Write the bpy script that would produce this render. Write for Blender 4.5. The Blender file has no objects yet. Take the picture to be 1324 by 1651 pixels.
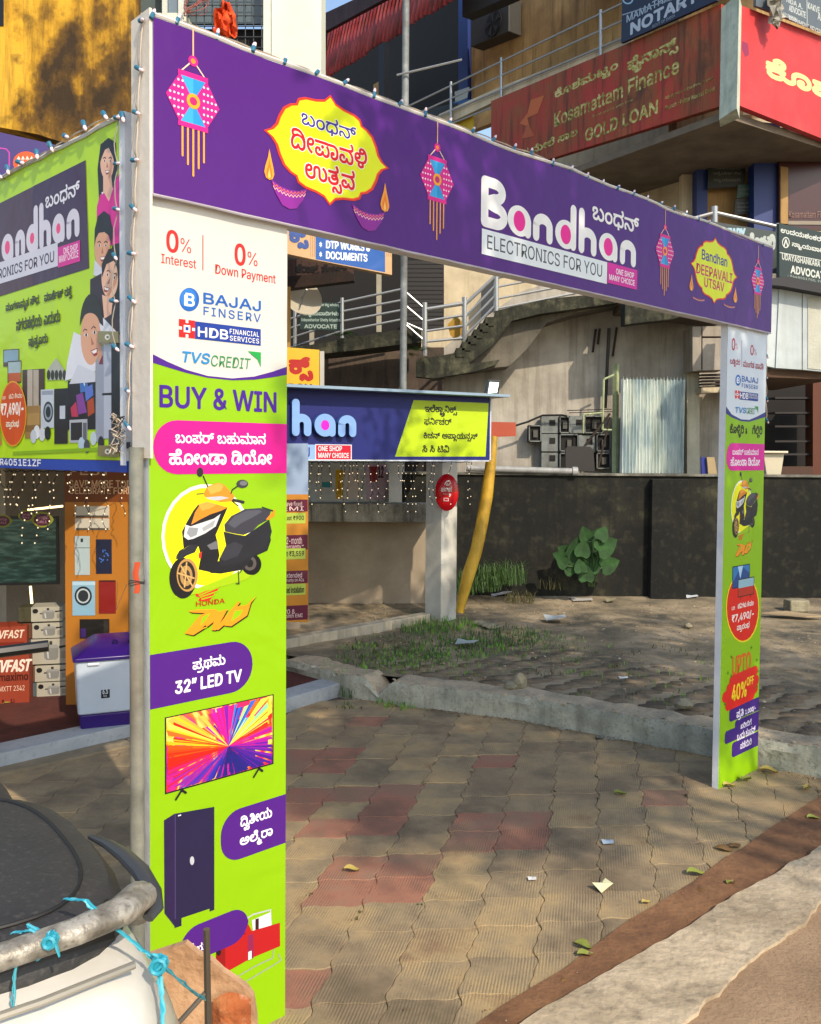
import bpy, bmesh, math, random, os
from math import sin, cos, pi, radians, sqrt, atan2
from mathutils import Vector, Matrix, noise
from mathutils.geometry import tessellate_polygon

SC = bpy.context.scene
COL = SC.collection
RND = random.Random(7)

# ------------------------------------------------------------------ camera
FOC, PX, PY, CAMH = 1420.0, 662.0, 783.0, 2.4
ROT = Matrix.Rotation(radians(88.0), 3, 'X') @ Matrix.Rotation(radians(0.45), 3, 'Z')
cam_data = bpy.data.cameras.new('camera')
cam_data.sensor_fit = 'HORIZONTAL'
cam_data.sensor_width = 36.0
cam_data.lens = FOC / 1324.0 * 36.0
cam_data.shift_y = -(825.5 - PY) / 1324.0
cam_data.clip_start = 0.05
cam_data.clip_end = 2000.0
cam = bpy.data.objects.new('camera', cam_data)
COL.objects.link(cam)
cam.matrix_world = Matrix.Translation((0, 0, CAMH)) @ ROT.to_4x4()
SC.camera = cam

# ------------------------------------------------------------------ light
SUN_TO = Vector((0.50, -0.87, 0.0)).normalized()
SUN_EL = radians(40.0)
world = bpy.data.worlds.new('World')
SC.world = world
world.use_nodes = True
wn = world.node_tree
sky = wn.nodes.new('ShaderNodeTexSky')
sky.sky_type = 'NISHITA'
sky.sun_disc = False
sky.sun_elevation = SUN_EL
sky.sun_rotation = atan2(SUN_TO.x, SUN_TO.y)
sky.air_density = 1.2
sky.dust_density = 1.5
wn.links.new(sky.outputs[0], wn.nodes['Background'].inputs[0])
wn.nodes['Background'].inputs[1].default_value = 0.15
sun_data = bpy.data.lights.new('sun', 'SUN')
sun_data.energy = 2.5
sun_data.angle = radians(0.53)
sun_data.color = (1.0, 0.86, 0.68)
sun = bpy.data.objects.new('sun', sun_data)
COL.objects.link(sun)
sd = Vector((SUN_TO.x * cos(SUN_EL), SUN_TO.y * cos(SUN_EL), sin(SUN_EL)))
sun.rotation_euler = sd.to_track_quat('Z', 'Y').to_euler()
sun.location = (6, -8, 14)
SC.view_settings.view_transform = 'Standard'
SC.view_settings.look = 'None'
SC.view_settings.exposure = 0.72
SC.view_settings.gamma = 1.0
SC.view_settings.use_curve_mapping = False
SC.render.engine = 'CYCLES'
SC.cycles.max_bounces = 6

# ------------------------------------------------------------------ measuring
CAMP = Vector((0, 0, CAMH))
def ray(px, py):
    return (ROT @ Vector(((px - PX) / FOC, -(py - PY) / FOC, -1.0)))
def on_z(px, py, z=0.0):
    r = ray(px, py)
    return CAMP + r * ((z - CAMH) / r.z)
def on_y(px, py, Y):
    r = ray(px, py)
    return CAMP + r * (Y / r.y)

class Plane:
    """upright plane through p, running along d (seen left to right); w counts toward the viewer"""
    def __init__(s, p, d):
        s.p = Vector((p[0], p[1], 0.0)); s.d = Vector((d[0], d[1], 0.0)).normalized()
        s.n = Vector((s.d.y, -s.d.x, 0.0))
        if s.n.dot(CAMP - s.p) < 0: s.n = -s.n
    def uv(s, px, py):
        r = ray(px, py)
        t = (s.p - CAMP).dot(s.n) / r.dot(s.n)
        q = CAMP + r * t
        return ((q - s.p).dot(s.d), q.z)
    def at(s, u, v, w=0.0):
        return s.p + s.d * u + s.n * w + Vector((0, 0, v))
    def px(s, x, y, w=0.0):
        u, v = s.uv(x, y)
        return s.at(u, v, w)

# ------------------------------------------------------------------ colours and materials
def lin(c):
    if isinstance(c, str):
        c = [int(c[i:i + 2], 16) / 255 for i in (0, 2, 4)]
    return tuple(x / 12.92 if x <= 0.04045 else ((x + 0.055) / 1.055) ** 2.4 for x in c)
MATS = {}
def new_mat(name):
    m = bpy.data.materials.new(name); m.use_nodes = True
    return m, m.node_tree, m.node_tree.nodes['Principled BSDF']
def node(nt, t, **kw):
    n = nt.nodes.new(t)
    for k, v in kw.items(): setattr(n, k, v)
    return n
def plain(c, rough=0.5, metal=0.0, emit=0.0, alpha=1.0, trans=0.0, vary=0.06, scale=6.0):
    """paint / plastic / print with faint mottling so that no surface is perfectly even"""
    key = ('plain', c, rough, metal, emit, trans, vary)
    if key in MATS: return MATS[key]
    m, nt, b = new_mat('paint_' + (c if isinstance(c, str) else 'x'))
    col = lin(c)
    b.inputs['Roughness'].default_value = rough
    b.inputs['Metallic'].default_value = metal
    if trans: b.inputs['Transmission Weight'].default_value = trans
    if emit:
        b.inputs['Base Color'].default_value = (*col, 1)
        b.inputs['Emission Color'].default_value = (*col, 1)
        b.inputs['Emission Strength'].default_value = emit
    else:
        g = node(nt, 'ShaderNodeNewGeometry')
        n = node(nt, 'ShaderNodeTexNoise'); n.inputs['Scale'].default_value = scale; n.inputs['Detail'].default_value = 5
        nt.links.new(g.outputs['Position'], n.inputs['Vector'])
        mx = node(nt, 'ShaderNodeMix', data_type='RGBA')
        mx.inputs[6].default_value = (*[x * (1 - vary * 2.2) for x in col], 1)
        mx.inputs[7].default_value = (*[min(1, x * (1 + vary)) for x in col], 1)
        nt.links.new(n.outputs[0], mx.inputs[0]); nt.links.new(mx.outputs[2], b.inputs['Base Color'])
    MATS[key] = m
    return m
def rough_mat(name, stops, scale=3.0, rough=0.85, bump=0.3, bscale=30.0, stretch=(1, 1, 1), detail=8, streak=None, streak_amt=0.7, fine=None, objv=0.0, metal=0.0):
    """weathered surface: a colour ramp over noise, streaks running down, grain bump"""
    if name in MATS: return MATS[name]
    m, nt, b = new_mat(name)
    L = nt.links.new
    g = node(nt, 'ShaderNodeNewGeometry')
    mp = node(nt, 'ShaderNodeMapping'); mp.inputs['Scale'].default_value = stretch
    L(g.outputs['Position'], mp.inputs['Vector'])
    n = node(nt, 'ShaderNodeTexNoise'); n.inputs['Scale'].default_value = scale; n.inputs['Detail'].default_value = detail; n.inputs['Roughness'].default_value = 0.62
    L(mp.outputs[0], n.inputs['Vector'])
    r = node(nt, 'ShaderNodeValToRGB')
    el = r.color_ramp.elements
    while len(el) < len(stops): el.new(0.5)
    for e, (p, c) in zip(el, stops):
        e.position = p; e.color = (*lin(c), 1)
    L(n.outputs[0], r.inputs[0])
    out = r.outputs[0]
    if streak:
        mp2 = node(nt, 'ShaderNodeMapping'); mp2.inputs['Scale'].default_value = (7, 7, 0.55)
        L(g.outputs['Position'], mp2.inputs['Vector'])
        n2 = node(nt, 'ShaderNodeTexNoise'); n2.inputs['Scale'].default_value = 1.0; n2.inputs['Detail'].default_value = 6; n2.inputs['Roughness'].default_value = 0.7
        L(mp2.outputs[0], n2.inputs['Vector'])
        r2 = node(nt, 'ShaderNodeMapRange'); r2.inputs[1].default_value = 0.48; r2.inputs[2].default_value = 0.66; r2.inputs[4].default_value = streak_amt
        L(n2.outputs[0], r2.inputs[0])
        mx = node(nt, 'ShaderNodeMix', data_type='RGBA'); mx.inputs[7].default_value = (*lin(streak), 1)
        L(r2.outputs[0], mx.inputs[0]); L(out, mx.inputs[6]); out = mx.outputs[2]
    if fine:
        n4 = node(nt, 'ShaderNodeTexNoise'); n4.inputs['Scale'].default_value = fine[1]; n4.inputs['Detail'].default_value = 3
        L(g.outputs['Position'], n4.inputs['Vector'])
        r4 = node(nt, 'ShaderNodeMapRange'); r4.inputs[1].default_value = 0.55; r4.inputs[2].default_value = 0.72; r4.inputs[4].default_value = fine[2]
        L(n4.outputs[0], r4.inputs[0])
        mx = node(nt, 'ShaderNodeMix', data_type='RGBA'); mx.inputs[7].default_value = (*lin(fine[0]), 1)
        L(r4.outputs[0], mx.inputs[0]); L(out, mx.inputs[6]); out = mx.outputs[2]
    if objv:
        oi = node(nt, 'ShaderNodeObjectInfo')
        hs = node(nt, 'ShaderNodeHueSaturation')
        mr = node(nt, 'ShaderNodeMapRange'); mr.inputs[3].default_value = 1 - objv; mr.inputs[4].default_value = 1 + objv
        L(oi.outputs['Random'], mr.inputs[0]); L(mr.outputs[0], hs.inputs['Value']); L(out, hs.inputs['Color']); out = hs.outputs[0]
    L(out, b.inputs['Base Color'])
    b.inputs['Roughness'].default_value = rough
    b.inputs['Metallic'].default_value = metal
    if bump:
        n3 = node(nt, 'ShaderNodeTexNoise'); n3.inputs['Scale'].default_value = bscale; n3.inputs['Detail'].default_value = 6
        L(g.outputs['Position'], n3.inputs['Vector'])
        bp = node(nt, 'ShaderNodeBump'); bp.inputs['Strength'].default_value = bump; bp.inputs['Distance'].default_value = 0.02
        L(n3.outputs[0], bp.inputs['Height']); L(bp.outputs[0], b.inputs['Normal'])
    MATS[name] = m
    return m
def print_mat(c, rough=0.42):
    """flex-banner print: even ink, soft wrinkles that bend the sheen"""
    key = ('print', c, rough)
    if key in MATS: return MATS[key]
    m, nt, b = new_mat('print_' + c)
    b.inputs['Base Color'].default_value = (*lin(c), 1)
    b.inputs['Roughness'].default_value = rough
    b.inputs['Specular IOR Level'].default_value = 0.35
    g = node(nt, 'ShaderNodeNewGeometry')
    n = node(nt, 'ShaderNodeTexNoise'); n.inputs['Scale'].default_value = 2.2; n.inputs['Detail'].default_value = 3; n.inputs['Distortion'].default_value = 0.6
    nt.links.new(g.outputs['Position'], n.inputs['Vector'])
    bp = node(nt, 'ShaderNodeBump'); bp.inputs['Strength'].default_value = 0.3; bp.inputs['Distance'].default_value = 0.05
    nt.links.new(n.outputs[0], bp.inputs['Height']); nt.links.new(bp.outputs[0], b.inputs['Normal'])
    MATS[key] = m
    return m

# ------------------------------------------------------------------ mesh building
class MB:
    def __init__(s): s.v = []; s.f = []; s.m = []; s.mats = []
    def mi(s, mat):
        if mat not in s.mats: s.mats.append(mat)
        return s.mats.index(mat)
    def add(s, vs, fs, mat):
        k = len(s.v); i = s.mi(mat)
        s.v += [tuple(v) for v in vs]
        for f in fs: s.f.append(tuple(k + j for j in f)); s.m.append(i)
        return s
    def prism(s, pts, ex, mat, mat_side=None):
        """flat polygon (world points) pushed along ex: a closed solid"""
        n = len(pts); a = [Vector(p) for p in pts]; b = [p + Vector(ex) for p in a]
        tri = tessellate_polygon([a])
        nn = Vector((0, 0, 0))
        for i in range(n): nn += (a[i] - a[0]).cross(a[(i + 1) % n] - a[0])
        flip = nn.dot(Vector(ex)) > 0
        fr = [tuple(t) for t in tri]; bk = [tuple(n + j for j in reversed(t)) for t in tri]
        sd_ = [(i, i + n, (i + 1) % n + n, (i + 1) % n) for i in range(n)]
        s.add(a + b, fr + bk, mat)
        k = len(s.v) - 2 * n; j = s.mi(mat_side or mat)
        for f in sd_: s.f.append(tuple(k + q for q in f)); s.m.append(j)
        return s
    def box(s, c, sz, mat, rz=0.0, axes=None):
        c = Vector(c)
        if axes is None: axes = (Vector((cos(rz), sin(rz), 0)), Vector((-sin(rz), cos(rz), 0)), Vector((0, 0, 1)))
        vs = [c + axes[0] * (sz[0] / 2 * i) + axes[1] * (sz[1] / 2 * j) + axes[2] * (sz[2] / 2 * k) for i in (-1, 1) for j in (-1, 1) for k in (-1, 1)]
        s.add(vs, [(0, 1, 3, 2), (4, 6, 7, 5), (0, 4, 5, 1), (2, 3, 7, 6), (0, 2, 6, 4), (1, 5, 7, 3)], mat)
        return s
    def tube(s, path, r, mat, n=8, cap=True, flat=1.0):
        P = [Vector(p) for p in path]
        rr = r if isinstance(r, (list, tuple)) else [r] * len(P)
        vs = []; up = None
        for i, p in enumerate(P):
            t = (P[min(i + 1, len(P) - 1)] - P[max(i - 1, 0)])
            t = t.normalized() if t.length > 1e-9 else Vector((0, 0, 1))
            if up is None:
                up = Vector((0, 0, 1)) if abs(t.z) < 0.9 else Vector((1, 0, 0))
            a = t.cross(up)
            a = a.normalized() if a.length > 1e-6 else t.orthogonal().normalized()
            b = a.cross(t).normalized(); up = b
            for k in range(n):
                q = 2 * pi * k / n
                vs.append(p + a * (rr[i] * cos(q)) + b * (rr[i] * flat * sin(q)))
        fs = [(i * n + k, i * n + (k + 1) % n, (i + 1) * n + (k + 1) % n, (i + 1) * n + k) for i in range(len(P) - 1) for k in range(n)]
        if cap: fs += [tuple(reversed(range(n))), tuple(range((len(P) - 1) * n, len(P) * n))]
        return s.add(vs, fs, mat)
    def lathe(s, c, prof, mat, n=16, axis=Vector((0, 0, 1))):
        axis = Vector(axis).normalized(); a = axis.orthogonal().normalized(); b = axis.cross(a)
        vs = [Vector(c) + axis * h + (a * cos(2 * pi * k / n) + b * sin(2 * pi * k / n)) * r for r, h in prof for k in range(n)]
        fs = [(i * n + k, i * n + (k + 1) % n, (i + 1) * n + (k + 1) % n, (i + 1) * n + k) for i in range(len(prof) - 1) for k in range(n)]
        fs += [tuple(reversed(range(n))), tuple(range((len(prof) - 1) * n, len(prof) * n))]
        return s.add(vs, fs, mat)
    def grid(s, rows, mat, closed=False):
        n = len(rows[0])
        fs = [(i * n + j, i * n + (j + 1) % n, (i + 1) * n + (j + 1) % n, (i + 1) * n + j) for i in range(len(rows) - 1) for j in range(n if closed else n - 1)]
        return s.add([p for r in rows for p in r], fs, mat)
    def build(s, name, parent=None, smooth=False, bevel=0.0, label=None, cat=None, group=None, kind=None, fix=True):
        me = bpy.data.meshes.new(name)
        loc = ROOTS.get(parent.name) if parent else None
        if parent is None:
            xs = [v[0] for v in s.v]; ys = [v[1] for v in s.v]; zs = [v[2] for v in s.v]
            loc = Vector(((min(xs) + max(xs)) / 2, (min(ys) + max(ys)) / 2, min(zs)))
        me.from_pydata([(v[0] - loc[0], v[1] - loc[1], v[2] - loc[2]) for v in s.v], [], s.f)
        for m in s.mats: me.materials.append(m)
        me.polygons.foreach_set('material_index', s.m)
        if fix:
            bm = bmesh.new(); bm.from_mesh(me); bmesh.ops.recalc_face_normals(bm, faces=bm.faces[:]); bm.to_mesh(me); bm.free()
        if smooth:
            me.polygons.foreach_set('use_smooth', [True] * len(me.polygons))
            me.set_sharp_from_angle(angle=radians(38))
        me.update()
        o = bpy.data.objects.new(name, me); COL.objects.link(o)
        if parent: o.parent = parent
        else: o.location = loc
        ROOTS[o.name] = loc
        if bevel:
            md = o.modifiers.new('bevel', 'BEVEL'); md.width = bevel; md.segments = 2; md.limit_method = 'ANGLE'; md.angle_limit = radians(40)
        tag(o, label, cat, group, kind)
        return o
ROOTS = {}
def tag(o, label=None, cat=None, group=None, kind=None):
    if label: o['label'] = label
    if cat: o['category'] = cat
    if group: o['group'] = group
    if kind: o['kind'] = kind
    return o
def thing(name, loc, label, cat, group=None):
    o = bpy.data.objects.new(name, None); COL.objects.link(o)
    o.location = loc; o.empty_display_size = 0.2
    ROOTS[o.name] = Vector(loc)
    return tag(o, label, cat, group)
def copy_tree(src, loc, rz=None, label=None):
    c = src.copy(); COL.objects.link(c); c.location = loc
    if rz is not None: c.rotation_euler = (0, 0, rz)
    if label: c['label'] = label
    for ch in src.children:
        d = ch.copy(); COL.objects.link(d); d.parent = c
        for g in ch.children:
            e = g.copy(); COL.objects.link(e); e.parent = d
    return c
def cut(pl, pts, t, mat, name, parent=None, w=0.0, side=None, **kw):
    """solid slab whose face lies on an upright plane (outline as measured corners), thickness t going back"""
    return MB().prism([pl.px(x, y, w) if not isinstance(x, str) else None for x, y in pts], -pl.n * t, mat, side).build(name, parent, **kw)
def rectpx(pl, x0, yb, x1, yt):
    u0, v0 = pl.uv(x0, yb); u1, _ = pl.uv(x1, yb); _, v1 = pl.uv(x0, yt)
    return u0, v0, u1, v1
def slab(pl, u0, v0, u1, v1, w0, w1, mat, mb=None):
    """box in plane coordinates; w0 front, w1 back"""
    mb = mb or MB()
    return mb.prism([pl.at(u0, v0, w0), pl.at(u1, v0, w0), pl.at(u1, v1, w0), pl.at(u0, v1, w0)], -pl.n * (w0 - w1), mat)

# ------------------------------------------------------------------ lettering and print
FONTS = {}
def font(k):
    if k not in FONTS:
        FONTS[k] = None
        if k == 'sans':
            try: FONTS[k] = bpy.data.fonts.load(os.path.join(bpy.utils.system_resource('DATAFILES'), 'fonts', 'Inter.woff2'))
            except Exception: pass
    return FONTS[k]
TC = {}
def raw_text(s, fk, off, sp=1.0):
    key = (s, fk, off, sp)
    if key in TC: return TC[key]
    c = bpy.data.curves.new('t', 'FONT'); c.body = s; c.size = 1; c.offset = off; c.space_character = sp
    c.resolution_u = 3
    f = font(fk)
    if f: c.font = f
    o = bpy.data.objects.new('t', c); COL.objects.link(o)
    bpy.context.view_layer.update()
    me = o.to_mesh()
    vs = [(v.co.x, v.co.y) for v in me.vertices]; fs = [tuple(p.vertices) for p in me.polygons]
    o.to_mesh_clear(); bpy.data.objects.remove(o); bpy.data.curves.remove(c)
    par = list(range(len(vs)))
    def find(a):
        while par[a] != a: par[a] = par[par[a]]; a = par[a]
        return a
    for f_ in fs:
        for q in f_[1:]: par[find(q)] = find(f_[0])
    ids = {}; isl = []
    for i in range(len(vs)):
        isl.append(ids.setdefault(find(i), len(ids)) % 3)
    TC[key] = (vs, fs, isl)
    return TC[key]
def text2d(s, fk='sans', off=0.0, sp=1.0):
    vs, fs, isl = raw_text(s, fk, off, sp)
    x0 = min(v[0] for v in vs); x1 = max(v[0] for v in vs); y0 = min(v[1] for v in vs); y1 = max(v[1] for v in vs)
    return [((v[0] - x0) / (x1 - x0), (v[1] - y0) / (y1 - y0)) for v in vs], fs, isl

class Print:
    """flat print on a panel's face. Artwork is laid out in panel metres (u, v)."""
    def __init__(s, pl, w): s.pl = pl; s.w = w; s.k = 0; s.mb = MB(); s.step = 0.00002 if pl.p.length < 7 else 0.00007
    def lay(s): s.k += 1; return s.w + 0.0004 + s.k * s.step
    def uvpoly(s, uv, c, mat=None):
        w = s.lay(); P = [s.pl.at(u, v, w) for u, v in uv]
        s.mb.add(P, [tuple(t) for t in tessellate_polygon([[Vector((u, v, 0)) for u, v in uv]])], mat or print_mat(c))
    def poly(s, pts, c, mat=None, F=None): s.uvpoly([s.pt(p, F) for p in pts], c, mat)
    def pt(s, p, F=None):
        if F is None: return s.pl.uv(*p)
        return (F[0] + p[0] * (F[2] - F[0]), F[1] + p[1] * (F[3] - F[1]))
    def frame(s, x0, yb, x1, yt): return rectpx(s.pl, x0, yb, x1, yt)
    def rect(s, x0, yb, x1, yt, c, mat=None, F=None):
        if F is None: a = s.frame(x0, yb, x1, yt)
        else: p, q = s.pt((x0, yb), F), s.pt((x1, yt), F); a = (p[0], p[1], q[0], q[1])
        s.uvpoly([(a[0], a[1]), (a[2], a[1]), (a[2], a[3]), (a[0], a[3])], c, mat)
    def ell(s, cx, cy, rx, ry, c, F=None, n=24, mat=None):
        s.poly([(cx + rx * cos(2 * pi * i / n), cy + ry * sin(2 * pi * i / n)) for i in range(n)], c, mat, F)
    def ring(s, cx, cy, rx, ry, t, c, F=None, n=28):
        w = s.lay(); a = [s.pt((cx + rx * cos(2 * pi * i / n), cy + ry * sin(2 * pi * i / n)), F) for i in range(n)]
        b = [s.pt((cx + rx * (1 - t) * cos(2 * pi * i / n), cy + ry * (1 - t) * sin(2 * pi * i / n)), F) for i in range(n)]
        s.mb.add([s.pl.at(u, v, w) for u, v in a + b], [(i, (i + 1) % n, n + (i + 1) % n, n + i) for i in range(n)], print_mat(c))
    def line(s, pts, wd, c, F=None, closed=False, cap=True):
        """stroke, width in panel metres"""
        q = []
        for p in pts:
            v = Vector(s.pt(p, F))
            if not q or (v - q[-1]).length > 1e-6: q.append(v)
        loop = len(q) > 3 and (q[0] - q[-1]).length < 1e-5
        if loop: q.pop()
        n = len(q)
        if n < 2: return
        w = s.lay(); vs = []; h = wd / 2
        for i in range(n):
            a = q[i - 1] if (i or loop) else None; b = q[(i + 1) % n] if (i < n - 1 or loop) else None
            d1 = (q[i] - a).normalized() if a is not None else (b - q[i]).normalized()
            d2 = (b - q[i]).normalized() if b is not None else d1
            m = d1 + d2; m = m.normalized() if m.length > 0.2 else d1
            nn = Vector((-m.y, m.x)); k = h / max(0.45, nn.dot(Vector((-d1.y, d1.x))))
            vs += [q[i] + nn * k, q[i] - nn * k]
        fs = [(2 * i, 2 * i + 1, 2 * i + 3, 2 * i + 2) for i in range(n - 1)]
        if loop: fs.append((2 * n - 2, 2 * n - 1, 1, 0))
        s.mb.add([s.pl.at(v[0], v[1], w) for v in vs], fs, print_mat(c))
        if cap and not loop:
            for a in (q[0], q[-1]):
                w = s.lay()
                s.mb.add([s.pl.at(a[0] + cos(2 * pi * i / 12) * h, a[1] + sin(2 * pi * i / 12) * h, w) for i in range(12)], [tuple(range(12))], print_mat(c))
    def text(s, t, x0, yb, x1, yt, c, fk='sans', off=0.0, sp=1.0, F=None, rise=0.0, slant=0.0, mat=None, arc=0.0):
        if F is None: a = s.frame(x0, yb, x1, yt)
        else: p, q = s.pt((x0, yb), F), s.pt((x1, yt), F); a = (p[0], p[1], q[0], q[1])
        if fk == 'kn' and t in KN_LAYOUT:
            vs, fs, isl = ktext(t); xa, xb = min(v[0] for v in vs), max(v[0] for v in vs); ya, yb_ = min(v[1] for v in vs), max(v[1] for v in vs)
            vs = [((v[0] - xa) / (xb - xa), (v[1] - ya) / (yb_ - ya)) for v in vs]
        else: vs, fs, isl = text2d(t, fk, 0.0, sp)
        m = print_mat(c) if mat is None else mat
        W, H = a[2] - a[0], a[3] - a[1]; o = off * abs(H) * 1.15
        for dx, dy in (((0, 0),) if not off else ((-o, -o * .5), (o, -o * .5), (-o, o * .5), (o, o * .5), (0, -o), (0, o))):
            w = s.lay(); s.k += 1
            s.mb.add([s.pl.at(a[0] + x * W + slant * y * H + dx, a[1] + y * H + rise * x * W + arc * sin(pi * x) * H + dy, w + s.step * 0.5 * i) for (x, y), i in zip(vs, isl)], fs, m)
    def rrect(s, F, r, c, corners='tl tr br bl', n=7):
        u0, v0, u1, v1 = F; p = []
        for key, cx, cy, a0 in (('br', u1 - r, v0 + r, -90), ('tr', u1 - r, v1 - r, 0), ('tl', u0 + r, v1 - r, 90), ('bl', u0 + r, v0 + r, 180)):
            if key in corners: p += [(cx + r * cos(radians(a0 + 90 * i / n)), cy + r * sin(radians(a0 + 90 * i / n))) for i in range(n + 1)]
            else: p.append((u1 if 'r' in key else u0, v1 if 't' in key else v0))
        s.uvpoly(p, c)
    def done(s, name, parent=None, **kw):
        return s.mb.build(name, parent, fix=False, **kw)
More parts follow.
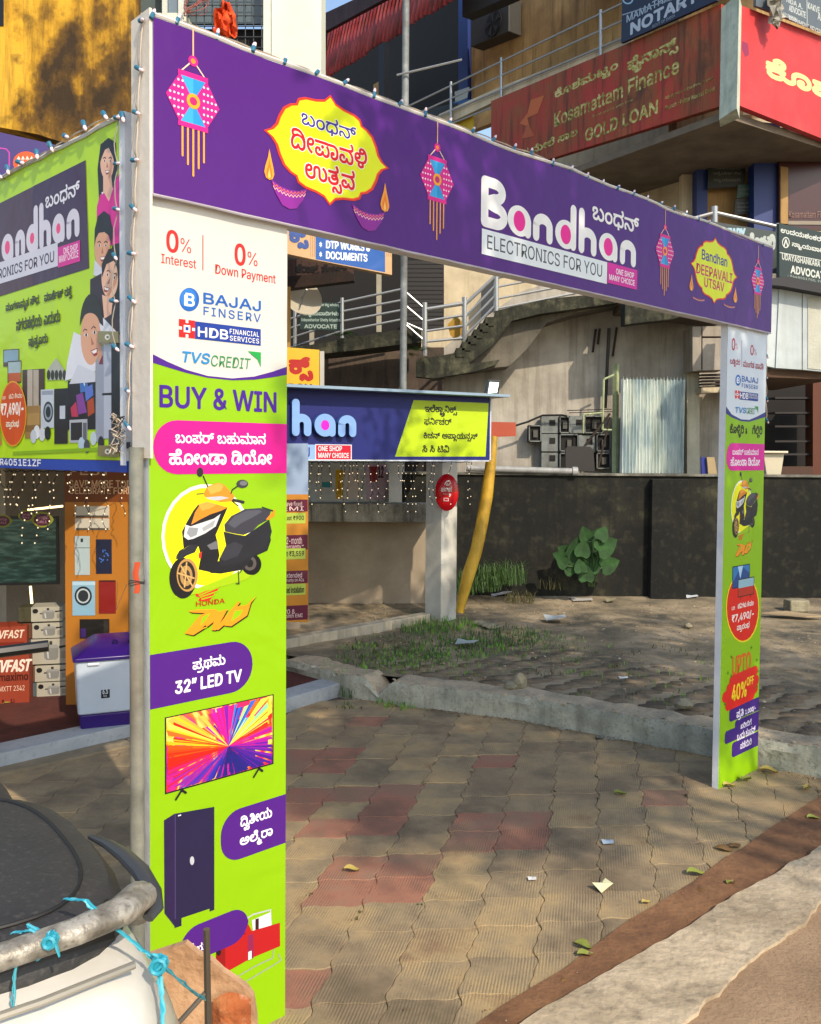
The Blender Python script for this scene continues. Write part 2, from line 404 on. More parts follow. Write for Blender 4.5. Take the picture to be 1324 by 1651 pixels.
# ------------------------------------------------------------------ Kannada joined letter forms: outlines as steps of 8/1000 em, and where each letter of a phrase stands
KN_GLYPHS = {
 214: [[30,-2,-10,2,-8,6,-3,4,-4,10,1,16,2,7,9,11,6,3,12,1,8,-4,4,-7,0,-9,-2,-4,-7,-6,-11,-2,-6,1,-9,4,-3,3,3,8,9,-6,10,-1,6,4,1,3,-2,5,-6,2,-5,-1,-6,-6,-4,-9,1,-16,6,-7,10,-2,7,2,5,3,5,11,10,0,2,-7,3,-5,5,-3,6,-1,6,1,6,7,0,9,-2,4,-6,6,-8,3,9,7,13,-10,3,-5,2,-10,-2,-9,-4,-7,-7,-4,-10,-2,-13,4,-7,6,-3,5,4,0,-7,-9,-8,-4],
  [24,52,-6,2,-7,9,0,8,4,6,9,4,7,1,1,-10,-9,-2,-3,-4,1,-3,5,-4,5,-2],
  [62,38,0,10,12,0,5,2,5,4,3,5,1,12,-6,8,-7,2,-6,-2,-2,-5,1,-4,6,-2,9,2,6,7,4,-6,-4,-5,-10,-6,-9,0,-8,3,-4,6,-1,5,1,6,4,5,6,3,7,1,12,-3,8,-8,2,-6,0,-11,-3,-9,-10,-10,-12,-4]],
 233: [[28,-2,-13,3,-5,4,-6,9,0,12,2,5,6,7,5,2,12,0,7,-6,1,-9,-1,-3,-9,0,1,4,-2,4,-4,2,-6,-3,-2,-3,-1,-5,1,-5,3,-4,5,-3,7,-1,7,1,6,4,3,5,1,6,10,0,1,-7,8,-8,6,-1,10,4,4,6,2,14,-1,11,-7,19,-5,8,-7,7,-15,9,-8,1,-6,-2,-2,-5,1,-5,10,-1,4,2,3,4,1,5,9,-1,-1,-6,-6,-9,-9,-4,-10,0,-8,4,-4,7,0,8,2,4,6,5,5,2,16,-1,19,-9,8,-8,11,-20,3,-12,1,-20,-3,-11,-4,-8,-7,-5,-12,-3,-10,2,-9,8,-3,5,4,0,-3,-5,-8,-7]],
 240: [[35,-2,-15,3,-9,8,-3,6,-1,7,3,10,5,6,4,2,2,-2,-17,0,0,9,26,0,3,2,1,4,-2,6,5,2,5,-2,2,-6,-2,-6,25,0,0,-9,-16,0,1,2,7,-4,4,-6,1,-15,-7,-10,-5,-4],
  [36,8,8,1,6,4,3,4,1,10,-4,7,-8,4,-12,0,-5,-2,-6,-5,-2,-8,1,-6,4,-5,6,-3],
  [4,59,0,10,41,0,8,2,2,2,3,8,-1,5,-6,6,-9,0,-7,-5,-1,-5,-3,4,4,1,5,-2,2,-4,-2,-4,-5,-2,-4,1,-4,6,0,7,2,4,7,6,5,2,12,-1,9,-5,3,-4,3,-11,-3,-12,-6,-5,-14,-4]],
 280: [[15,-2,-12,2,-14,10,-11,16,9,5,13,-17,10,-5,6,-1,7,2,5,3,3,6,1,8,-3,15,-9,11,-13,8,6,10,8,-5,13,-12,7,-16,1,-9,-2,-13,-4,-9,-9,-6]],
 250: [[27,-2,-9,2,-7,6,-4,9,-2,13,2,14,3,6,9,10,6,3,1,-2,-21,0,0,10,63,0,8,2,2,2,3,8,-3,9,-4,2,-9,0,-4,-2,-2,-3,-1,-6,-4,5,5,1,5,-2,1,-4,-2,-4,-5,-2,-6,3,-2,4,2,11,7,6,5,2,12,-1,5,-2,8,-7,2,-15,-3,-8,-5,-5,-15,-4,-5,0,7,4,8,-4,6,-6,2,-7,-1,-12,-4,-5,-8,-4,-5,-1,-8,2,-5,4,-3,8,5,9,4,2,10,1,6,-2,7,-5,4,-6,3,-14,-3,-13,-3,-5,-10,-6,-6,-1,-8,1,-11,7,-4,7,4,1,-3,-6,-7,-7],
  [28,8,6,1,7,8,2,6,9,0,2,-7,8,-7,6,-1,7,2,5,5,2,8,-2,9,-4,8,-8,3,-4,-2,-2,-3,2,-4,4,-2,5,1,3,3,2,6,-2,7,-6,6,-4,2,-15,3,-11,-1,-7,-2,-5,-3,-8,-8,-4,-12,0,-15,3,-6,4,-4]],
 126: [[-31,-46,-7,1,-6,3,-3,5,-1,12,3,4,5,3,5,1,8,-2,3,-3,-1,-9,-7,0,-1,5,-3,1,-3,-1,-1,-8,5,-4,11,1,5,9,9,0,0,-4,2,-3,7,-3,6,2,2,3,-1,8,-2,5,-11,6,6,4,9,-4,6,-7,2,-5,-1,-11,-3,-5,-6,-3,-6,-1,-7,1,-5,3,-3,4,1,0,-2,-3,-5,-3],
  [-20,-16,0,9,22,0,4,5,-5,12,8,3,6,-12,0,-7,-4,-6,-13,-4]],
 178: [[30,-2,-10,2,-8,6,-3,4,-4,10,1,16,2,7,9,11,6,3,12,1,8,-4,4,-7,0,-9,-2,-4,-7,-6,-11,-2,-6,1,-9,4,-3,3,3,8,9,-6,10,-1,6,4,1,3,-2,5,-6,2,-5,-1,-6,-5,-4,-10,1,-16,6,-7,10,-2,7,2,5,3,5,11,10,0,2,-7,3,-5,5,-3,6,-1,6,1,6,7,0,9,-2,4,-6,6,-8,3,8,6,11,-6,6,-8,2,-10,-2,-9,-4,-7,-7,-4,-10,-2,-13,4,-7,6,-3,5,4,0,-7,-9,-8,-4],
  [24,52,-6,2,-7,9,0,8,4,6,9,4,7,1,1,-10,-9,-2,-3,-4,1,-3,5,-4,5,-2],
  [62,38,0,10,14,0,5,3,1,3,-1,4,-3,3,9,4,5,-7,-2,-12,-7,-6,-9,-2],
  [53,59,0,10,34,0,0,-10],
  [121,37,-8,1,-6,5,-4,7,-1,10,3,15,9,9,6,2,12,1,10,-4,-5,-8,-3,2,-12,1,-7,-4,-2,-3,-2,-11,1,-7,5,-7,4,-1,5,2,2,8,-5,4,-42,0,0,10,40,0,5,-1,7,-4,5,-8,-1,-11,-9,-7]],
 136: [[62,69,0,-10,-4,0,0,1,7,-6,4,-6,5,-15,1,-33,-12,0,0,30,-2,9,-4,10,-4,6,-12,5,-10,-3,-9,-11,-4,-17,0,-29,-12,0,0,16,4,27,3,7,5,6,7,5,2,-2,-21,0,0,10]],
 265: [[48,-2,-13,2,-11,4,-8,6,-6,8,-4,10,-1,20,3,8,4,6,11,7,12,1,5,-2,6,-5,2,-5,0,-9,-5,-9,-10,-5,-12,0,-7,4,1,9,6,-4,10,0,7,5,0,8,-2,3,-6,2,-8,-3,-3,-3,-4,-10,-1,-8,1,-8,3,-7,5,-6,15,-7,20,-1,8,3,11,9,3,6,1,8,-1,9,-4,7,-13,11,6,6,7,-4,10,-9,3,-6,3,-14,-5,-18,-6,-8,-8,-5,-11,-4],
  [55,59,0,10,13,0,9,2,4,6,0,9,-3,4,-4,2,-9,0,-6,-5,-1,-6,-3,5,4,1,5,-2,2,-4,-2,-4,-5,-2,-7,3,-2,7,3,8,6,6,5,2,13,-1,9,-5,3,-4,3,-11,-2,-8,-4,-7,-3,-2,-15,-4]],
 120: [[16,-51,-11,2,-8,4,-5,7,-2,9,1,5,5,9,9,6,9,2,11,-1,5,-2,4,-4,1,-6,-1,-6,-3,-4,-5,-2,-11,-1,-4,1,-5,5,-2,9,2,12,-2,12,-3,2,6,8,7,-7,2,-8,-3,-20,2,-5,5,-1,4,1,2,4,-2,4,-10,1,-8,-2,-6,-8,1,-10,3,-4,5,-3,13,0,11,4,4,4,7,-7,-12,-7]],
 158: [[41,-2,-10,1,-8,3,-8,5,-9,15,-1,10,2,12,9,14,5,3,2,-2,-18,0,0,10,58,0,0,-10,7,-6,5,-9,1,-6,-1,-15,-3,-8,-5,-7,-7,-5],
  [49,9,11,7,3,5,3,13,-3,14,-4,5,-11,6,-7,1,-7,-1,-12,-7,-6,-11,1,-18,5,-8,9,-5]],
 134: [[35,-2,-15,3,-9,8,-3,6,-1,7,3,10,5,6,4,2,2,-2,-17,0,0,9,26,0,3,2,1,4,-2,6,5,2,5,-2,2,-6,-2,-6,25,0,0,-9,-16,0,1,2,7,-4,4,-6,1,-15,-7,-10,-5,-4],
  [36,8,8,1,6,4,3,4,1,10,-4,7,-8,4,-12,0,-5,-2,-6,-5,-2,-8,1,-6,4,-5,6,-3],
  [4,59,0,10,49,0,0,-10]],
 297: [[-30,-46,-9,2,-7,7,-2,10,2,10,7,7,10,3,9,-3,3,-4,-1,-9,-2,-3,-5,-3,-10,0,-8,4,1,7,4,-3,6,-1,6,1,1,3,-1,3,-4,1,-6,-3,-3,-4,1,-13,4,-3,5,-1,4,1,6,5,1,3,8,0,1,-4,3,-3,6,-2,6,2,3,6,-1,4,-3,3,-8,3,3,7,5,-1,10,-7,3,-9,-1,-5,-4,-7,-8,-4,-10,1,-5,2,-6,7,4,0,-5,-6,-5,-3],
  [-9,-20,0,8,11,0,4,4,0,6,-4,12,9,2,5,-18,-1,-5,-4,-6,-7,-3],
  [-8,-65,-15,2,1,8,11,-1,15,1,15,6,4,5,3,7,1,12,-4,11,9,4,2,-4,3,-16,-3,-15,-8,-11,-15,-6]],
 223: [[60,-2,-11,3,-7,6,-8,13,-7,8,-5,1,-6,-3,-2,-3,1,-13,5,-8,-10,-4,-6,15,0,11,5,9,4,3,9,2,7,-1,6,-3,4,-4,12,-18,10,-4,9,3,6,9,1,6,-1,17,-2,10,-4,9,-12,15,-15,9,-8,1,-6,-2,-2,-5,2,-5,9,-1,4,2,3,4,1,5,10,-1,-2,-6,-6,-9,-9,-4,-10,0,-7,4,-5,7,0,8,2,4,6,5,5,2,16,-1,19,-9,14,-18,5,-10,4,-25,-1,-11,-7,-15,-12,-7]],
 168: [[35,-2,-15,3,-9,8,-3,6,-1,7,3,10,5,6,4,2,2,-2,-17,0,0,9,26,0,3,2,1,4,-2,6,5,2,5,-2,2,-6,-2,-6,25,0,0,-9,-16,0,1,2,7,-4,4,-6,1,-15,-7,-10,-5,-4],
  [36,8,8,1,6,4,3,4,1,10,-4,7,-8,4,-12,0,-5,-2,-6,-5,-2,-8,1,-6,4,-5,6,-3],
  [4,59,0,10,49,0,0,-10],
  [91,37,-8,1,-6,5,-4,7,-1,18,3,7,9,9,6,2,12,1,10,-4,-5,-8,-3,2,-12,1,-7,-4,-2,-3,-2,-11,1,-7,5,-7,4,-1,5,2,2,8,-5,4,-42,0,0,10,40,0,5,-1,7,-4,5,-8,-1,-11,-9,-7]],
 129: [[-5,-41,-10,6,-7,11,-8,4,-4,-2,-2,-5,1,-6,4,-6,-9,-3,-4,7,-2,8,5,11,5,3,6,1,6,-1,8,-5,3,-5,9,-9,8,-1,5,4,1,9,-2,12,-3,7,-4,5,9,5,7,-14,3,-15,-1,-7,-5,-9,-8,-5]],
 268: [[34,-2,-9,1,-13,5,-7,9,-1,7,3,10,4,4,11,4,18,4,2,2,2,6,-2,6,-4,3,-6,1,-10,-4,-1,-7,1,-3,-9,-4,-3,10,1,3,5,6,10,4,12,0,9,-4,3,-3,3,-9,-3,-10,-3,-3,-10,-5,-19,-4,-4,-7,2,-6,6,-4,12,-2,16,3,6,4,7,11,1,7,-3,13,-6,9,-6,5,0,3,9,0,5,-4,7,-9,4,-17,-1,-10,-4,-9,-13,-11],
  [4,59,0,10,47,0,8,2,2,2,3,8,-1,5,-6,6,-9,0,-7,-5,0,-6,-4,5,5,1,4,-2,2,-4,-2,-4,-5,-2,-4,1,-4,6,0,7,2,4,7,6,5,2,12,-1,9,-5,5,-9,1,-10,-3,-8,-5,-5,-15,-4,-18,2,-14,-2]],
 106: [[-30,-46,-9,2,-7,7,-2,10,2,10,7,7,10,3,9,-3,3,-4,-1,-9,-2,-3,-5,-3,-10,0,-8,4,1,7,4,-3,6,-1,6,1,1,3,-1,3,-4,1,-6,-3,-3,-4,1,-13,4,-3,5,-1,4,1,6,5,1,3,8,0,1,-4,3,-3,6,-2,6,2,3,6,-1,4,-3,3,-8,3,3,7,5,-1,10,-7,3,-9,-1,-5,-4,-7,-8,-4,-10,1,-5,2,-6,7,4,0,-5,-6,-5,-3],
  [-9,-20,0,8,11,0,4,4,0,6,-4,12,9,2,5,-18,-1,-5,-4,-6,-7,-3]],
 230: [[41,-2,-10,1,-8,3,-8,5,-5,7,-4,9,-1,11,1,8,5,12,10,9,12,5,12,1,5,-1,12,-7,4,-4,-12,18,-9,6,-11,2,-12,-3,-3,-7,1,-6,4,-5,-7,-6,-6,8,-2,9,3,12,9,6,12,2,9,-1,15,-7,5,-5,9,-14,3,-7,2,-15,-1,-19,-3,-9,-5,-8,-7,-5],
  [49,9,11,7,3,5,3,13,-3,14,-4,5,-5,3,-13,3,-13,-3,-6,-4,-6,-11,1,-18,5,-8,9,-5]],
 96: [[5,-46,-9,1,-6,3,-3,5,-1,9,1,3,6,5,0,-1,-10,0,0,8,20,0,-2,-1,4,5,1,6,-1,6,-3,7,9,2,4,-11,-1,-11,-3,-3,16,0,0,-8,-10,0,1,1,3,-2,3,-6,-1,-9,-3,-5,-6,-3],
  [5,-38,8,2,3,6,-1,4,-5,4,-5,1,-5,-1,-5,-4,-1,-4,3,-6]],
 154: [[27,-2,-6,1,-10,5,-3,4,-2,9,2,9,10,11,10,6,5,6,1,4,-1,4,-3,3,-11,1,-3,-2,-3,-6,3,-8,-9,-3,-2,3,-2,9,5,11,9,5,14,0,9,-5,4,-8,0,-8,-4,-8,-21,-16,-3,-7,1,-5,6,-4,5,-1,7,1,5,4,5,11,9,0,2,-7,3,-5,5,-3,6,-1,11,5,3,6,1,7,-3,15,-9,12,-13,7,17,0,10,-8,4,-6,4,-12,1,-7,-1,-8,-6,-13,-5,-4,-7,-3,-7,-1,-13,4,-7,6,-3,5,4,0,-6,-9,-8,-4],
  [54,59,0,10,28,0,0,-10]],
 187: [[60,-2,-11,3,-7,6,-5,9,-10,12,-4,1,-7,-3,-2,-3,0,-9,6,-12,-10,-4,-6,15,0,11,5,9,4,3,10,2,7,-1,9,-7,12,-18,3,-2,8,-2,9,5,2,5,-1,14,-2,8,-10,13,-7,4,-7,2,-42,0,0,10,66,0,0,-10,-7,0,1,1,10,-9,7,-12,3,-14,-2,-11,-4,-8,-8,-6],
  [108,37,-8,1,-6,5,-4,7,-1,18,3,7,9,9,6,2,12,1,10,-4,-5,-8,-3,2,-12,1,-7,-4,-4,-8,1,-13,5,-7,4,-1,5,2,2,8,-5,4,-42,0,0,10,40,0,5,-1,7,-4,5,-8,-1,-11,-9,-7]],
 206: [[35,-2,-15,3,-9,8,-3,6,-1,7,3,10,5,6,4,2,2,-2,-17,0,0,9,63,0,0,-9,-16,0,1,2,7,-4,4,-6,1,-15,-7,-10,-5,-4],
  [36,8,8,1,6,4,3,4,1,10,-4,7,-8,4,-12,0,-5,-2,-6,-5,-2,-8,1,-6,4,-5,6,-3],
  [33,44,-3,3,4,1,8,6,4,7,0,10,-3,6,-10,4,-6,-2,-2,-5,1,-4,6,-2,9,2,7,7,3,-6,-6,-7,-8,-4,-9,0,-8,3,-4,6,-1,5,5,11,6,3,7,1,12,-3,8,-8,3,-12,-3,-12,-6,-8]],
 152: [[28,-2,-12,3,-9,8,-2,5,-1,12,5,9,8,5,12,0,5,-3,4,-8,-2,-7,-9,0,1,2,-1,6,-5,2,-6,-3,-2,-3,0,-10,3,-4,5,-3,7,-1,8,1,5,4,3,5,1,6,10,0,2,-7,3,-5,5,-3,5,-1,7,2,3,3,3,11,-2,12,-9,12,9,6,9,-13,3,-16,-3,-15,-8,-9,-11,-3,-10,2,-4,2,-6,6,-2,5,3,0,-3,-5,-7,-7],
  [50,37,-5,2,-2,5,2,6,5,2,5,-2,3,-6,-3,-5],
  [4,59,0,10,76,0,0,-10]],
 124: [[-30,-8,9,-3,5,-5,2,-4,-4,0,6,9,10,3,4,-1,10,-7,2,-8,-4,-13,-8,-8,-6,7,8,9,1,4,-2,6,-5,2,-7,-3,-2,-3,-1,-5,-8,0,-1,5,-2,3,-7,3,-5,-2,-2,-6,1,-4,4,-6,4,-3,-6,-7,-11,14,-1,7,2,8,2,3,7,4]],
 201: [[60,-2,-11,3,-7,6,-5,9,-10,12,-4,1,-7,-3,-2,-3,0,-9,6,-12,-10,-4,-6,15,0,11,5,9,4,3,14,2,11,-6,13,-20,10,-4,6,2,6,8,1,6,-1,6,-5,12,-5,6,9,6,9,-13,3,-16,-2,-11,-4,-8,-8,-6],
  [43,39,-5,3,-3,5,3,5,5,2,5,-2,2,-5,-2,-5],
  [4,59,0,10,66,0,0,-10],
  [108,37,-8,1,-6,5,-4,7,-2,9,1,9,6,12,5,4,7,2,11,1,8,-2,3,-2,-5,-8,-3,2,-12,1,-7,-4,-4,-8,0,-13,5,-7,5,-1,5,2,2,5,-2,5,-4,2,-41,0,0,10,40,0,5,-1,9,-6,3,-10,-2,-7,-3,-4,-6,-3]],
 232: [[45,-2,-13,4,-5,6,-1,8,6,8,0,-3,-15,5,-10,9,-2,6,-1,13,2,6,8,8,5,2,11,0,8,-3,3,-3,2,-9,-2,-8,-7,-6,-5,-2,-7,0,-12,3,1,8,10,-3,6,1,6,4,-2,8,-6,2,-5,-1,-4,-3,-2,-4,-1,-9,1,-3,6,-7,10,-4,16,-2,16,3,6,3,7,11,1,8,-2,11,-4,11,-7,8,-11,3,-6,-2,-2,-5,2,-5,10,-1,4,2,4,9,9,-1,-4,-11,-7,-6,-5,-2,-9,0,-6,2,-5,4,-3,9,5,11,6,3,8,1,14,-3,11,-10,6,-13,2,-15,-1,-8,-4,-12,-8,-8,-13,-5,-1,3,4,-4,2,-7,-1,-6,-4,-4,-6,-3],
  [46,7,7,2,2,2,0,6,-6,4,-4,1,-4,-1,-5,-4,2,-8]],
 125: [[-9,-50,-10,2,-3,3,-1,4,1,4,3,3,1,-2,-11,3,-6,5,-3,8,2,8,5,5,9,2,7,-2,5,-4,1,-5,-1,-5,-7,-5,-9,-1,-9,5,1,5,4,-3,6,-1,5,1,2,4,-2,2,-4,1,-5,-2,-2,-5,3,-6,11,-3,14,1,6,2,4,4,1,6,-5,17,-3,3,9,5,4,-7,4,-12,0,-11,-3,-8,-9,-6,-6,-1,1,2,3,-3,1,-4,-3,-6],
  [-9,-43,4,1,2,2,-2,3,-4,1,-4,-1,-2,-3,2,-2]],
 242: [[41,60,-10,-3,-9,-11,-4,-17,0,-29,-12,0,0,16,4,27,3,7,5,6,7,5,2,-2,-21,0,0,10,46,0,8,2,2,2,3,8,-1,5,-6,6,-9,0,-7,-5,0,-6,-4,5,4,1,5,-2,2,-4,-2,-4,-5,-2,-4,1,-4,6,0,7,2,4,7,6,5,2,12,-1,9,-5,3,-4,3,-11,-2,-9,-6,-7,-5,-3,-5,-1,0,1,7,-6,5,-7,5,-15,1,-33,-12,0,0,30,-2,9,-4,10,-4,6]],
 231: [[47,-2,-12,2,-11,4,-8,6,-6,8,-4,10,-1,20,3,8,4,6,11,7,12,1,5,-2,6,-5,2,-5,0,-9,-5,-9,-10,-5,-12,0,-7,4,1,9,6,-4,10,0,7,5,0,8,-2,3,-6,2,-8,-3,-3,-3,-4,-10,-1,-8,1,-8,3,-7,5,-6,6,-4,9,-3,10,-1,11,1,8,3,7,5,6,8,3,9,1,18,-3,14,-7,12,-9,7,-6,1,-6,-2,-2,-5,2,-5,9,-1,4,2,3,4,1,5,9,-1,-1,-6,-3,-5,-11,-8,-9,0,-7,2,-6,7,-1,3,1,9,4,5,6,3,7,1,15,-3,6,-5,9,-13,5,-18,0,-20,-2,-9,-9,-15,-6,-6,-18,-7]],
 221: [[27,-2,-6,1,-10,7,-5,13,-1,10,3,14,7,13,6,5,16,7,11,1,15,-3,6,-3,11,-11,-2,6,-4,6,-10,10,-12,7,-16,2,-8,-1,-5,-2,-3,-3,-1,-4,1,-6,4,-5,-7,-6,-6,8,-2,9,1,7,3,5,9,6,13,2,13,-1,16,-6,17,-17,7,-17,2,-11,0,-22,-2,-7,-8,-10,-6,-3,-6,-1,-13,4,-6,6,-3,5,4,1,-3,-6,-7,-7],
  [28,8,6,1,8,9,1,6,9,0,2,-7,8,-8,5,-1,5,1,5,4,2,5,1,15,-4,12,-8,9,-5,3,-7,2,-16,0,-7,-2,-5,-3,-8,-9,-4,-11,0,-16,7,-9]],
 210: [[70,-2,-13,4,-7,6,-3,5,4,0,-6,-9,-8,-4,-10,-2,-6,1,-10,5,-3,4,-2,9,2,9,10,11,10,6,5,6,1,4,-1,4,-3,3,-11,1,-3,-2,-3,-6,3,-8,-9,-3,-2,3,-2,9,5,11,9,5,14,0,9,-5,4,-8,0,-8,-4,-8,-21,-16,-3,-7,1,-5,6,-4,5,-1,7,1,5,4,5,11,9,0,2,-7,3,-5,5,-3,6,-1,6,1,4,3,3,8,-2,8,-8,9,-5,2,7,5,13,-10,5,-9,0,-11,-5,-10,-5,-3],
  [55,38,0,9,40,0,0,-9,-5,0,-5,0,-5,1,-3,-1],
  [70,44,-3,3,4,1,10,9,2,4,0,10,-6,8,-7,2,-6,-2,-2,-5,1,-4,6,-2,9,2,6,7,4,-6,-4,-5,-10,-6,-9,0,-8,3,-3,3,-2,8,1,6,4,5,6,3,7,1,12,-3,8,-8,2,-6,0,-12,-2,-6,-7,-8]],
 115: [[-22,-8,9,-2,8,-7,11,-17,3,-2,8,-1,2,1,1,-9,-10,-1,-7,3,-6,7,-7,13,-6,5,-6,2,-6,-2,-2,-5,1,-4,3,-3,7,-2,13,3,5,3,5,10,1,9,-2,8,-2,3,9,5,2,-4,3,-15,-3,-13,-8,-9,-11,-6,-13,-2,-6,1,-9,4,-4,8,1,10,3,5,6,3]],
 262: [[28,-2,-12,3,-9,8,-2,5,-1,12,5,9,8,5,12,0,5,-3,4,-8,-2,-7,-9,0,1,2,-1,6,-5,2,-6,-3,-2,-3,0,-10,3,-4,5,-3,7,-1,8,1,5,4,3,5,1,6,10,0,2,-7,3,-5,5,-3,5,-1,6,2,4,3,3,11,-1,7,-5,12,-8,10,-15,7,19,0,11,-9,7,-12,2,-14,-3,-15,-8,-9,-11,-3,-10,2,-4,2,-6,6,-2,5,3,0,-3,-5,-7,-7],
  [4,59,0,10,67,0,8,2,2,2,3,8,-3,9,-4,2,-9,0,-4,-2,-2,-3,-1,-6,-4,5,5,1,4,-2,2,-4,-2,-4,-5,-2,-4,1,-4,6,0,7,2,4,7,6,5,2,12,-1,9,-5,5,-9,1,-10,-3,-8,-5,-5,-15,-4],
  [114,-2,-17,5,-13,12,6,7,11,-10,6,-3,7,-1,7,2,5,3,3,6,1,7,-1,8,-6,14,-5,5,-13,8,5,10,9,-5,13,-13,4,-7,3,-9,1,-10,-3,-15,-9,-10,-6,-3]],
 164: [[60,-2,-11,3,-7,6,-5,9,-10,12,-4,1,-7,-3,-2,-3,0,-9,6,-12,-10,-4,-6,15,0,11,5,9,4,3,14,2,11,-6,13,-20,10,-4,6,2,6,8,1,6,-1,6,-5,12,-5,6,9,6,9,-13,3,-16,-2,-11,-4,-8,-8,-6],
  [43,39,-5,3,-3,5,3,5,5,2,5,-2,2,-5,-2,-5],
  [4,59,0,10,66,0,0,-10]],
 246: [[70,-2,-7,1,-11,7,-4,7,3,0,-6,-9,-8,-4,-10,-2,-6,1,-10,5,-3,4,-2,9,2,9,10,11,10,6,5,6,1,4,-1,4,-3,3,-11,1,-3,-2,-3,-6,3,-8,-9,-3,-2,3,-2,9,5,11,9,5,14,0,9,-5,4,-12,-4,-12,-21,-16,-3,-7,1,-5,6,-4,5,-1,7,1,5,4,5,11,9,0,2,-7,3,-5,5,-3,6,-1,6,1,6,6,1,8,-5,9,8,6,3,-4,4,-10,0,-11,-5,-9,-5,-3],
  [57,39,-14,8,-8,12,5,5,6,-8,6,-5,11,-3,8,2,2,2,1,4,-5,9,9,4,4,-5,2,-8,-1,-5,-4,-8,-9,-4],
  [53,59,0,10,17,0,8,2,2,2,3,8,-3,9,-4,2,-9,0,-4,-2,-2,-3,-1,-6,-4,5,5,1,5,-2,1,-4,-2,-4,-5,-2,-6,3,-2,4,2,11,7,6,5,2,12,-1,5,-2,8,-7,2,-15,-3,-8,-5,-5,-15,-4]],
 270: [[60,-2,-11,3,-7,6,-5,9,-10,12,-4,1,-7,-3,-2,-3,0,-9,6,-12,-10,-4,-6,15,0,11,5,9,4,3,14,2,11,-6,13,-20,10,-4,6,2,6,8,1,6,-1,6,-5,12,-5,6,9,6,9,-13,3,-16,-2,-11,-4,-8,-8,-6],
  [43,39,-5,3,-3,5,3,5,5,2,5,-2,2,-5,-2,-5],
  [4,59,0,10,57,0,8,2,2,2,3,8,-1,5,-6,6,-9,0,-7,-5,-1,-5,-3,4,4,1,5,-2,2,-4,-2,-4,-5,-2,-4,1,-4,6,0,7,2,4,7,6,5,2,12,-1,9,-5,3,-4,3,-11,-2,-8,-4,-7,-3,-2,-14,-4]],
 194: [[41,-2,-10,1,-8,3,-8,5,-9,15,-1,10,2,12,9,14,5,3,2,-2,-18,0,0,10,58,0,0,-10,7,-6,5,-9,1,-6,-1,-15,-3,-8,-5,-7,-7,-5],
  [49,9,11,7,3,5,3,13,-3,14,-4,5,-11,6,-7,1,-7,-1,-12,-7,-6,-11,1,-18,5,-8,9,-5],
  [100,37,-7,1,-7,5,-5,16,3,16,9,9,6,2,12,1,8,-2,3,-2,-6,-8,-2,2,-12,1,-7,-4,-4,-8,0,-13,5,-7,5,-1,5,2,2,5,-2,5,-4,2,-41,0,0,10,40,0,12,-5,2,-2,3,-10,-2,-7,-3,-4,-6,-3]],
 219: [[38,-2,-8,1,-13,4,-9,7,-4,10,0,12,10,-1,2,-14,10,-7,12,-2,13,2,8,4,5,12,-2,8,-9,7,-13,1,-3,-1,-2,-4,2,-4,10,-1,6,4,2,4,2,10,-2,13,-10,13,-9,5,-10,0,-4,-6,1,-5,6,-2,8,3,3,3,1,6,9,-1,-4,-11,-7,-7,-10,-2,-9,2,-6,5,-2,4,1,11,4,5,6,3,7,1,15,-3,7,-4,9,-11,5,-14,1,-8,-2,-12,-5,-8,-11,-7,-14,1,-5,2,-4,5,-1,10,4,6,4,2,11,2,14,-3,9,-7,3,-4,2,-6,0,-11,-4,-10,-4,-4,-11,-6]],
 261: [[27,-2,-6,1,-10,5,-3,4,-2,9,2,9,10,11,10,6,5,6,1,4,-1,4,-3,3,-11,1,-3,-2,-3,-6,3,-8,-9,-3,-2,3,-2,9,5,11,9,5,14,0,9,-5,4,-8,0,-8,-4,-8,-21,-16,-3,-7,1,-5,6,-4,5,-1,7,1,5,4,5,11,9,0,2,-7,3,-5,5,-3,6,-1,11,5,3,6,1,7,-3,15,-9,12,-13,7,17,0,10,-8,4,-6,4,-12,1,-7,-1,-8,-6,-13,-5,-4,-7,-3,-7,-1,-13,4,-7,6,-3,5,4,0,-6,-9,-8,-4],
  [44,-18,1,20,9,0,1,-20],
  [54,59,0,10,17,0,8,2,3,2,2,4,-1,9,-2,4,-4,2,-9,0,-4,-2,-2,-3,-1,-6,-3,5,4,1,5,-2,2,-4,-2,-4,-5,-2,-7,3,-2,7,5,11,9,5,6,0,12,-3,4,-3,5,-9,0,-10,-3,-8,-5,-5,-15,-4]],
 257: [[60,-2,-11,3,-7,6,-5,9,-10,12,-4,1,-7,-3,-2,-3,0,-9,6,-12,-10,-4,-6,15,0,11,5,9,4,3,10,2,7,-1,9,-7,12,-18,3,-2,8,-2,9,5,2,5,-1,14,-2,8,-10,13,-7,4,-7,2,-42,0,0,10,57,0,8,2,2,2,3,8,-1,5,-6,6,-10,0,-6,-5,-1,-6,-3,5,4,1,5,-2,2,-4,-2,-4,-5,-2,-7,3,-2,7,3,8,7,6,5,2,12,-1,9,-5,3,-4,3,-11,-2,-8,-4,-7,-3,-2,-14,-4,-9,0,12,1,10,-9,7,-12,3,-14,-2,-11,-4,-8,-8,-6]],
 151: [[60,-2,-11,3,-7,6,-5,9,-10,12,-4,1,-7,-3,-2,-3,0,-9,6,-12,-10,-4,-6,15,0,11,5,9,4,3,10,2,7,-1,9,-7,12,-18,3,-2,8,-2,9,5,2,5,-1,14,-2,8,-10,13,-7,4,-7,2,-42,0,0,10,66,0,0,-10,-7,0,1,1,10,-9,7,-12,3,-14,-2,-11,-4,-8,-8,-6]],
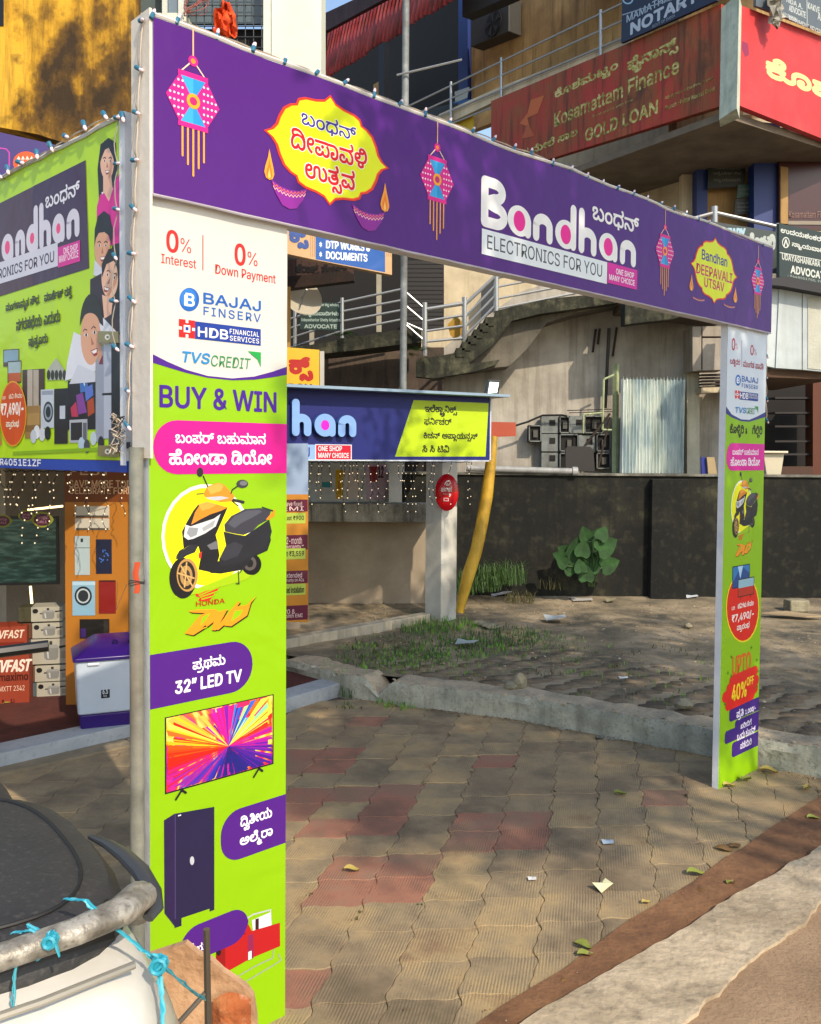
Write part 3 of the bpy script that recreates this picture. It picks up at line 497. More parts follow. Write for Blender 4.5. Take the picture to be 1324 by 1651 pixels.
 121: [[0,-51,-14,2,-4,3,-4,6,1,9,3,4,11,7,2,3,-1,2,-4,1,-5,-1,-2,-3,1,-3,-8,-3,-1,7,3,7,5,2,12,1,6,-3,3,-7,-1,-5,-15,-11,-1,-3,1,-4,5,-2,13,0,5,2,6,5,2,11,-14,18,-3,6,0,8,4,6,10,3,11,-3,3,-4,2,-6,-9,-2,-1,4,-6,3,-3,-1,-2,-4,2,-5,12,-14,3,-8,0,-11,-5,-9,-13,-7]],
 161: [[28,-2,-12,3,-9,8,-2,5,-1,12,5,9,8,5,12,0,5,-3,4,-8,-2,-7,-9,0,1,2,-1,6,-5,2,-6,-3,-2,-3,0,-10,3,-4,5,-3,7,-1,8,1,5,4,3,5,1,6,10,0,2,-7,3,-5,5,-3,5,-1,6,2,4,3,3,11,-1,7,-5,12,-8,10,-15,7,19,0,11,-9,7,-12,2,-14,-3,-15,-8,-9,-11,-3,-10,2,-4,2,-6,6,-2,5,3,0,-3,-5,-7,-7],
  [4,59,0,10,77,0,0,-10]],
 122: [[15,-16,-4,-8,-7,-6,-8,-4,-10,-2,-17,-1,-16,3,3,8,13,-2,19,1,10,5,6,7,2,8,-1,8,-4,7,9,4,5,-10,1,-5]],
 229: [[89,-2,-16,5,-7,5,-6,7,6,7,12,-11,11,-3,5,1,5,3,3,4,4,12,0,18,-4,17,-8,14,-11,9,-6,1,-6,-2,-3,-5,2,-5,10,-1,4,2,3,4,1,5,9,-1,-3,-8,-4,-6,-6,-4,-11,-1,-7,2,-6,7,-1,3,1,9,4,5,6,3,7,1,9,-1,7,-3,13,-13,8,-19,2,-11,0,-24,-3,-10,-4,-7,-6,-5,-7,-3],
  [38,-2,-8,1,-7,3,-10,8,-4,6,-4,12,1,16,3,9,5,7,7,6,8,3,18,1,13,-7,8,-10,4,-19,-5,-18,-11,-13],
  [38,8,12,3,5,4,6,12,0,15,-2,6,-8,9,-6,3,-13,0,-6,-2,-8,-9,-3,-14,3,-15,3,-5,5,-4],
  [136,-2,-17,5,-12,12,6,7,5,-6,12,-7,6,-1,7,2,5,3,3,6,1,7,-3,16,-9,11,-12,8,5,10,15,-11,11,-14,2,-9,1,-18,-2,-7,-9,-10,-7,-3]],
 276: [[-44,5,4,-5,10,-7,11,-4,7,-1,8,1,13,7,4,6,3,17,-1,9,-7,20,-8,10,9,6,8,-11,5,-11,3,-11,1,-22,-6,-15,-10,-10,-7,-3,-15,-2,-22,5,-12,9,-5,6]],
 111: [[13,-22,-2,-7,-8,-8,-11,-2,-48,0,0,9,40,0,-3,-2,-2,5,1,13,10,7,6,1,7,-2,5,-3,4,-5],
  [-12,-28,3,-4,-5,2,6,0,8,2,3,3,-2,8,-2,2,-7,0,-4,-5]],
 156: [[28,-2,-12,3,-9,8,-2,5,-1,12,5,9,8,5,12,0,5,-3,4,-8,-2,-7,-9,0,1,2,-1,6,-5,2,-6,-3,-2,-3,0,-10,3,-4,5,-3,7,-1,8,1,5,4,3,5,1,6,10,0,2,-7,3,-5,5,-3,5,-1,6,2,4,3,3,11,-1,7,-5,12,-8,10,-15,7,19,0,11,-9,7,-12,2,-14,-3,-15,-8,-9,-11,-3,-10,2,-4,2,-6,6,-2,5,3,0,-3,-5,-7,-7],
  [4,59,0,10,69,0,8,2,3,6,-2,8,-6,8,8,6,5,-6,3,-6,2,-11,-2,-9,-3,-3,-8,-4,-11,-1],
  [114,-2,-17,5,-13,12,7,7,5,-6,11,-7,7,-1,12,5,3,6,1,7,-1,8,-6,13,-6,6,-13,7,17,0,10,-8,7,-11,2,-19,-3,-10,-6,-8,-5,-3],
  [100,59,0,10,26,0,0,-10]],
 93: [[69,59,-45,0,-6,-2,-3,-3,-1,-5,1,-5,13,-5,20,0,0,-9,-20,0,-7,-2,-4,-3,-2,-5,2,-6,9,-4,5,0,0,-10,-7,0,-12,4,-7,10,2,14,5,5,4,1,-5,2,-4,4,-2,5,-1,9,5,9,10,5,9,1,41,0]],
 259: [[28,-2,-12,3,-9,8,-2,5,-1,12,5,9,8,5,12,0,5,-3,4,-8,-2,-7,-9,0,1,2,-1,6,-5,2,-6,-3,-2,-3,0,-10,3,-4,5,-3,7,-1,8,1,5,4,3,5,1,6,10,0,2,-7,3,-5,5,-3,5,-1,7,2,3,3,3,11,-2,12,-9,12,9,6,9,-13,3,-16,-3,-15,-8,-9,-11,-3,-10,2,-4,2,-6,6,-2,5,3,0,-3,-5,-7,-7],
  [46,-18,0,20,10,0,1,-20],
  [50,37,-5,2,-2,5,2,6,5,2,5,-2,3,-6,-3,-5],
  [4,59,0,10,67,0,8,2,2,2,3,8,-3,9,-4,2,-9,0,-4,-2,-2,-3,-1,-6,-4,5,5,1,4,-2,2,-4,-2,-4,-5,-2,-4,1,-4,6,0,7,2,4,7,6,5,2,12,-1,9,-5,5,-9,1,-10,-3,-8,-5,-5,-15,-4]],
 216: [[27,-2,-6,1,-10,7,-5,13,-1,10,3,16,9,12,6,5,8,4,8,2,15,1,12,-3,15,-12,4,-13,-4,-12,-8,-4,-5,-1,-8,2,-5,4,-3,8,5,9,4,2,10,1,6,-2,7,-5,4,-6,3,-14,-3,-13,-3,-5,-10,-6,-6,-1,-8,1,-11,7,-4,7,4,1,-3,-6,-7,-7],
  [28,8,6,1,7,8,2,6,9,0,2,-7,8,-7,6,-1,7,2,5,5,2,8,-2,9,-4,8,-8,3,-4,-2,-2,-3,2,-4,4,-2,5,1,3,3,2,6,-2,7,-3,3,-11,6,-22,1,-7,-2,-5,-3,-8,-8,-4,-12,0,-15,3,-6,4,-4],
  [36,93,19,-3,15,-7,6,-5,11,-18,2,-13,-3,-11,-10,17,5,2,-8,12,-5,5,-12,7,-12,4,-18,-1,-5,-4,-2,-5,1,-6,4,-5,-8,-6,-4,5,-3,12,1,7,3,5,9,6]],
 108: [[-36,-44,-5,6,-1,4,1,12,7,10,13,5,17,-1,9,-4,5,-5,1,-5,3,-4,1,-6,-2,-7,-9,-7,-9,0,-7,4,-3,4,1,0,-3,-4,-7,-4],
  [-27,-38,5,2,3,5,9,0,1,-3,4,-4,8,1,3,2,1,5,1,-1,-8,-3,-4,0,-4,2,-3,7,1,4,4,3,8,1,-2,-1,-2,2,-7,1,-14,-1,-6,-3,-5,-11,2,-6],
  [0,-28,3,1,2,2,-2,1,-3,1,-3,-1,0,-1,0,-2]],
 160: [[45,-2,-13,4,-5,6,-1,8,6,8,0,-3,-15,5,-10,9,-2,6,-1,13,2,6,8,8,5,2,11,0,8,-3,3,-3,2,-9,-2,-8,-7,-6,-5,-2,-7,0,-12,3,1,8,10,-3,6,1,6,4,-2,8,-6,2,-5,-1,-4,-3,-2,-4,-1,-9,1,-3,6,-7,10,-4,16,-2,12,1,9,4,5,5,2,7,-1,5,-5,6,-4,2,-12,0,0,10,20,0,0,-10,-3,5,8,-4,7,-10,0,-10,-2,-5,-6,-7,-16,-7,-1,3,4,-4,2,-7,-1,-6,-4,-4,-6,-3],
  [46,7,7,2,2,2,0,6,-6,4,-4,1,-4,-1,-5,-4,2,-8]],
 236: [[60,-2,-11,3,-7,6,-8,13,-7,8,-5,1,-6,-3,-2,-3,1,-13,5,-8,-10,-4,-6,15,0,11,5,9,4,3,14,2,11,-6,13,-20,10,-4,9,5,2,5,1,12,-5,12,-5,6,8,6,5,-6,7,-15,1,-8,-2,-11,-5,-8,-7,-6],
  [37,44,-17,4,5,8,6,-3,15,2,2,2,2,10,-2,7,-5,5,-7,2,-6,-2,-2,-5,1,-4,6,-2,9,2,7,7,3,-6,-6,-7,-8,-4,-13,1,-8,8,-1,5,5,11,6,3,7,1,12,-3,8,-8,3,-12,-1,-7,-5,-10,-5,-3]],
 271: [[29,-2,-10,2,-8,5,-5,7,-2,11,2,9,5,8,8,5,14,2,9,-3,4,-4,-1,-1,1,2,-2,8,-7,8,-11,3,19,1,5,-4,4,-6,1,-12,-1,1,5,4,9,3,14,-2,8,-5,4,-8,2,-9,-2,-10,-5,-8,-8,-5,-10,-2,-10,2,-8,5,-4,8,2,0,-8,-11,-4,-2],
  [30,8,7,1,5,3,3,11,-1,6,-3,5,-11,4,-9,-2,-5,-6,-2,-7,1,-6,3,-5,5,-3],
  [70,8,7,1,5,3,3,5,1,6,-2,8,-5,5,-9,2,-11,-5,-3,-4,-1,-6,1,-6,3,-5,5,-3],
  [4,59,0,10,69,0,8,2,2,2,3,8,-3,9,-4,2,-9,0,-4,-2,-2,-3,-1,-6,-4,5,5,1,4,-2,2,-4,-2,-4,-5,-2,-4,1,-4,6,0,7,2,4,7,6,5,2,12,-1,9,-5,5,-9,1,-10,-3,-8,-5,-5,-15,-4]],
 144: [[27,-2,-9,2,-7,6,-4,9,-2,13,2,14,3,6,9,10,6,3,1,-2,-21,0,0,10,72,0,0,-10,-3,0,0,2,4,-2,6,-6,2,-7,-1,-12,-4,-5,-8,-4,-5,-1,-8,2,-5,4,-3,8,5,9,4,2,10,1,6,-2,7,-5,4,-6,3,-14,-3,-13,-3,-5,-10,-6,-6,-1,-8,1,-11,7,-4,7,4,1,-3,-6,-7,-7],
  [28,8,6,1,7,8,2,6,9,0,2,-7,8,-7,6,-1,7,2,5,5,2,8,-2,9,-4,8,-8,3,-4,-2,-2,-3,2,-4,4,-2,5,1,3,3,2,6,-2,7,-6,6,-4,2,-15,3,-11,-1,-7,-2,-5,-3,-8,-8,-4,-12,0,-15,3,-6,4,-4]],
 284: [[38,-2,-8,1,-7,3,-10,8,-4,6,-4,12,1,16,3,9,5,7,7,6,8,3,9,1,16,-3,6,-4,8,-10,4,-19,-5,-18,-11,-13],
  [38,8,12,3,5,4,6,12,0,15,-2,6,-8,9,-6,3,-13,0,-6,-2,-8,-9,-3,-14,3,-15,3,-5,5,-4],
  [90,-2,-16,5,-13,12,6,7,5,-6,12,-7,6,-1,7,2,5,3,3,6,1,7,-3,15,-9,12,-6,4,-8,3,18,0,10,-8,4,-6,4,-12,-1,-17,-4,-9,-8,-7],
  [75,59,0,10,17,0,8,2,3,2,2,4,-1,9,-2,4,-4,2,-9,0,-4,-2,-2,-3,-1,-6,-3,5,4,1,5,-2,2,-4,-2,-4,-5,-2,-7,3,-2,7,5,11,9,5,6,0,12,-3,4,-3,5,-9,-1,-14,-4,-7,-3,-2,-15,-4],
  [132,-2,-14,5,-12,11,7,7,9,-10,10,-3,5,1,3,2,3,9,-1,14,1,15,3,8,11,10,16,3,9,0,14,-7,9,-11,5,-22,-1,-9,-6,-14,-5,-5,-7,-3,-8,-1,-12,3,-4,3,-5,9,0,11,4,7,10,4,7,-2,2,-3,0,-7,-7,-4,-5,2,-2,5,1,0,-1,-11,6,-6,11,-1,7,5,4,10,0,14,-2,8,-9,11,-6,4,-8,1,-7,-1,-9,-5,-5,-9,-1,-14,1,-13,-3,-12,-3,-4,-9,-4]],
}
KN_LAYOUT = {
 'LED ಟಿವಿ ಕೇವಲ': [0,0,0,-214,2240,0,-233,3055,0,-240,4173,0,3285,4747,0,3253,5155,0,3250,5949,0],
 'LED ಟಿವಿಗಳು ಕೇವಲ': [0,0,0,-214,2240,0,-233,3055,0,3223,3873,0,3251,4521,0,-280,5231,0,-240,5905,0,3285,6479,0,3253,6887,0,3250,7681,0],
 'ಅಡ್ವೊಕೇಟ್ ಗೌಡ': [3205,0,0,-250,863,0,-126,1631,0,3266,1759,0,-240,2505,0,3285,3079,0,-178,3487,0,-136,4915,0,3276,5563,0,3233,5993,0],
 'ಅಲ~ಮೆರಾ': [3205,0,0,-265,863,0,-120,1632,0,-158,1882,0,3262,2533,0],
 'ಇಲೆಕ~ಟ~ರಾನಿಕ~ಸ್': [3207,0,0,-265,711,0,-134,1480,0,3262,2054,0,-297,2503,0,-223,2752,0,-168,3494,0,-129,4381,0],
 'ಉತ~ಸವ': [3209,0,0,3236,1222,0,-129,1844,0,3253,1964,0],
 'ಉದಯಶಂಕರ ಶೆಟ್ಟಿ': [3209,0,0,3238,1222,0,3247,1987,0,3254,3323,0,3202,3953,0,3221,4503,0,3248,5077,0,-268,6028,0,-214,6658,0,-106,7473,0],
 'ಉದಯಶಂಕರ ಶೆಟ್ಟಿ ಅರಿಯಡ್ಕ': [3209,0,0,3238,1222,0,3247,1987,0,3254,3323,0,3202,3953,0,3221,4503,0,3248,5077,0,-268,6028,0,-214,6658,0,-106,7473,0,3205,7908,0,-230,8771,0,3247,9422,0,3233,10758,0,-96,11526,0],
 'ಎ ಬಾಲ ಗೌಡ': [3214,0,0,-154,1087,0,3262,1892,0,3250,2341,0,-136,3400,0,3276,4048,0,3233,4478,0],
 'ಒಂದು ಕೂಪನ್': [3218,0,0,3202,775,0,3238,1325,0,3265,2090,0,3221,2754,0,3266,3328,0,3242,4074,0,-187,4866,0],
 'ಕ~ಸ್': [-168,0,0,-129,887,0],
 'ಕಿಚನ್ ಅಪ~ಲಾಯನ~ಸಸ್': [-206,0,0,3226,574,0,-187,1371,0,3205,2694,0,-152,3557,0,3262,4349,0,-124,4798,0,3247,4861,0,3240,6197,0,-129,6908,0,-201,7028,0],
 'ಕೊಳ~ಳಿರಿ & ಗೆಲ~ಲಿರಿ': [-240,0,0,3266,574,0,-232,1320,0,-125,2040,0,-230,2165,0,0,3076,0,-242,4496,0,-231,5144,0,-124,5939,0,-230,6002,0],
 'ಕೊಶಮಟ~ಟಂ': [-240,0,0,3266,574,0,3254,1320,0,3246,1950,0,3231,3106,0,-106,3921,0,3202,4056,0],
 'ಖರೀದಿಗೆ': [3222,0,0,-230,849,0,3285,1500,0,-221,1908,0,-242,2673,0],
 'ಚಿನ್ನದ ಮೇಲೆ ಸಾಲ': [-210,0,0,3240,797,0,-115,1508,0,3238,1613,0,-262,2678,0,3285,3834,0,-265,4242,0,-164,5311,0,3262,6020,0,3250,6469,0],
 'ಜೆರಾಕ್ಸ್ ಸೆಂಟರ್': [-246,0,0,-158,775,0,3262,1426,0,-168,1875,0,-129,2762,0,-270,3182,0,3202,3891,0,3231,4441,0,-194,5256,0],
 'ತೃತೀ': [3236,0,0,3267,622,0,-219,745,0,3285,1361,0],
 'ದ~ವಿತೀಯ': [-221,0,0,-126,765,0,-219,893,0,3285,1509,0,3247,1917,0],
 'ದೀಪಾವಳಿ': [-221,0,0,3285,765,0,-152,1173,0,3262,1965,0,3253,2414,0,-232,3208,0],
 'ನಗರಸಭೆಯ ಎದುರು': [3240,0,0,3223,711,0,3248,1359,0,3256,2010,0,-261,2719,0,3247,3524,0,3214,5160,0,3238,5947,0,3265,6712,0,3248,7076,0,3265,7727,0],
 'ನೋಟರಿ': [-257,0,0,3266,711,0,3285,1457,0,3231,1865,0,-230,2680,0],
 'ನ್ಯಾಯವಾದಿ': [-151,0,0,3262,711,0,-121,1160,0,3247,1420,0,-161,2756,0,3262,3550,0,-221,3999,0],
 'ನ್ಯಾಯವಾದಿಗಳು': [-151,0,0,3262,711,0,-121,1160,0,3247,1420,0,-161,2756,0,3262,3550,0,-221,3999,0,3223,4764,0,3251,5412,0,-280,6122,0],
 'ಪ~ರತಿ ₹1,000/-': [3242,0,0,-122,792,0,-219,926,0,0,1802,0],
 'ಪ~ರಥಮ': [3242,0,0,-122,792,0,3237,926,0,3246,1691,0],
 'ಪ~ರಾರಂಭ': [-152,0,0,3262,792,0,-122,1241,0,3248,1375,0,3202,2026,0,3245,2576,0],
 'ಪಡೆಯಿರಿ': [3242,0,0,-250,792,0,-229,1560,0,-230,2896,0],
 'ಪುತ~ತೂರು': [3242,0,0,-276,792,0,3236,1044,0,-111,1666,0,3266,1731,0,3248,2477,0,3265,3128,0],
 'ಪುತ್ತೂರು ಮಾರ್ಕೆಟ್ ರಸ್ತೆ': [3242,0,0,-276,792,0,3236,1044,0,-111,1666,0,3266,1731,0,3248,2477,0,3265,3128,0,-156,3792,0,3262,4948,0,-240,5397,0,-93,5971,0,-178,6538,0,3248,7966,0,-270,8617,0,-111,9326,0],
 'ಫರ್ನಿಚರ್': [3243,0,0,-223,792,0,-93,1534,0,3226,2101,0,-194,2898,0],
 'ಫೈನಾನ~ಸ್': [-259,0,0,3286,792,0,-151,975,0,3262,1686,0,-187,2135,0,-129,3158,0],
 'ಬಂಧನ್': [3244,0,0,3202,800,0,3239,1350,0,-187,2115,0],
 'ಬಂಪರ್ ಬಹುಮಾನ': [3244,0,0,3202,800,0,3242,1350,0,-194,2142,0,3244,3406,0,3257,4206,0,3265,5007,0,-156,5371,0,3262,6527,0,3240,6976,0],
 'ಬಡ~ಡಿದರ': [3244,0,0,-216,800,0,-108,1568,0,3238,1639,0,3248,2404,0],
 'ಮಂಗಳಾಮೃತ ಸೌಧ, ಮಾರ್ಕೆಟ್ ರಸ~ತೆ': [3246,0,0,3202,1156,0,3223,1706,0,-160,2354,0,3262,3064,0,3246,3513,0,3267,4669,0,3236,4792,0,-164,5714,0,3276,6423,0,3239,6853,0,0,7618,0,-156,8738,0,3262,9894,0,-240,10343,0,-93,10917,0,-178,11484,0,3248,12912,0,-270,13563,0,-111,14272,0],
 'ಮುಂಗಡ ಪಾವತಿ': [3246,0,0,3265,1156,0,3202,1520,0,3223,2070,0,3233,2718,0,-152,3786,0,3262,4578,0,3253,5027,0,-219,5821,0],
 'ಯ': [3247,0,0],
 'ಸಿ ಸಿ ಟಿವಿ': [-236,0,0,-236,1005,0,-214,2010,0,-233,2825,0],
 'ಹೋಂಡಾ ಡಿಯೋ': [-271,0,0,3266,801,0,3285,1547,0,3202,1955,0,-144,2505,0,3262,3273,0,-216,4022,0,-284,4790,0,3285,6505,0],
}
KC = {}
KBAND = .015
def kfill(cs):
    """fill closed outlines by horizontal bands with the non-zero rule, so crossing strokes fill as ink does"""
    ys = [y for c in cs for x, y in c]; y = min(ys); vs, fs = [], []
    edges = [(p, q) for c in cs for p, q in zip(c, c[1:] + c[:1]) if p[1] != q[1]]
    while y < max(ys):
        m = y + KBAND / 2; hit = []
        for p, q in edges:
            if (p[1] <= m) != (q[1] <= m):
                t = (m - p[1]) / (q[1] - p[1]); sl = max(-1.3, min(1.3, (q[0] - p[0]) / (q[1] - p[1]))) * KBAND / 2
                hit.append((p[0] + (q[0] - p[0]) * t, 1 if q[1] > p[1] else -1, sl))
        hit.sort(); w = 0
        for x, d, sl in hit:
            if w == 0: x0, s0 = x, sl
            w += d
            if w == 0 and x > x0:
                k = len(vs); vs += [(x0 - s0, y), (x - sl, y), (x + sl, y + KBAND), (x0 + s0, y + KBAND)]; fs.append((k, k + 1, k + 2, k + 3))
        y += KBAND
    return vs, fs, [0] * len(vs)
def text_outlines(ch):
    c = bpy.data.curves.new('t', 'FONT'); c.body = ch; c.size = 1
    o = bpy.data.objects.new('t', c); COL.objects.link(o); dg = bpy.context.evaluated_depsgraph_get(); dg.update()
    cu = o.evaluated_get(dg).to_curve(dg); out = []
    for sp in cu.splines:
        P_ = sp.bezier_points; l = []
        for a, b in zip(list(P_), list(P_)[1:] + [P_[0]]):
            for i in range(4):
                t = i / 4; v = a.co * (1 - t) ** 3 + a.handle_right * (3 * t * (1 - t) ** 2) + b.handle_left * (3 * t * t * (1 - t)) + b.co * t ** 3; l.append((v.x, v.y))
        if l: out.append(l)
    o.to_curve_clear() if hasattr(o, 'to_curve_clear') else None
    bpy.data.objects.remove(o); bpy.data.curves.remove(c)
    return out
def kglyph(g):
    if g in KC: return KC[g]
    if g > 0:
        rv = [p for l in text_outlines(chr(3244)) for p in l] if 'ref' not in KC else None
        if rv: KC['ref'] = 0.7360 / (max(p[0] for p in rv) - min(p[0] for p in rv))
        k = KC['ref']; KC[g] = kfill([[(x * k, y * k) for x, y in l] for l in text_outlines(chr(g))])
    else:
        cs = []
        for d in KN_GLYPHS[-g]:
            x = y = 0; c = []
            for i in range(0, len(d), 2): x += d[i]; y += d[i + 1]; c.append((x * .008, y * .008))
            cs.append(c)
        KC[g] = kfill(cs)
    return KC[g]
def ktext(s):
    L_ = KN_LAYOUT[s]; words = [w for w in ''.join(c if ord(c) < 3200 else ' ' for c in s.replace('~', '')).split()]
    vs, fs, isl = [], [], []; wi = 0
    for n in range(0, len(L_), 3):
        g, a, b = L_[n], L_[n + 1] / 1000, L_[n + 2] / 1000; q_ = 1.0
        if g == 0: v, f, i_ = raw_text(words[min(wi, len(words) - 1)], 'sans', 0.0, 1.0); wi += 1; q_ = .9
        else: v, f, i_ = kglyph(g)
        k = len(vs); vs += [(x * q_ + a, y * q_ + b) for x, y in v]; fs += [tuple(k + j for j in q) for q in f]; isl += [i + 3 * (n // 3 % 2) for i in i_]
    return vs, fs, isl
# ================================================================== the festival gate
gb = on_z(459, 1638)
gd = ray(2170, 747)
GP = Plane((gb.x, gb.y), (gd.x, gd.y))
WHITE, PURP, GREEN, PINK = 'cfcec9', '50197a', '8abb05', 'd01289'
frame_m = rough_mat('frame_metal', [(0.35, '8e9490'), (0.6, 'b9bcb6'), (0.7, 'a58c6c')], scale=9, rough=0.5, bump=0.1)
flexback = rough_mat('flex_edge', [(0.3, 'c9cfd6'), (0.7, 'e2e4e6')], scale=6, rough=0.6, bump=0.2, bscale=14)
gate = thing('entrance_gate', GP.at(0, 0), 'tall purple and green printed festival gate standing over the paved forecourt', 'gate')

def mapper(ox, oy, k):
    return lambda pts: [(ox + x / k, oy + y / k) for x, y in pts]
Z1, Z2, Z3 = mapper(0, 0, 3.152), mapper(400, 0, 2.878), mapper(840, 0, 2.736)
Z5, Z6, Z8 = mapper(200, 300, 3.44), mapper(200, 740, 3.59), mapper(0, 1180, 2.648)

def framec(P, xc, yb, yt, x0, x1):
    v0 = P.pl.uv(xc, yb)[1]; v1 = P.pl.uv(xc, yt)[1]
    return (P.pl.uv(x0, (yb + yt) / 2)[0], v0, P.pl.uv(x1, (yb + yt) / 2)[0], v1)

def panel_mesh(pl, u0, u1, v0, v1, w, t, face, side, nx=14, nz=10, amp=0.004, seed=0, sag=0.0, slim=0.0):
    """box frame under a stretched print: gently uneven face, closed back"""
    mb = MB(); rows = []
    for j in range(nz + 1):
        r = []
        for i in range(nx + 1):
            a, b = i / nx, j / nz
            e = min(a, 1 - a) * nx; f = min(b, 1 - b) * nz
            k = min(1, e) * min(1, f)
            d = noise.noise(Vector((u0 + a * (u1 - u0), (v0 + b * (v1 - v0)) * 1.0, seed)) * 2.3) * amp * k
            vv = v0 + b * (v1 - v0)
            if j == nz: vv += sag * noise.noise(Vector((a * 9, seed, 3)))
            r.append(pl.at(u0 + a * (u1 - u0), vv, w + d - amp))
        rows.append(r)
    mb.grid(rows, face)
    back = [pl.at(u0, v0, w - t), pl.at(u1, v0, w - t), pl.at(u1, v1, w - t), pl.at(u0, v1, w - t)]
    mb.add(back, [(3, 2, 1, 0)], side)
    L = [r[0] for r in rows]; R_ = [r[-1] for r in rows]
    def strip(line, b0, b1):
        n = len(line); bb = [b0.lerp(b1, i / (n - 1)) for i in range(n)]
        mb.add(list(line) + bb, [(i, i + 1, n + i + 1, n + i) for i in range(n - 1)], side)
    strip(L, back[0], back[3]); strip(R_, back[1], back[2]); strip(rows[0], back[0], back[1]); strip(rows[-1], back[3], back[2])
    return mb

# ---- extents on the gate plane
HU0 = GP.uv(240, 170)[0]; HU1 = GP.uv(1238, 470)[0]
HV1 = (GP.uv(243, 32)[1] + GP.uv(1240, 402)[1]) / 2; HV0 = (GP.uv(237, 312)[1] + GP.uv(1236, 537)[1]) / 2
LU0 = GP.uv(241, 900)[0]; LU1 = GP.uv(462, 900)[0]
RU0 = GP.uv(1166, 900)[0]; RU1 = GP.uv(1229, 900)[0]
HW = 0.035
header = panel_mesh(GP, HU0, HU1, HV0, HV1, HW, 0.10, print_mat(PURP), flexback, 40, 8, 0.0012, 1, sag=0.022).build('header_panel', gate, smooth=True)
lpan = panel_mesh(GP, LU0, LU1, 0.0, HV0 + 0.02, 0.0, 0.05, print_mat(GREEN), flexback, 6, 26, 0.001, 2).build('left_pillar_panel', gate, smooth=True)
rpan = panel_mesh(GP, RU0, RU1, 0.0, HV0 + 0.02, 0.0, 0.05, print_mat(GREEN), flexback, 6, 26, 0.001, 3).build('right_pillar_panel', gate, smooth=True)
# steel behind the panels
mb = MB()
for u in (HU0 + 0.02, HU1 - 0.02): mb.tube([GP.at(u, 0, -0.085), GP.at(u, HV1 - 0.03, -0.085)], 0.02, frame_m)
mb.tube([GP.at(HU0, HV1 - 0.1, -0.09), GP.at(HU1, HV1 - 0.1, -0.09)], 0.018, frame_m)
mb.tube([GP.at(HU0, HV0 + 0.1, -0.09), GP.at(HU1, HV0 + 0.1, -0.09)], 0.018, frame_m)
mb.build('steel_frame', gate, smooth=True)
# cream end cover of the gate on its left end
slab(GP, HU0 - 0.012, 2.38, HU0 - 0.002, HV1 + 0.03, 0.03, -0.115, rough_mat('cream_cover', [(0.3, 'd8cdbd'), (0.7, 'e6dece')], rough=0.7, bump=0.25, bscale=12)).build('end_cover', gate, label='cream cloth cover on the left end of the gate')
# top hem of the header
mb = MB()
pts = [GP.at(HU0 + (HU1 - HU0) * i / 40, HV1 + 0.012 + 0.022 * noise.noise(Vector((i / 40 * 9, 1, 3))), HW - 0.004 + RND.uniform(-0.004, 0.003)) for i in range(41)]
mb.tube(pts, 0.008, plain('dcd8d2', 0.6), n=6)
pts = [GP.at(HU0 + (HU1 - HU0) * i / 40, HV0 - 0.004 + RND.uniform(-0.003, 0.003), HW - 0.006) for i in range(41)]
mb.tube(pts, 0.006, plain('b9b3bd', 0.6), n=6)
mb.build('hem', header, smooth=True)

# ---- reusable artwork
def lantern(P, F, soft=False):
    g = '8fe07a' if False else None
    pk, bl, yl = 'd8208a', '3aa7e6', 'f0a628'
    P.line([(0.5, 1), (0.5, 0.80)], 0.006, 'e8b48a', F)
    P.line([(0.5, 0.79), (0.27, 0.69)], 0.005, 'f2d0b8', F); P.line([(0.5, 0.79), (0.73, 0.69)], 0.005, 'f2d0b8', F)
    P.ell(0.5, 0.785, 0.09, 0.036, pk, F); P.ell(0.5, 0.785, 0.045, 0.018, 'f08a2a', F)
    for x, y in ((.3, .12), (.4, .07), (.5, 0), (.6, .06), (.7, .11)): P.line([(x, .33), (x, y)], 0.0075, 'efa63c', F)
    P.poly([(.27, .69), (.73, .69), (1, .51), (.73, .33), (.27, .33), (0, .51)], pk, F=F)
    P.poly([(.27, .665), (.73, .665), (.5, .51)], bl, F=F); P.poly([(.27, .355), (.73, .355), (.5, .51)], bl, F=F)
    P.poly([(.5, .665), (.73, .665), (.5, .51)], '2b93d2', F=F); P.poly([(.5, .355), (.73, .355), (.5, .51)], '2b93d2', F=F)
    P.rect(.22, .665, .78, .70, pk, F=F); P.rect(.22, .32, .78, .355, pk, F=F)
    for s in (-1, 1):
        for i in range(4):
            for j in range(6):
                x = .5 + s * (.20 + i * .075); y = .51 + (j - 2.5) * .047
                if abs(y - .51) < .17 - (abs(x - .5) - .18) * .52 and abs(x - .5) > abs(y - .51) * 1.4: P.ell(x, y, .022, .009, 'f3dff0', F, 6)
    P.ell(.5, .51, .125, .052, yl, F); P.ell(.5, .51, .07, .028, 'c0246e', F)
def badge(P, F):
    q = [(1, 0), (.90, .07), (.83, .18), (.79, .33), (.72, .50), (.62, .60), (.53, .64), (.50, .74), (.40, .80), (.22, .83), (.09, .88), (0, 1)]
    pts = q + [(-x, y) for x, y in reversed(q[:-1])] + [(-x, -y) for x, y in q[1:]] + [(x, -y) for x, y in reversed(q[1:-1])]
    for k, c in ((1.0, 'e23a1e'), (.955, 'f4a614'), (.94, 'e2ee0c')):
        P.poly([(.5 + x * k / 2, .5 + y * k / 2) for x, y in pts], c, F=F)
def flame(P, xc, yb, yt, w):
    F = framec(P, xc, yb, yt, xc - w, xc + w)
    drop = [(.5, 1), (.38, .72), (.14, .42), (.05, .22), (.2, .05), (.5, 0), (.8, .05), (.95, .22), (.86, .42), (.66, .72)]
    P.poly(drop, 'f0a030', F=F); P.poly([(.5 + (x - .5) * .6, y * .66 + .03) for x, y in drop], 'e87820', F=F); P.poly([(.5 + (x - .5) * .3, y * .35 + .05) for x, y in drop], 'f6c060', F=F)
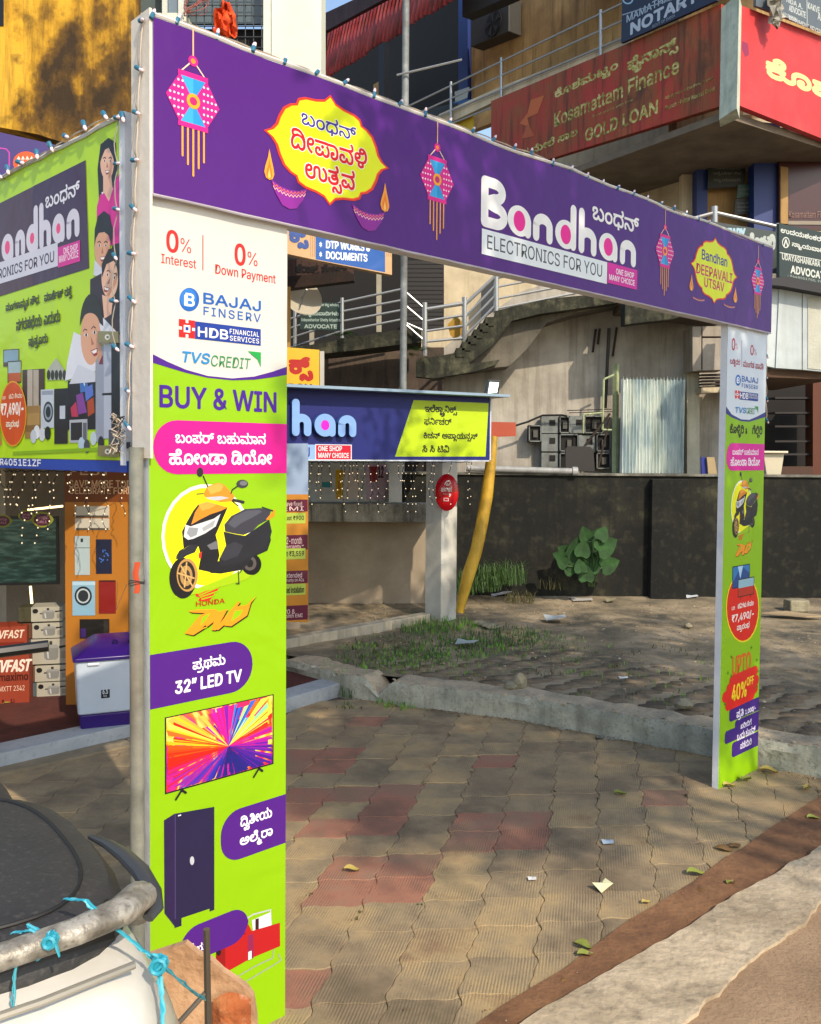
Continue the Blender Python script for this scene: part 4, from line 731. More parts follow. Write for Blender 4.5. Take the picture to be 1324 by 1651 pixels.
def bowl(P, xc, yb, yt, x0, x1, small=False):
    F = framec(P, xc, yb, yt, x0, x1)
    if not small: P.poly([(0, 1), (.12, .5), (.3, .1), (.5, 0), (.7, .1), (.88, .5), (1, 1), (.75, .82), (.5, .76), (.25, .82)], '8a2596', F=F)
    for o, c in ((0, 'e8703a'), (-.12, 'f2b8a8')):
        P.line([(i / 20, .88 - .35 * sin(pi * i / 20) * .6 + (.05 if i % 2 else -.05) + o) for i in range(1, 20)], 0.003, c, F, cap=False)
def wordmark(P, bx, yb, yt, xs, white, dot, dots=(1, 3, 5), edge=None, depth=None):
    """fat round lower-case letters; xs = [(x0, x1), ...] for B a n d h a n"""
    x00 = xs[0][0]; vb = P.pl.uv(x00, yb)[1]; vt = P.pl.uv(x00, yt)[1]; H = vt - vb; w = H * 0.215
    for i, (ch, (x0, x1)) in enumerate(zip('Bandhan'[-len(xs):] if len(xs) < 7 else 'Bandhan', xs)):
        u0 = P.pl.uv(x0, yb)[0]; u1 = P.pl.uv(x1, yb)[0]; W = u1 - u0; F = (u0, vb, u1, vb + H)
        h = w / 2 / H; k = w / 2 / W; xh = .60
        def arcp(cx, cy, rx, ry, a, b, n=14): return [(cx + rx * cos(radians(a + (b - a) * j / n)), cy + ry * sin(radians(a + (b - a) * j / n))) for j in range(n + 1)]
        def draw(wd, col):
            if ch == 'B':
                P.line([(k, h), (k, 1 - h)], wd, col, F); P.line([(k, 1 - h)] + arcp(.55, .74, .32, .26 - h, 90, -90) + [(k, .48)], wd, col, F)
                P.line([(k, .50)] + arcp(.60, .27, .40 - k * .3, .27 - h, 90, -90) + [(k, h)], wd, col, F)
            elif ch == 'n': P.line([(k, h), (k, xh - .26)] + arcp(.5, xh - .27, .5 - k, .27 - h, 180, 0) + [(1 - k, h)], wd, col, F)
            elif ch == 'h': P.line([(k, h), (k, 1 - h)], wd, col, F); P.line([(k, xh - .27)] + arcp(.5, xh - .27, .5 - k, .27 - h, 180, 0) + [(1 - k, h)], wd, col, F)
            elif ch in 'ad':
                P.line(arcp(.5, .31, .5 - k, .31 - h, 0, 360, 26), wd, col, F)
                P.line([(1 - k, h), (1 - k, 1 - h if ch == 'd' else .34)], wd, col, F)
        if edge: draw(w * 1.25, edge)
        draw(w, white)
        if ch in 'ad':
            P.ell(.5, .31, .5 - k * 1.3, .31 - h * 1.3, white, F); P.ell(.5, .31, .5 - k * 1.75, (.5 - k * 1.75) * W / H * 1.12, dot, F)

# ---- header artwork
P = Print(GP, HW)
lantern(P, framec(P, 302, 286, 52, 260, 346)); P.done('lantern_print', header)
P = Print(GP, HW); lantern(P, framec(P, 697, 388, 200, 669, 723)); P.done('lantern_print', header)
P = Print(GP, HW); lantern(P, framec(P, 1064, 477, 338, 1049, 1079)); P.done('lantern_print', header)
P = Print(GP, HW); lantern(P, framec(P, 1214, 513, 397, 1204, 1225)); P.done('lantern_print', header)
P = Print(GP, HW)
badge(P, framec(P, 523, 334, 156, 417, 619))
for dx, dy, c, o in ((0, 0, 'f4f2ea', 0.045), (0, 0, '3a2f96', 0.012)):
    P.text('ಬಂಧನ್', 478, 207, 566, 178, c, 'kn', o)
for c, o in (('f4f2ea', 0.05), ('dc1420', 0.018)):
    P.text('ದೀಪಾವಳಿ', 461, 241, 583, 206, c, 'kn', o); P.text('ಉತ~ಸವ', 484, 301, 563, 257, c, 'kn', o)
flame(P, 426, 293, 243, 9); flame(P, 612, 344, 297, 8)
bowl(P, 459, 340, 300, 429, 487); bowl(P, 586, 375, 338, 559, 612)
P.done('badge_print', header)
P = Print(GP, HW)
XS = [(767, 806), (810, 848), (851, 883), (887, 921), (925, 954), (958, 988), (992, 1018)]
wordmark(P, 0, 366, 283, XS, 'f1f1ef', 'ee1c96')
P.text('ಬಂಧನ್', 947, 359, 1022, 326, 'f1f1ef', 'kn', 0.02)
P.rect(768, 411, 971, 370, 'e3ebee')
P.text('ELECTRONICS FOR YOU', 777, 403, 963, 380, '4a4a50', 'sans', 0.004)
P.rect(971, 457, 1019, 424, 'd6209c')
P.text('ONE SHOP', 985, 443, 1014, 434, 'f6eef4', 'sans', 0.02); P.text('MANY CHOICE', 974, 452, 1015, 443, 'f6eef4', 'sans', 0.02)
P.done('shop_name_print', header)
P = Print(GP, HW)
badge(P, framec(P, 1144, 491, 383, 1105, 1182))
P.text('Bandhan', 1124, 419, 1165, 403, '4a3f8c', 'sans', 0.03)
for c, o in (('f0b8a0', 0.045), ('c83a30', 0.012)):
    P.text('DEEPAVALI', 1115, 441, 1173, 425, c, 'sans', o); P.text('UTSAV', 1128, 463, 1160, 448, c, 'sans', o)
flame(P, 1107, 470, 443, 3.6); flame(P, 1178, 489, 464, 3.6)
bowl(P, 1119, 492, 480, 1108, 1129, True); bowl(P, 1168, 503, 491, 1158, 1178, True)
P.done('badge_print', header)

# ---- scooter picture (flat print), measured on the left pillar
def zz(pts): return [(200 + x / 3.59, 740 + y / 3.59) for x, y in pts]
SCO = [
 ('ring', (474, 450, 258, 305), 'f1f0da'), ('ell', (474, 450, 240, 284), 'eef00a'),
 ('poly', [(690, 640), (780, 650), (700, 700), (420, 780), (310, 805), (280, 800), (500, 720)], '9cc010'),
 ('ell', (737, 610, 58, 62), '17171a'), ('ell', (728, 604, 38, 42), '55504e'), ('ell', (728, 604, 20, 24), '1c1c1e'),
 ('ell', (340, 690, 78, 118), '1b1a1c'), ('ell', (366, 672, 62, 96), 'b58a4c'), ('ell', (362, 674, 50, 82), '2a2420'), ('ell', (360, 676, 36, 60), 'a98550'), ('ell', (362, 674, 20, 32), '3a322c'),
 ('line', [(362, 600), (350, 740)], 8, 'c7a264'), ('line', [(310, 660), (405, 690)], 8, 'c7a264'), ('line', [(330, 620), (395, 735)], 8, 'c7a264'),
 ('poly', [(430, 560), (470, 600), (500, 660), (560, 664), (690, 640), (740, 570), (830, 530), (850, 470), (840, 400), (800, 430), (740, 480), (680, 500), (600, 560), (550, 590), (520, 600), (460, 530)], '202126'),
 ('poly', [(580, 380), (620, 330), (700, 290), (790, 284), (850, 300), (835, 350), (780, 380), (740, 420), (690, 440), (630, 430), (585, 420)], '3a3a44'),
 ('poly', [(600, 375), (640, 330), (710, 298), (780, 294), (800, 305), (740, 340), (680, 370), (640, 400)], '50525c'),
 ('poly', [(575, 420), (640, 435), (700, 445), (790, 385), (840, 350), (855, 420), (830, 520), (740, 560), (650, 610), (560, 620), (550, 580), (590, 500)], '25262c'),
 ('poly', [(590, 500), (640, 480), (690, 500), (660, 560), (580, 590), (555, 575)], '34353d'),
 ('poly', [(820, 350), (875, 288), (872, 330), (838, 352)], 'e88a1e'), ('line', [(800, 280), (860, 300)], 8, '2a2a2e'),
 ('poly', [(295, 575), (320, 530), (385, 495), (430, 505), (445, 560), (430, 640), (520, 660), (552, 560), (540, 480), (530, 440), (600, 280), (560, 270), (480, 250), (430, 262), (400, 300), (360, 370), (335, 420), (340, 470), (345, 520), (310, 560)], '1f1f24'),
 ('poly', [(388, 380), (410, 310), (440, 262), (480, 246), (540, 262), (598, 282), (560, 300), (500, 320), (440, 350)], 'dd8726'),
 ('poly', [(430, 262), (480, 246), (540, 262), (500, 285), (450, 300)], 'f0a040'),
 ('poly', [(345, 450), (355, 380), (385, 390), (440, 372), (520, 345), (558, 318), (530, 390), (470, 430), (400, 462), (370, 468)], 'cdd0d2'),
 ('poly', [(362, 430), (375, 395), (430, 400), (420, 440), (385, 455)], '8d9298'), ('poly', [(450, 400), (530, 350), (515, 390), (460, 420)], '9fa3a8'),
 ('poly', [(480, 500), (540, 470), (545, 520), (500, 525)], '6a6a70'), ('poly', [(432, 545), (450, 535), (446, 575), (432, 575)], 'd23428'),
 ('poly', [(298, 578), (325, 535), (385, 495), (430, 500), (410, 540), (360, 560), (330, 582)], '2c2c33'),
 ('line', [(690, 250), (620, 235)], 16, '2a2a2e'), ('line', [(420, 203), (470, 200)], 6, '2a2a2e'), ('line', [(660, 272), (620, 240)], 6, '2a2a2e'),
 ('poly', [(458, 200), (480, 160), (545, 137), (580, 150), (640, 215), (620, 245), (560, 250), (510, 235), (470, 222)], 'df8a28'),
 ('poly', [(480, 165), (545, 140), (575, 155), (560, 185), (500, 205)], 'f2a648'), ('poly', [(470, 222), (560, 215), (610, 225), (545, 240), (500, 236)], 'b9bcc0'),
 ('line', [(484, 160), (458, 100)], 7, '222226'), ('line', [(618, 200), (626, 178), (660, 155)], 7, '222226'),
 ('ell', (439, 76, 19, 27), '2b2b30'), ('ell', (684, 144, 34, 24), '3a3b40'), ('ell', (690, 140, 22, 14), '6c6e74'),
 ('line', [(660, 650), (665, 722), (648, 722)], 6, '2a2a2e'), ('line', [(700, 620), (668, 660)], 5, '2a2a2e'),
]
WING = [[(412, 778), (578, 685), (568, 720), (560, 722), (556, 745), (545, 748), (538, 772), (524, 776), (512, 800), (490, 822), (430, 822), (440, 800), (418, 796)]]
WGAP = [[(430, 780), (566, 712)], [(436, 790), (556, 738)], [(442, 800), (540, 766)], [(450, 812), (522, 792)]]
DIO = [[(372, 880), (420, 872), (530, 870), (548, 880), (540, 905), (400, 1020), (352, 1010), (440, 905), (470, 892), (390, 888)],
       [(400, 1020), (350, 1008), (430, 930), (452, 935), (430, 985), (480, 970)],
       [(470, 960), (545, 885), (600, 868), (530, 992), (505, 990), (520, 940), (480, 972)],
       [(525, 985), (660, 825), (672, 828), (580, 960), (545, 990)],
       [(565, 950), (610, 880), (640, 855), (710, 845), (765, 790), (735, 830), (712, 905), (620, 968), (585, 965)]]
SRC = rectpx(GP, 243, 1030, 445, 752)
def art(P, items, F, dens=1.0):
    S = SRC
    def mp(pts):
        o = []
        for x, y in zz(pts):
            u, v = GP.uv(x, y); o.append(((u - S[0]) / (S[2] - S[0]), (v - S[1]) / (S[3] - S[1])))
        return o
    sc = (F[2] - F[0]) / (S[2] - S[0]) / (3.59 * 380)
    for it in items:
        if it[0] == 'poly': P.poly(mp(it[1]), it[2], F=F)
        elif it[0] == 'line': P.line(mp(it[1]), it[2] * sc, it[3], F)
        else:
            cx, cy, rx, ry = it[1]
            pts = mp([(cx + rx * cos(2 * pi * i / 26), cy + ry * sin(2 * pi * i / 26)) for i in range(26)])
            P.poly(pts, it[2], F=F)
def honda(P, F):
    art(P, [('poly', WING[0], 'd8281e')], F); art(P, [('line', g, 7, GREEN) for g in WGAP], F)
    art(P, [('poly', [(x + 5, y + 7) for x, y in p], '2b2410') for p in DIO], F); art(P, [('poly', p, 'f0941c') for p in DIO], F)
    art(P, [('poly', [(455, 915), (500, 890), (470, 935), (440, 965)], GREEN), ('poly', [(640, 880), (690, 872), (670, 905), (620, 940)], GREEN)], F)

def logos(P, bx, hd, tv):
    """lender logos; each argument = measured boxes"""
    c, t1, t2 = bx
    P.ell(c[0], c[1], c[2], c[3], '1f5fb4'); P.ell(c[0] - c[2] * .12, c[1] - c[3] * .15, c[2] * .82, c[3] * .8, '2f78cc')
    P.text('B', c[0] - c[2] * .35, c[1] + c[3] * .5, c[0] + c[2] * .5, c[1] - c[3] * .55, 'e8eef4', 'sans', 0.03); P.line([(c[0] - c[2] * .45, c[1] - c[3] * .35), (c[0] - c[2] * .45, c[1] + c[3] * .45)], 0.006, 'e8eef4')
    P.text('BAJAJ', *t1, '1f5fb4', 'sans', 0.03); P.text('FINSERV', *t2, '1f5fb4', 'sans', 0.01, 1.2)
    sq, bl, a, b, d = hd
    P.rect(*bl, '1d3a94')
    F = rectpx(P.pl, *sq); P.rect(0, 0, 1, 1, 'd8201e', F=F); P.rect(.3, .3, .7, .7, 'f2f2f2', F=F); P.rect(.4, .4, .6, .6, '1d3a94', F=F)
    for r in ((.42, .82, .58, 1), (.42, 0, .58, .18), (0, .42, .18, .58), (.82, .42, 1, .58)): P.rect(*r, 'f2f2f2', F=F)
    P.text('HDB', *a, 'f2f2f2', 'sans', 0.03); P.text('FINANCIAL', *b, 'f2f2f2', 'sans', 0.01, 1.1); P.text('SERVICES', *d, 'f2f2f2', 'sans', 0.01, 1.1)
    P.text('TVS', *tv[0], '1d86c8', 'sans', 0.03, slant=0.2); P.text('CREDIT', *tv[1], '2f8a50', 'sans', 0.0, slant=0.12)
    F = rectpx(P.pl, *tv[2]); P.poly([(0, 1), (1, 1), (1, 0), (.75, .5), (.4, .72)], '1fa048', F=F)

def headpart(P, pl, pts_top, low, hi, col, swoosh, u0, u1, vtop):
    a = [pl.uv(x, y) for x, y in low]; b = [pl.uv(x, y) for x, y in hi]
    a = [(u0, a[0][1])] + a[1:-1] + [(u1, a[-1][1])]; b = [(u0, b[0][1])] + b[1:-1] + [(u1, b[-1][1])]
    P.uvpoly(a + [(u1, vtop), (u0, vtop)], swoosh); P.uvpoly(b + [(u1, vtop), (u0, vtop)], col)

# ---- left pillar artwork
P = Print(GP, 0.0); e = 0.0008
headpart(P, GP, None, [(241, 583), (270, 592), (300, 601), (335, 609), (374, 613), (410, 612), (440, 608), (462, 604)], [(241, 568), (270, 583), (300, 596), (335, 606), (374, 610), (410, 607), (440, 599), (462, 591)], WHITE, '4a1a88', LU0 + e, LU1 - e, HV0)
R_ = 'd62a28'
P.text('0', 269, 405, 287, 370, R_, 'sans', 0.03); P.text('%', 291, 406, 308, 383, R_, 'sans'); P.text('Interest', 260, 424, 316, 409, R_, 'sans', 0.01)
P.line([(327, 379), (327, 436)], 0.005, 'b0605a', cap=False)
P.text('0', 379, 426, 395, 392, R_, 'sans', 0.03); P.text('%', 399, 427, 415, 405, R_, 'sans'); P.text('Down Payment', 347, 445, 444, 426, R_, 'sans', 0.01)
logos(P, ((305, 483, 16, 19), (328, 489, 420, 472), (328, 508, 420, 494)),
      ((288, 543, 314, 514), (314, 546, 420, 518), (319, 542, 367, 527), (370, 538, 417, 530), (370, 549, 417, 541)),
      ((291, 583, 336, 566), (339, 590, 402, 572), (399, 590, 420, 566)))
P.done('finance_offer_print', lpan)
P = Print(GP, 0.0)
P.text('BUY & WIN', 258, 656, 445, 621, '44198a', 'sans', 0.028)
F = rectpx(GP, 247, 765, 462, 676); P.rrect((F[0], F[1], LU1 - e, F[3]), 0.10, PINK, 'tl bl')
P.text('ಬಂಪರ್ ಬಹುಮಾನ', 283, 714, 428, 695, 'f6f0f4', 'kn', 0.02); P.text('ಹೋಂಡಾ ಡಿಯೋ', 273, 749, 438, 724, 'f6f0f4', 'kn', 0.025)
P.done('prize_heading_print', lpan)
P = Print(GP, 0.0); art(P, SCO, SRC); P.done('scooter_print', lpan)
P = Print(GP, 0.0); honda(P, SRC); P.text('HONDA', 316, 978, 362, 970, 'b03014', 'sans', 0.03); P.done('scooter_name_print', lpan)
P = Print(GP, 0.0)
F = rectpx(GP, 243, 1144, 407, 1056); P.rrect((LU0 + e, F[1], F[2], F[3]), 0.10, '4d1b80', 'tr br')
P.text('ಪ~ರಥಮ', 311, 1086, 363, 1063, 'f2eef4', 'kn', 0.02); P.text('32” LED TV', 283, 1119, 389, 1099, 'f2eef4', 'sans', 0.04)
F = rectpx(GP, 356, 1396, 459, 1313); P.rrect((F[0], F[1], LU1 - e, F[3]), 0.09, '4d1b80', 'tl bl')
P.text('ದ~ವಿತೀಯ', 388, 1341, 438, 1316, 'f2eef4', 'kn', 0.02); P.text('ಅಲ~ಮೆರಾ', 387, 1372, 439, 1347, 'f2eef4', 'kn', 0.02)
F = rectpx(GP, 290, 1560, 400, 1502); P.rrect(F, 0.08, '4d1b80', 'tl bl tr br'); P.text('ಯ', 314, 1537, 331, 1524, 'f2eef4', 'kn', 0.02); P.text('ತೃತೀ', 290, 1541, 312, 1527, 'f2eef4', 'kn', 0.02)
P.done('prize_list_print', lpan)

def swirl_mat():
    """picture shown on the printed television: streaky many-coloured paint"""
    m, nt, b = new_mat('television_picture'); L = nt.links.new
    g = node(nt, 'ShaderNodeNewGeometry')
    mp = node(nt, 'ShaderNodeMapping'); mp.inputs['Rotation'].default_value = (0.2, 0.9, 0.3); mp.inputs['Scale'].default_value = (5, 5, 2.2); L(g.outputs['Position'], mp.inputs[0])
    n = node(nt, 'ShaderNodeTexNoise'); n.inputs['Scale'].default_value = 1.1; n.inputs['Detail'].default_value = 3.5; n.inputs['Distortion'].default_value = 1.6
    L(mp.outputs[0], n.inputs[0]); r = node(nt, 'ShaderNodeValToRGB'); el = r.color_ramp.elements
    st = [(.30, '2a1c8c'), (.38, 'c21aa0'), (.44, 'e8281e'), (.49, 'f4b41e'), (.53, 'f8e070'), (.57, 'f06018'), (.61, 'e01890'), (.66, '2a66d8'), (.72, '46c8c0')]
    while len(el) < len(st): el.new(.5)
    for e_, (p, c) in zip(el, st): e_.position = p; e_.color = (*lin(c), 1)
    L(n.outputs[0], r.inputs[0]); L(r.outputs[0], b.inputs['Base Color']); b.inputs['Roughness'].default_value = .4
    return m
SWIRL = swirl_mat()
P = Print(GP, 0.0)
F = rectpx(GP, 266, 1281, 441, 1157); P.rect(0, 0, 1, 1, '1c1c22', F=F); P.rect(.012, .02, .988, .985, 'ff0000', SWIRL, F=F)
TVC = [(0, 'c8180e'), (14, 'e0280c'), (26, 'f07010'), (36, 'f4c020'), (46, 'f8e860'), (58, 'f05018'), (70, 'e01868'), (84, 'b818b0'), (96, '3a1ca0'), (108, '2a50c8'), (118, '48b8d8'), (126, 'c8f070'), (136, 'f0e040'), (150, 'f08020'), (164, 'e0201c'), (180, 'd01890'), (200, '7018a8'), (240, '281c80'), (270, '1c1c70'), (300, '3830b0'), (330, 'c01c90'), (360, 'c8180e')]
def tvcol(a):
    a = a % 360
    for (a0, c0), (a1, c1) in zip(TVC, TVC[1:]):
        if a <= a1:
            t = (a - a0) / (a1 - a0); return ''.join('%02x' % int(int(c0[i:i + 2], 16) * (1 - t) + int(c1[i:i + 2], 16) * t) for i in (0, 2, 4))
R3 = random.Random(5); ox, oy = .56, .42
def edge_pt(a):
    dx, dy = cos(radians(a)), sin(radians(a)); k = min(((.985 if dx > 0 else .015) - ox) / dx if abs(dx) > 1e-6 else 9, ((.98 if dy > 0 else .025) - oy) / dy if abs(dy) > 1e-6 else 9); return k, dx, dy
for i in range(150):
    a = i * 2.4 + R3.uniform(-1, 1); wd_ = R3.uniform(2.0, 6.5); k1, dx, dy = edge_pt(a); k2, ex, ey = edge_pt(a + wd_); l0 = R3.choice((0, 0, .15, .3)) * k1; l1 = R3.choice((1, 1, .9, .6))
    P.poly([(ox + dx * l0, oy + dy * l0), (ox + dx * k1 * l1, oy + dy * k1 * l1), (ox + ex * k2 * l1 * .98, oy + ey * k2 * l1 * .98)], tvcol(180 - a + R3.gauss(0, 11)), F=F)
for cx in (.14, .85):
    P.line([(cx, 0), (cx - .05, -.10)], 0.009, '1c1c22', F); P.line([(cx, 0), (cx + .035, -.05)], 0.009, '1c1c22', F)
P.done('television_print', lpan)
P = Print(GP, 0.0)
b8 = lambda pts: Z8(pts)
P.poly(b8([(745, 350), (700, 378), (702, 775), (745, 830)]), '2a1e48'); P.poly(b8([(745, 350), (915, 320), (915, 760), (895, 768), (895, 755), (775, 795), (775, 828), (745, 838)]), '231f42')
P.line(b8([(748, 352), (748, 800)]), 0.003, '4c4470', cap=False); P.ell(820 / 2.648, 1180 + 550 / 2.648, 3.5, 7, 'b8bcc8'); P.rect(287, 1316.5, 292, 1314.5, 'dfe2e8')
P.done('wardrobe_print', lpan)
P = Print(GP, 0.0)
P.line(b8([(990, 1060), (1085, 1003), (1165, 965), (1170, 930)]), 0.006, '9aa08c'); P.line(b8([(1040, 1072), (1165, 998), (1200, 975), (1190, 950)]), 0.006, '9aa08c')
P.line(b8([(1050, 800), (1080, 780), (1155, 760), (1158, 830)]), 0.006, 'b8bcc0')
P.poly(b8([(1075, 805), (1155, 770), (1158, 830), (1080, 850)]), 'dfe2e6'); P.poly(b8([(1090, 800), (1105, 795), (1105, 850), (1090, 850)]), '3a1a20')
P.poly(b8([(922, 860), (960, 845), (1055, 812), (1075, 850), (1195, 815), (1196, 915), (1075, 965), (950, 1035), (922, 1010)]), 'b01c20')
P.poly(b8([(922, 860), (960, 845), (962, 1025), (950, 1035), (922, 1010)]), '8c1418'); P.poly(b8([(1058, 870), (1082, 862), (1082, 965), (1058, 978)]), '8a2350')
P.poly(b8([(1060, 940), (1074, 934), (1074, 968), (1060, 975)]), 'e8e6e8'); P.line(b8([(965, 890), (1050, 860)]), 0.003, '5c0c10', cap=False); P.ell(933 / 2.648, 1180 + 940 / 2.648, 4, 6, '20141a'); P.rect(353, 1522, 358, 1512, '4a1014')
P.done('mixer_print', lpan)

# ---- right pillar artwork
P = Print(GP, 0.0)
headpart(P, GP, None, [(1167, 666), (1180, 673), (1195, 679), (1208, 680), (1222, 676), (1229, 672)], [(1167, 655), (1180, 668), (1195, 676), (1208, 677), (1222, 671), (1229, 664)], 'd3dde8', '2a2a80', RU0 + e, RU1 - e, HV0)  # white tinted blue: this pillar's sky-lit shade is put into the colour
P.text('0', 1180, 564, 1185, 545, 'b02040', 'sans', 0.03); P.text('%', 1186, 563, 1190, 553, 'b02040'); P.text('0', 1210, 572, 1215, 556, 'b02040', 'sans', 0.03); P.text('%', 1216, 572, 1220, 562, 'b02040')
P.line([(1196, 549), (1196, 591)], 0.006, '9a6a80', cap=False)
P.text('ಬಡ~ಡಿದರ', 1177, 590, 1193, 577, 'a02848', 'kn', 0.02); P.text('ಮುಂಗಡ ಪಾವತಿ', 1198, 591, 1231, 580, 'a02848', 'kn', 0.02)
logos(P, ((1190, 613, 4.4, 9), (1196, 615, 1222, 606), (1196, 625, 1222, 618)),
      ((1185, 642, 1192, 629), (1192, 644, 1222, 631), (1193, 642, 1206, 633), (1207, 638, 1221, 634), (1207, 642, 1221, 639)),
      ((1185, 665, 1202, 656), (1203, 667, 1217, 657), (1216, 666, 1222, 655)))
P.done('finance_offer_print', rpan)
P = Print(GP, 0.0)
P.text('ಕೊಳ~ಳಿರಿ & ಗೆಲ~ಲಿರಿ', 1177, 705, 1229, 683, '282218', 'kn', 0.02)
F = rectpx(GP, 1171, 759, 1233, 714); P.rrect((F[0], F[1], RU1 - e, F[3]), 0.09, 'd81a98', 'tl bl')
P.text('ಬಂಪರ್ ಬಹುಮಾನ', 1181, 733, 1223, 723, 'f0e6f0', 'kn', 0.02); P.text('ಹೋಂಡಾ ಡಿಯೋ', 1178, 751, 1225, 737, 'f0e6f0', 'kn', 0.025)
P.done('prize_heading_print', rpan)
FR = rectpx(GP, 1173, 898, 1222, 760)
P = Print(GP, 0.0); art(P, SCO, FR); P.done('scooter_print', rpan)
P = Print(GP, 0.0); honda(P, FR); P.done('scooter_name_print', rpan)
P = Print(GP, 0.0)
P.ell(1197.5, 980, 27, 56, 'f0d820'); P.ell(1197.5, 980, 25.5, 53.5, 'd82014')
F = framec(P, 1190, 948, 912, 1181, 1209); P.rect(0, 0, 1, 1, '16202c', F=F); P.rect(.03, .04, .97, .96, '2c78b8', F=F); P.poly([(.03, .3), (.5, .96), (.97, .6), (.97, .04), (.03, .04)], '1c4a8a', F=F); P.poly([(.3, .96), (.45, .4), (.6, .96)], 'a8d0e8', F=F)
F = framec(P, 1202, 961, 932, 1190, 1216); P.rect(0, 0, 1, 1, '2a1818', F=F); P.rect(.03, .05, .97, .5, 'b83020', F=F); P.rect(.03, .5, .97, .95, '90b8c8', F=F)
for x in (.2, .8): P.line([(x, 0), (x - .04, -.1)], .008, '201010', F)
P.text('LED ಟಿವಿಗಳು ಕೇವಲ', 1180, 984, 1215, 975, 'f0e8e0', 'kn', 0.02); P.text('₹7,490/-', 1180, 1006, 1215, 992, 'f6f0e8', 'sans', 0.03); P.text('ಪ~ರಾರಂಭ', 1188, 1020, 1208, 1007, 'f0e8e0', 'kn', 0.02)
P.done('television_offer_print', rpan)
P = Print(GP, 0.0)
def z6b(p): return [(1120 + x / 3.06, 760 + y / 3.06) for x, y in p]
P.text('UPTO', 1181, 1090, 1210, 1060, 'd8641c', 'sans', 0.03)
def blob(pts, wd, c):
    P.line(z6b(pts), wd, c)
for seg in ([(185, 1035), (300, 985)], [(150, 1115), (305, 1030)], [(170, 1075), (290, 1020)], [(165, 1155), (285, 1100)], [(190, 1130), (300, 1070)]): blob(seg, 0.082, 'd82018')
P.text('40%', 1180, 1131, 1203, 1106, 'f0d820', 'sans', 0.03); P.text('OFF', 1204, 1106, 1215, 1093, 'f0d820', 'sans', 0.03)
for x, y in ((182, 915), (280, 870), (307, 930), (313, 985), (150, 1148), (303, 1065), (182, 1010), (165, 995)):
    q = z6b([(x, y)])[0]; P.line([(q[0], q[1] - 3), (q[0], q[1] + 3)], .006, '3a7a10', cap=False); P.line([(q[0] - 1.5, q[1]), (q[0] + 1.5, q[1])], .006, '3a7a10', cap=False)
P.done('discount_print', rpan)
P = Print(GP, 0.0)
u1 = RU1 - e
def vz(x, y): q = z6b([(x, y)])[0]; return GP.uv(*q)
for (xa, ya, yb_) in ((172, 1175, 1235), (200, 1235, 1290), (150, 1290, 1345), (185, 1345, 1410)):
    ua, va = vz(xa, ya); _, vb = vz(xa, yb_); P.rrect((ua, vb - .006, u1, va + .006), min(.03, (va - vb) / 2), '3c1c78', 'tl bl')
for t, x0, x1, y0, y1 in (('ಪ~ರತಿ ₹1,000/-', 207, 300, 1230, 1180), ('ಖರೀದಿಗೆ', 227, 280, 1272, 1243), ('ಒಂದು ಕೂಪನ್', 210, 298, 1330, 1290), ('ಪಡೆಯಿರಿ', 225, 280, 1372, 1338)):
    a, b = z6b([(x0, y0), (x1, y1)]); P.text(t, a[0], a[1], b[0], b[1], 'e8e0f0', 'kn', 0.02)
P.done('coupon_offer_print', rpan)

# ---- strings of small bulbs
bulb_cap = plain('2e6f8c', 0.4); bulb_tip = plain('f2d8dc', 0.25, emit=0.0); wire_g = plain('9a9488', 0.6); wire_w = plain('c9b8a4', 0.6); wire_d = plain('3b3a3c', 0.6)
_b = MB(); _b.lathe((0, 0, 0), [(.005, -.022), (.0085, -.02), (.0085, .004), (.007, .006)], bulb_cap, 8, Vector((1, 0, 0)))
_b.lathe((0, 0, 0), [(.0062, .006), (.0068, .016), (.004, .024), (.001, .026)], bulb_tip, 8, Vector((1, 0, 0)))
BULB = None
def bulb_string(pl, pts, w, label, loc=None, slack=0.5, side=1, scale=1.0, wires=2, ang=0.3):
    global BULB
    q = [pl.px(x, y, w) for x, y in pts]
    t = thing('light_string', q[0], label, 'string lights', 'strings of small decoration bulbs on the gate')
    mb = MB()
    for k in range(wires):
        path = []
        for a, b in zip(q, q[1:]):
            L = (b - a).length
            for i in range(6):
                s = i / 6; bend = sin(pi * s)
                path.append(a.lerp(b, s) + pl.d * (bend * L * 0.16 * slack * (1 if k else -1) * RND.uniform(.6, 1.2)) + pl.n * (bend * 0.01) + Vector((0, 0, bend * L * -0.12 * slack * (k + .3))))
        path.append(q[-1]); mb.tube(path, 0.0024, (wire_g, wire_w)[k % 2], n=5)
    mb.build('cable', t, smooth=True)
    for a in q:
        if BULB is None:
            o = _b.build('bulb', None, smooth=True); BULB = o.data; o.parent = t
        else:
            o = bpy.data.objects.new('bulb', BULB); COL.objects.link(o); o.parent = t
        o.location = a - t.location + pl.n * 0.008
        o.rotation_euler = (RND.uniform(-.3, .3), RND.uniform(-.2, .5) + ang, atan2(pl.d.y, pl.d.x) + RND.uniform(-.3, .3)); o.scale = (scale,) * 3
    return t
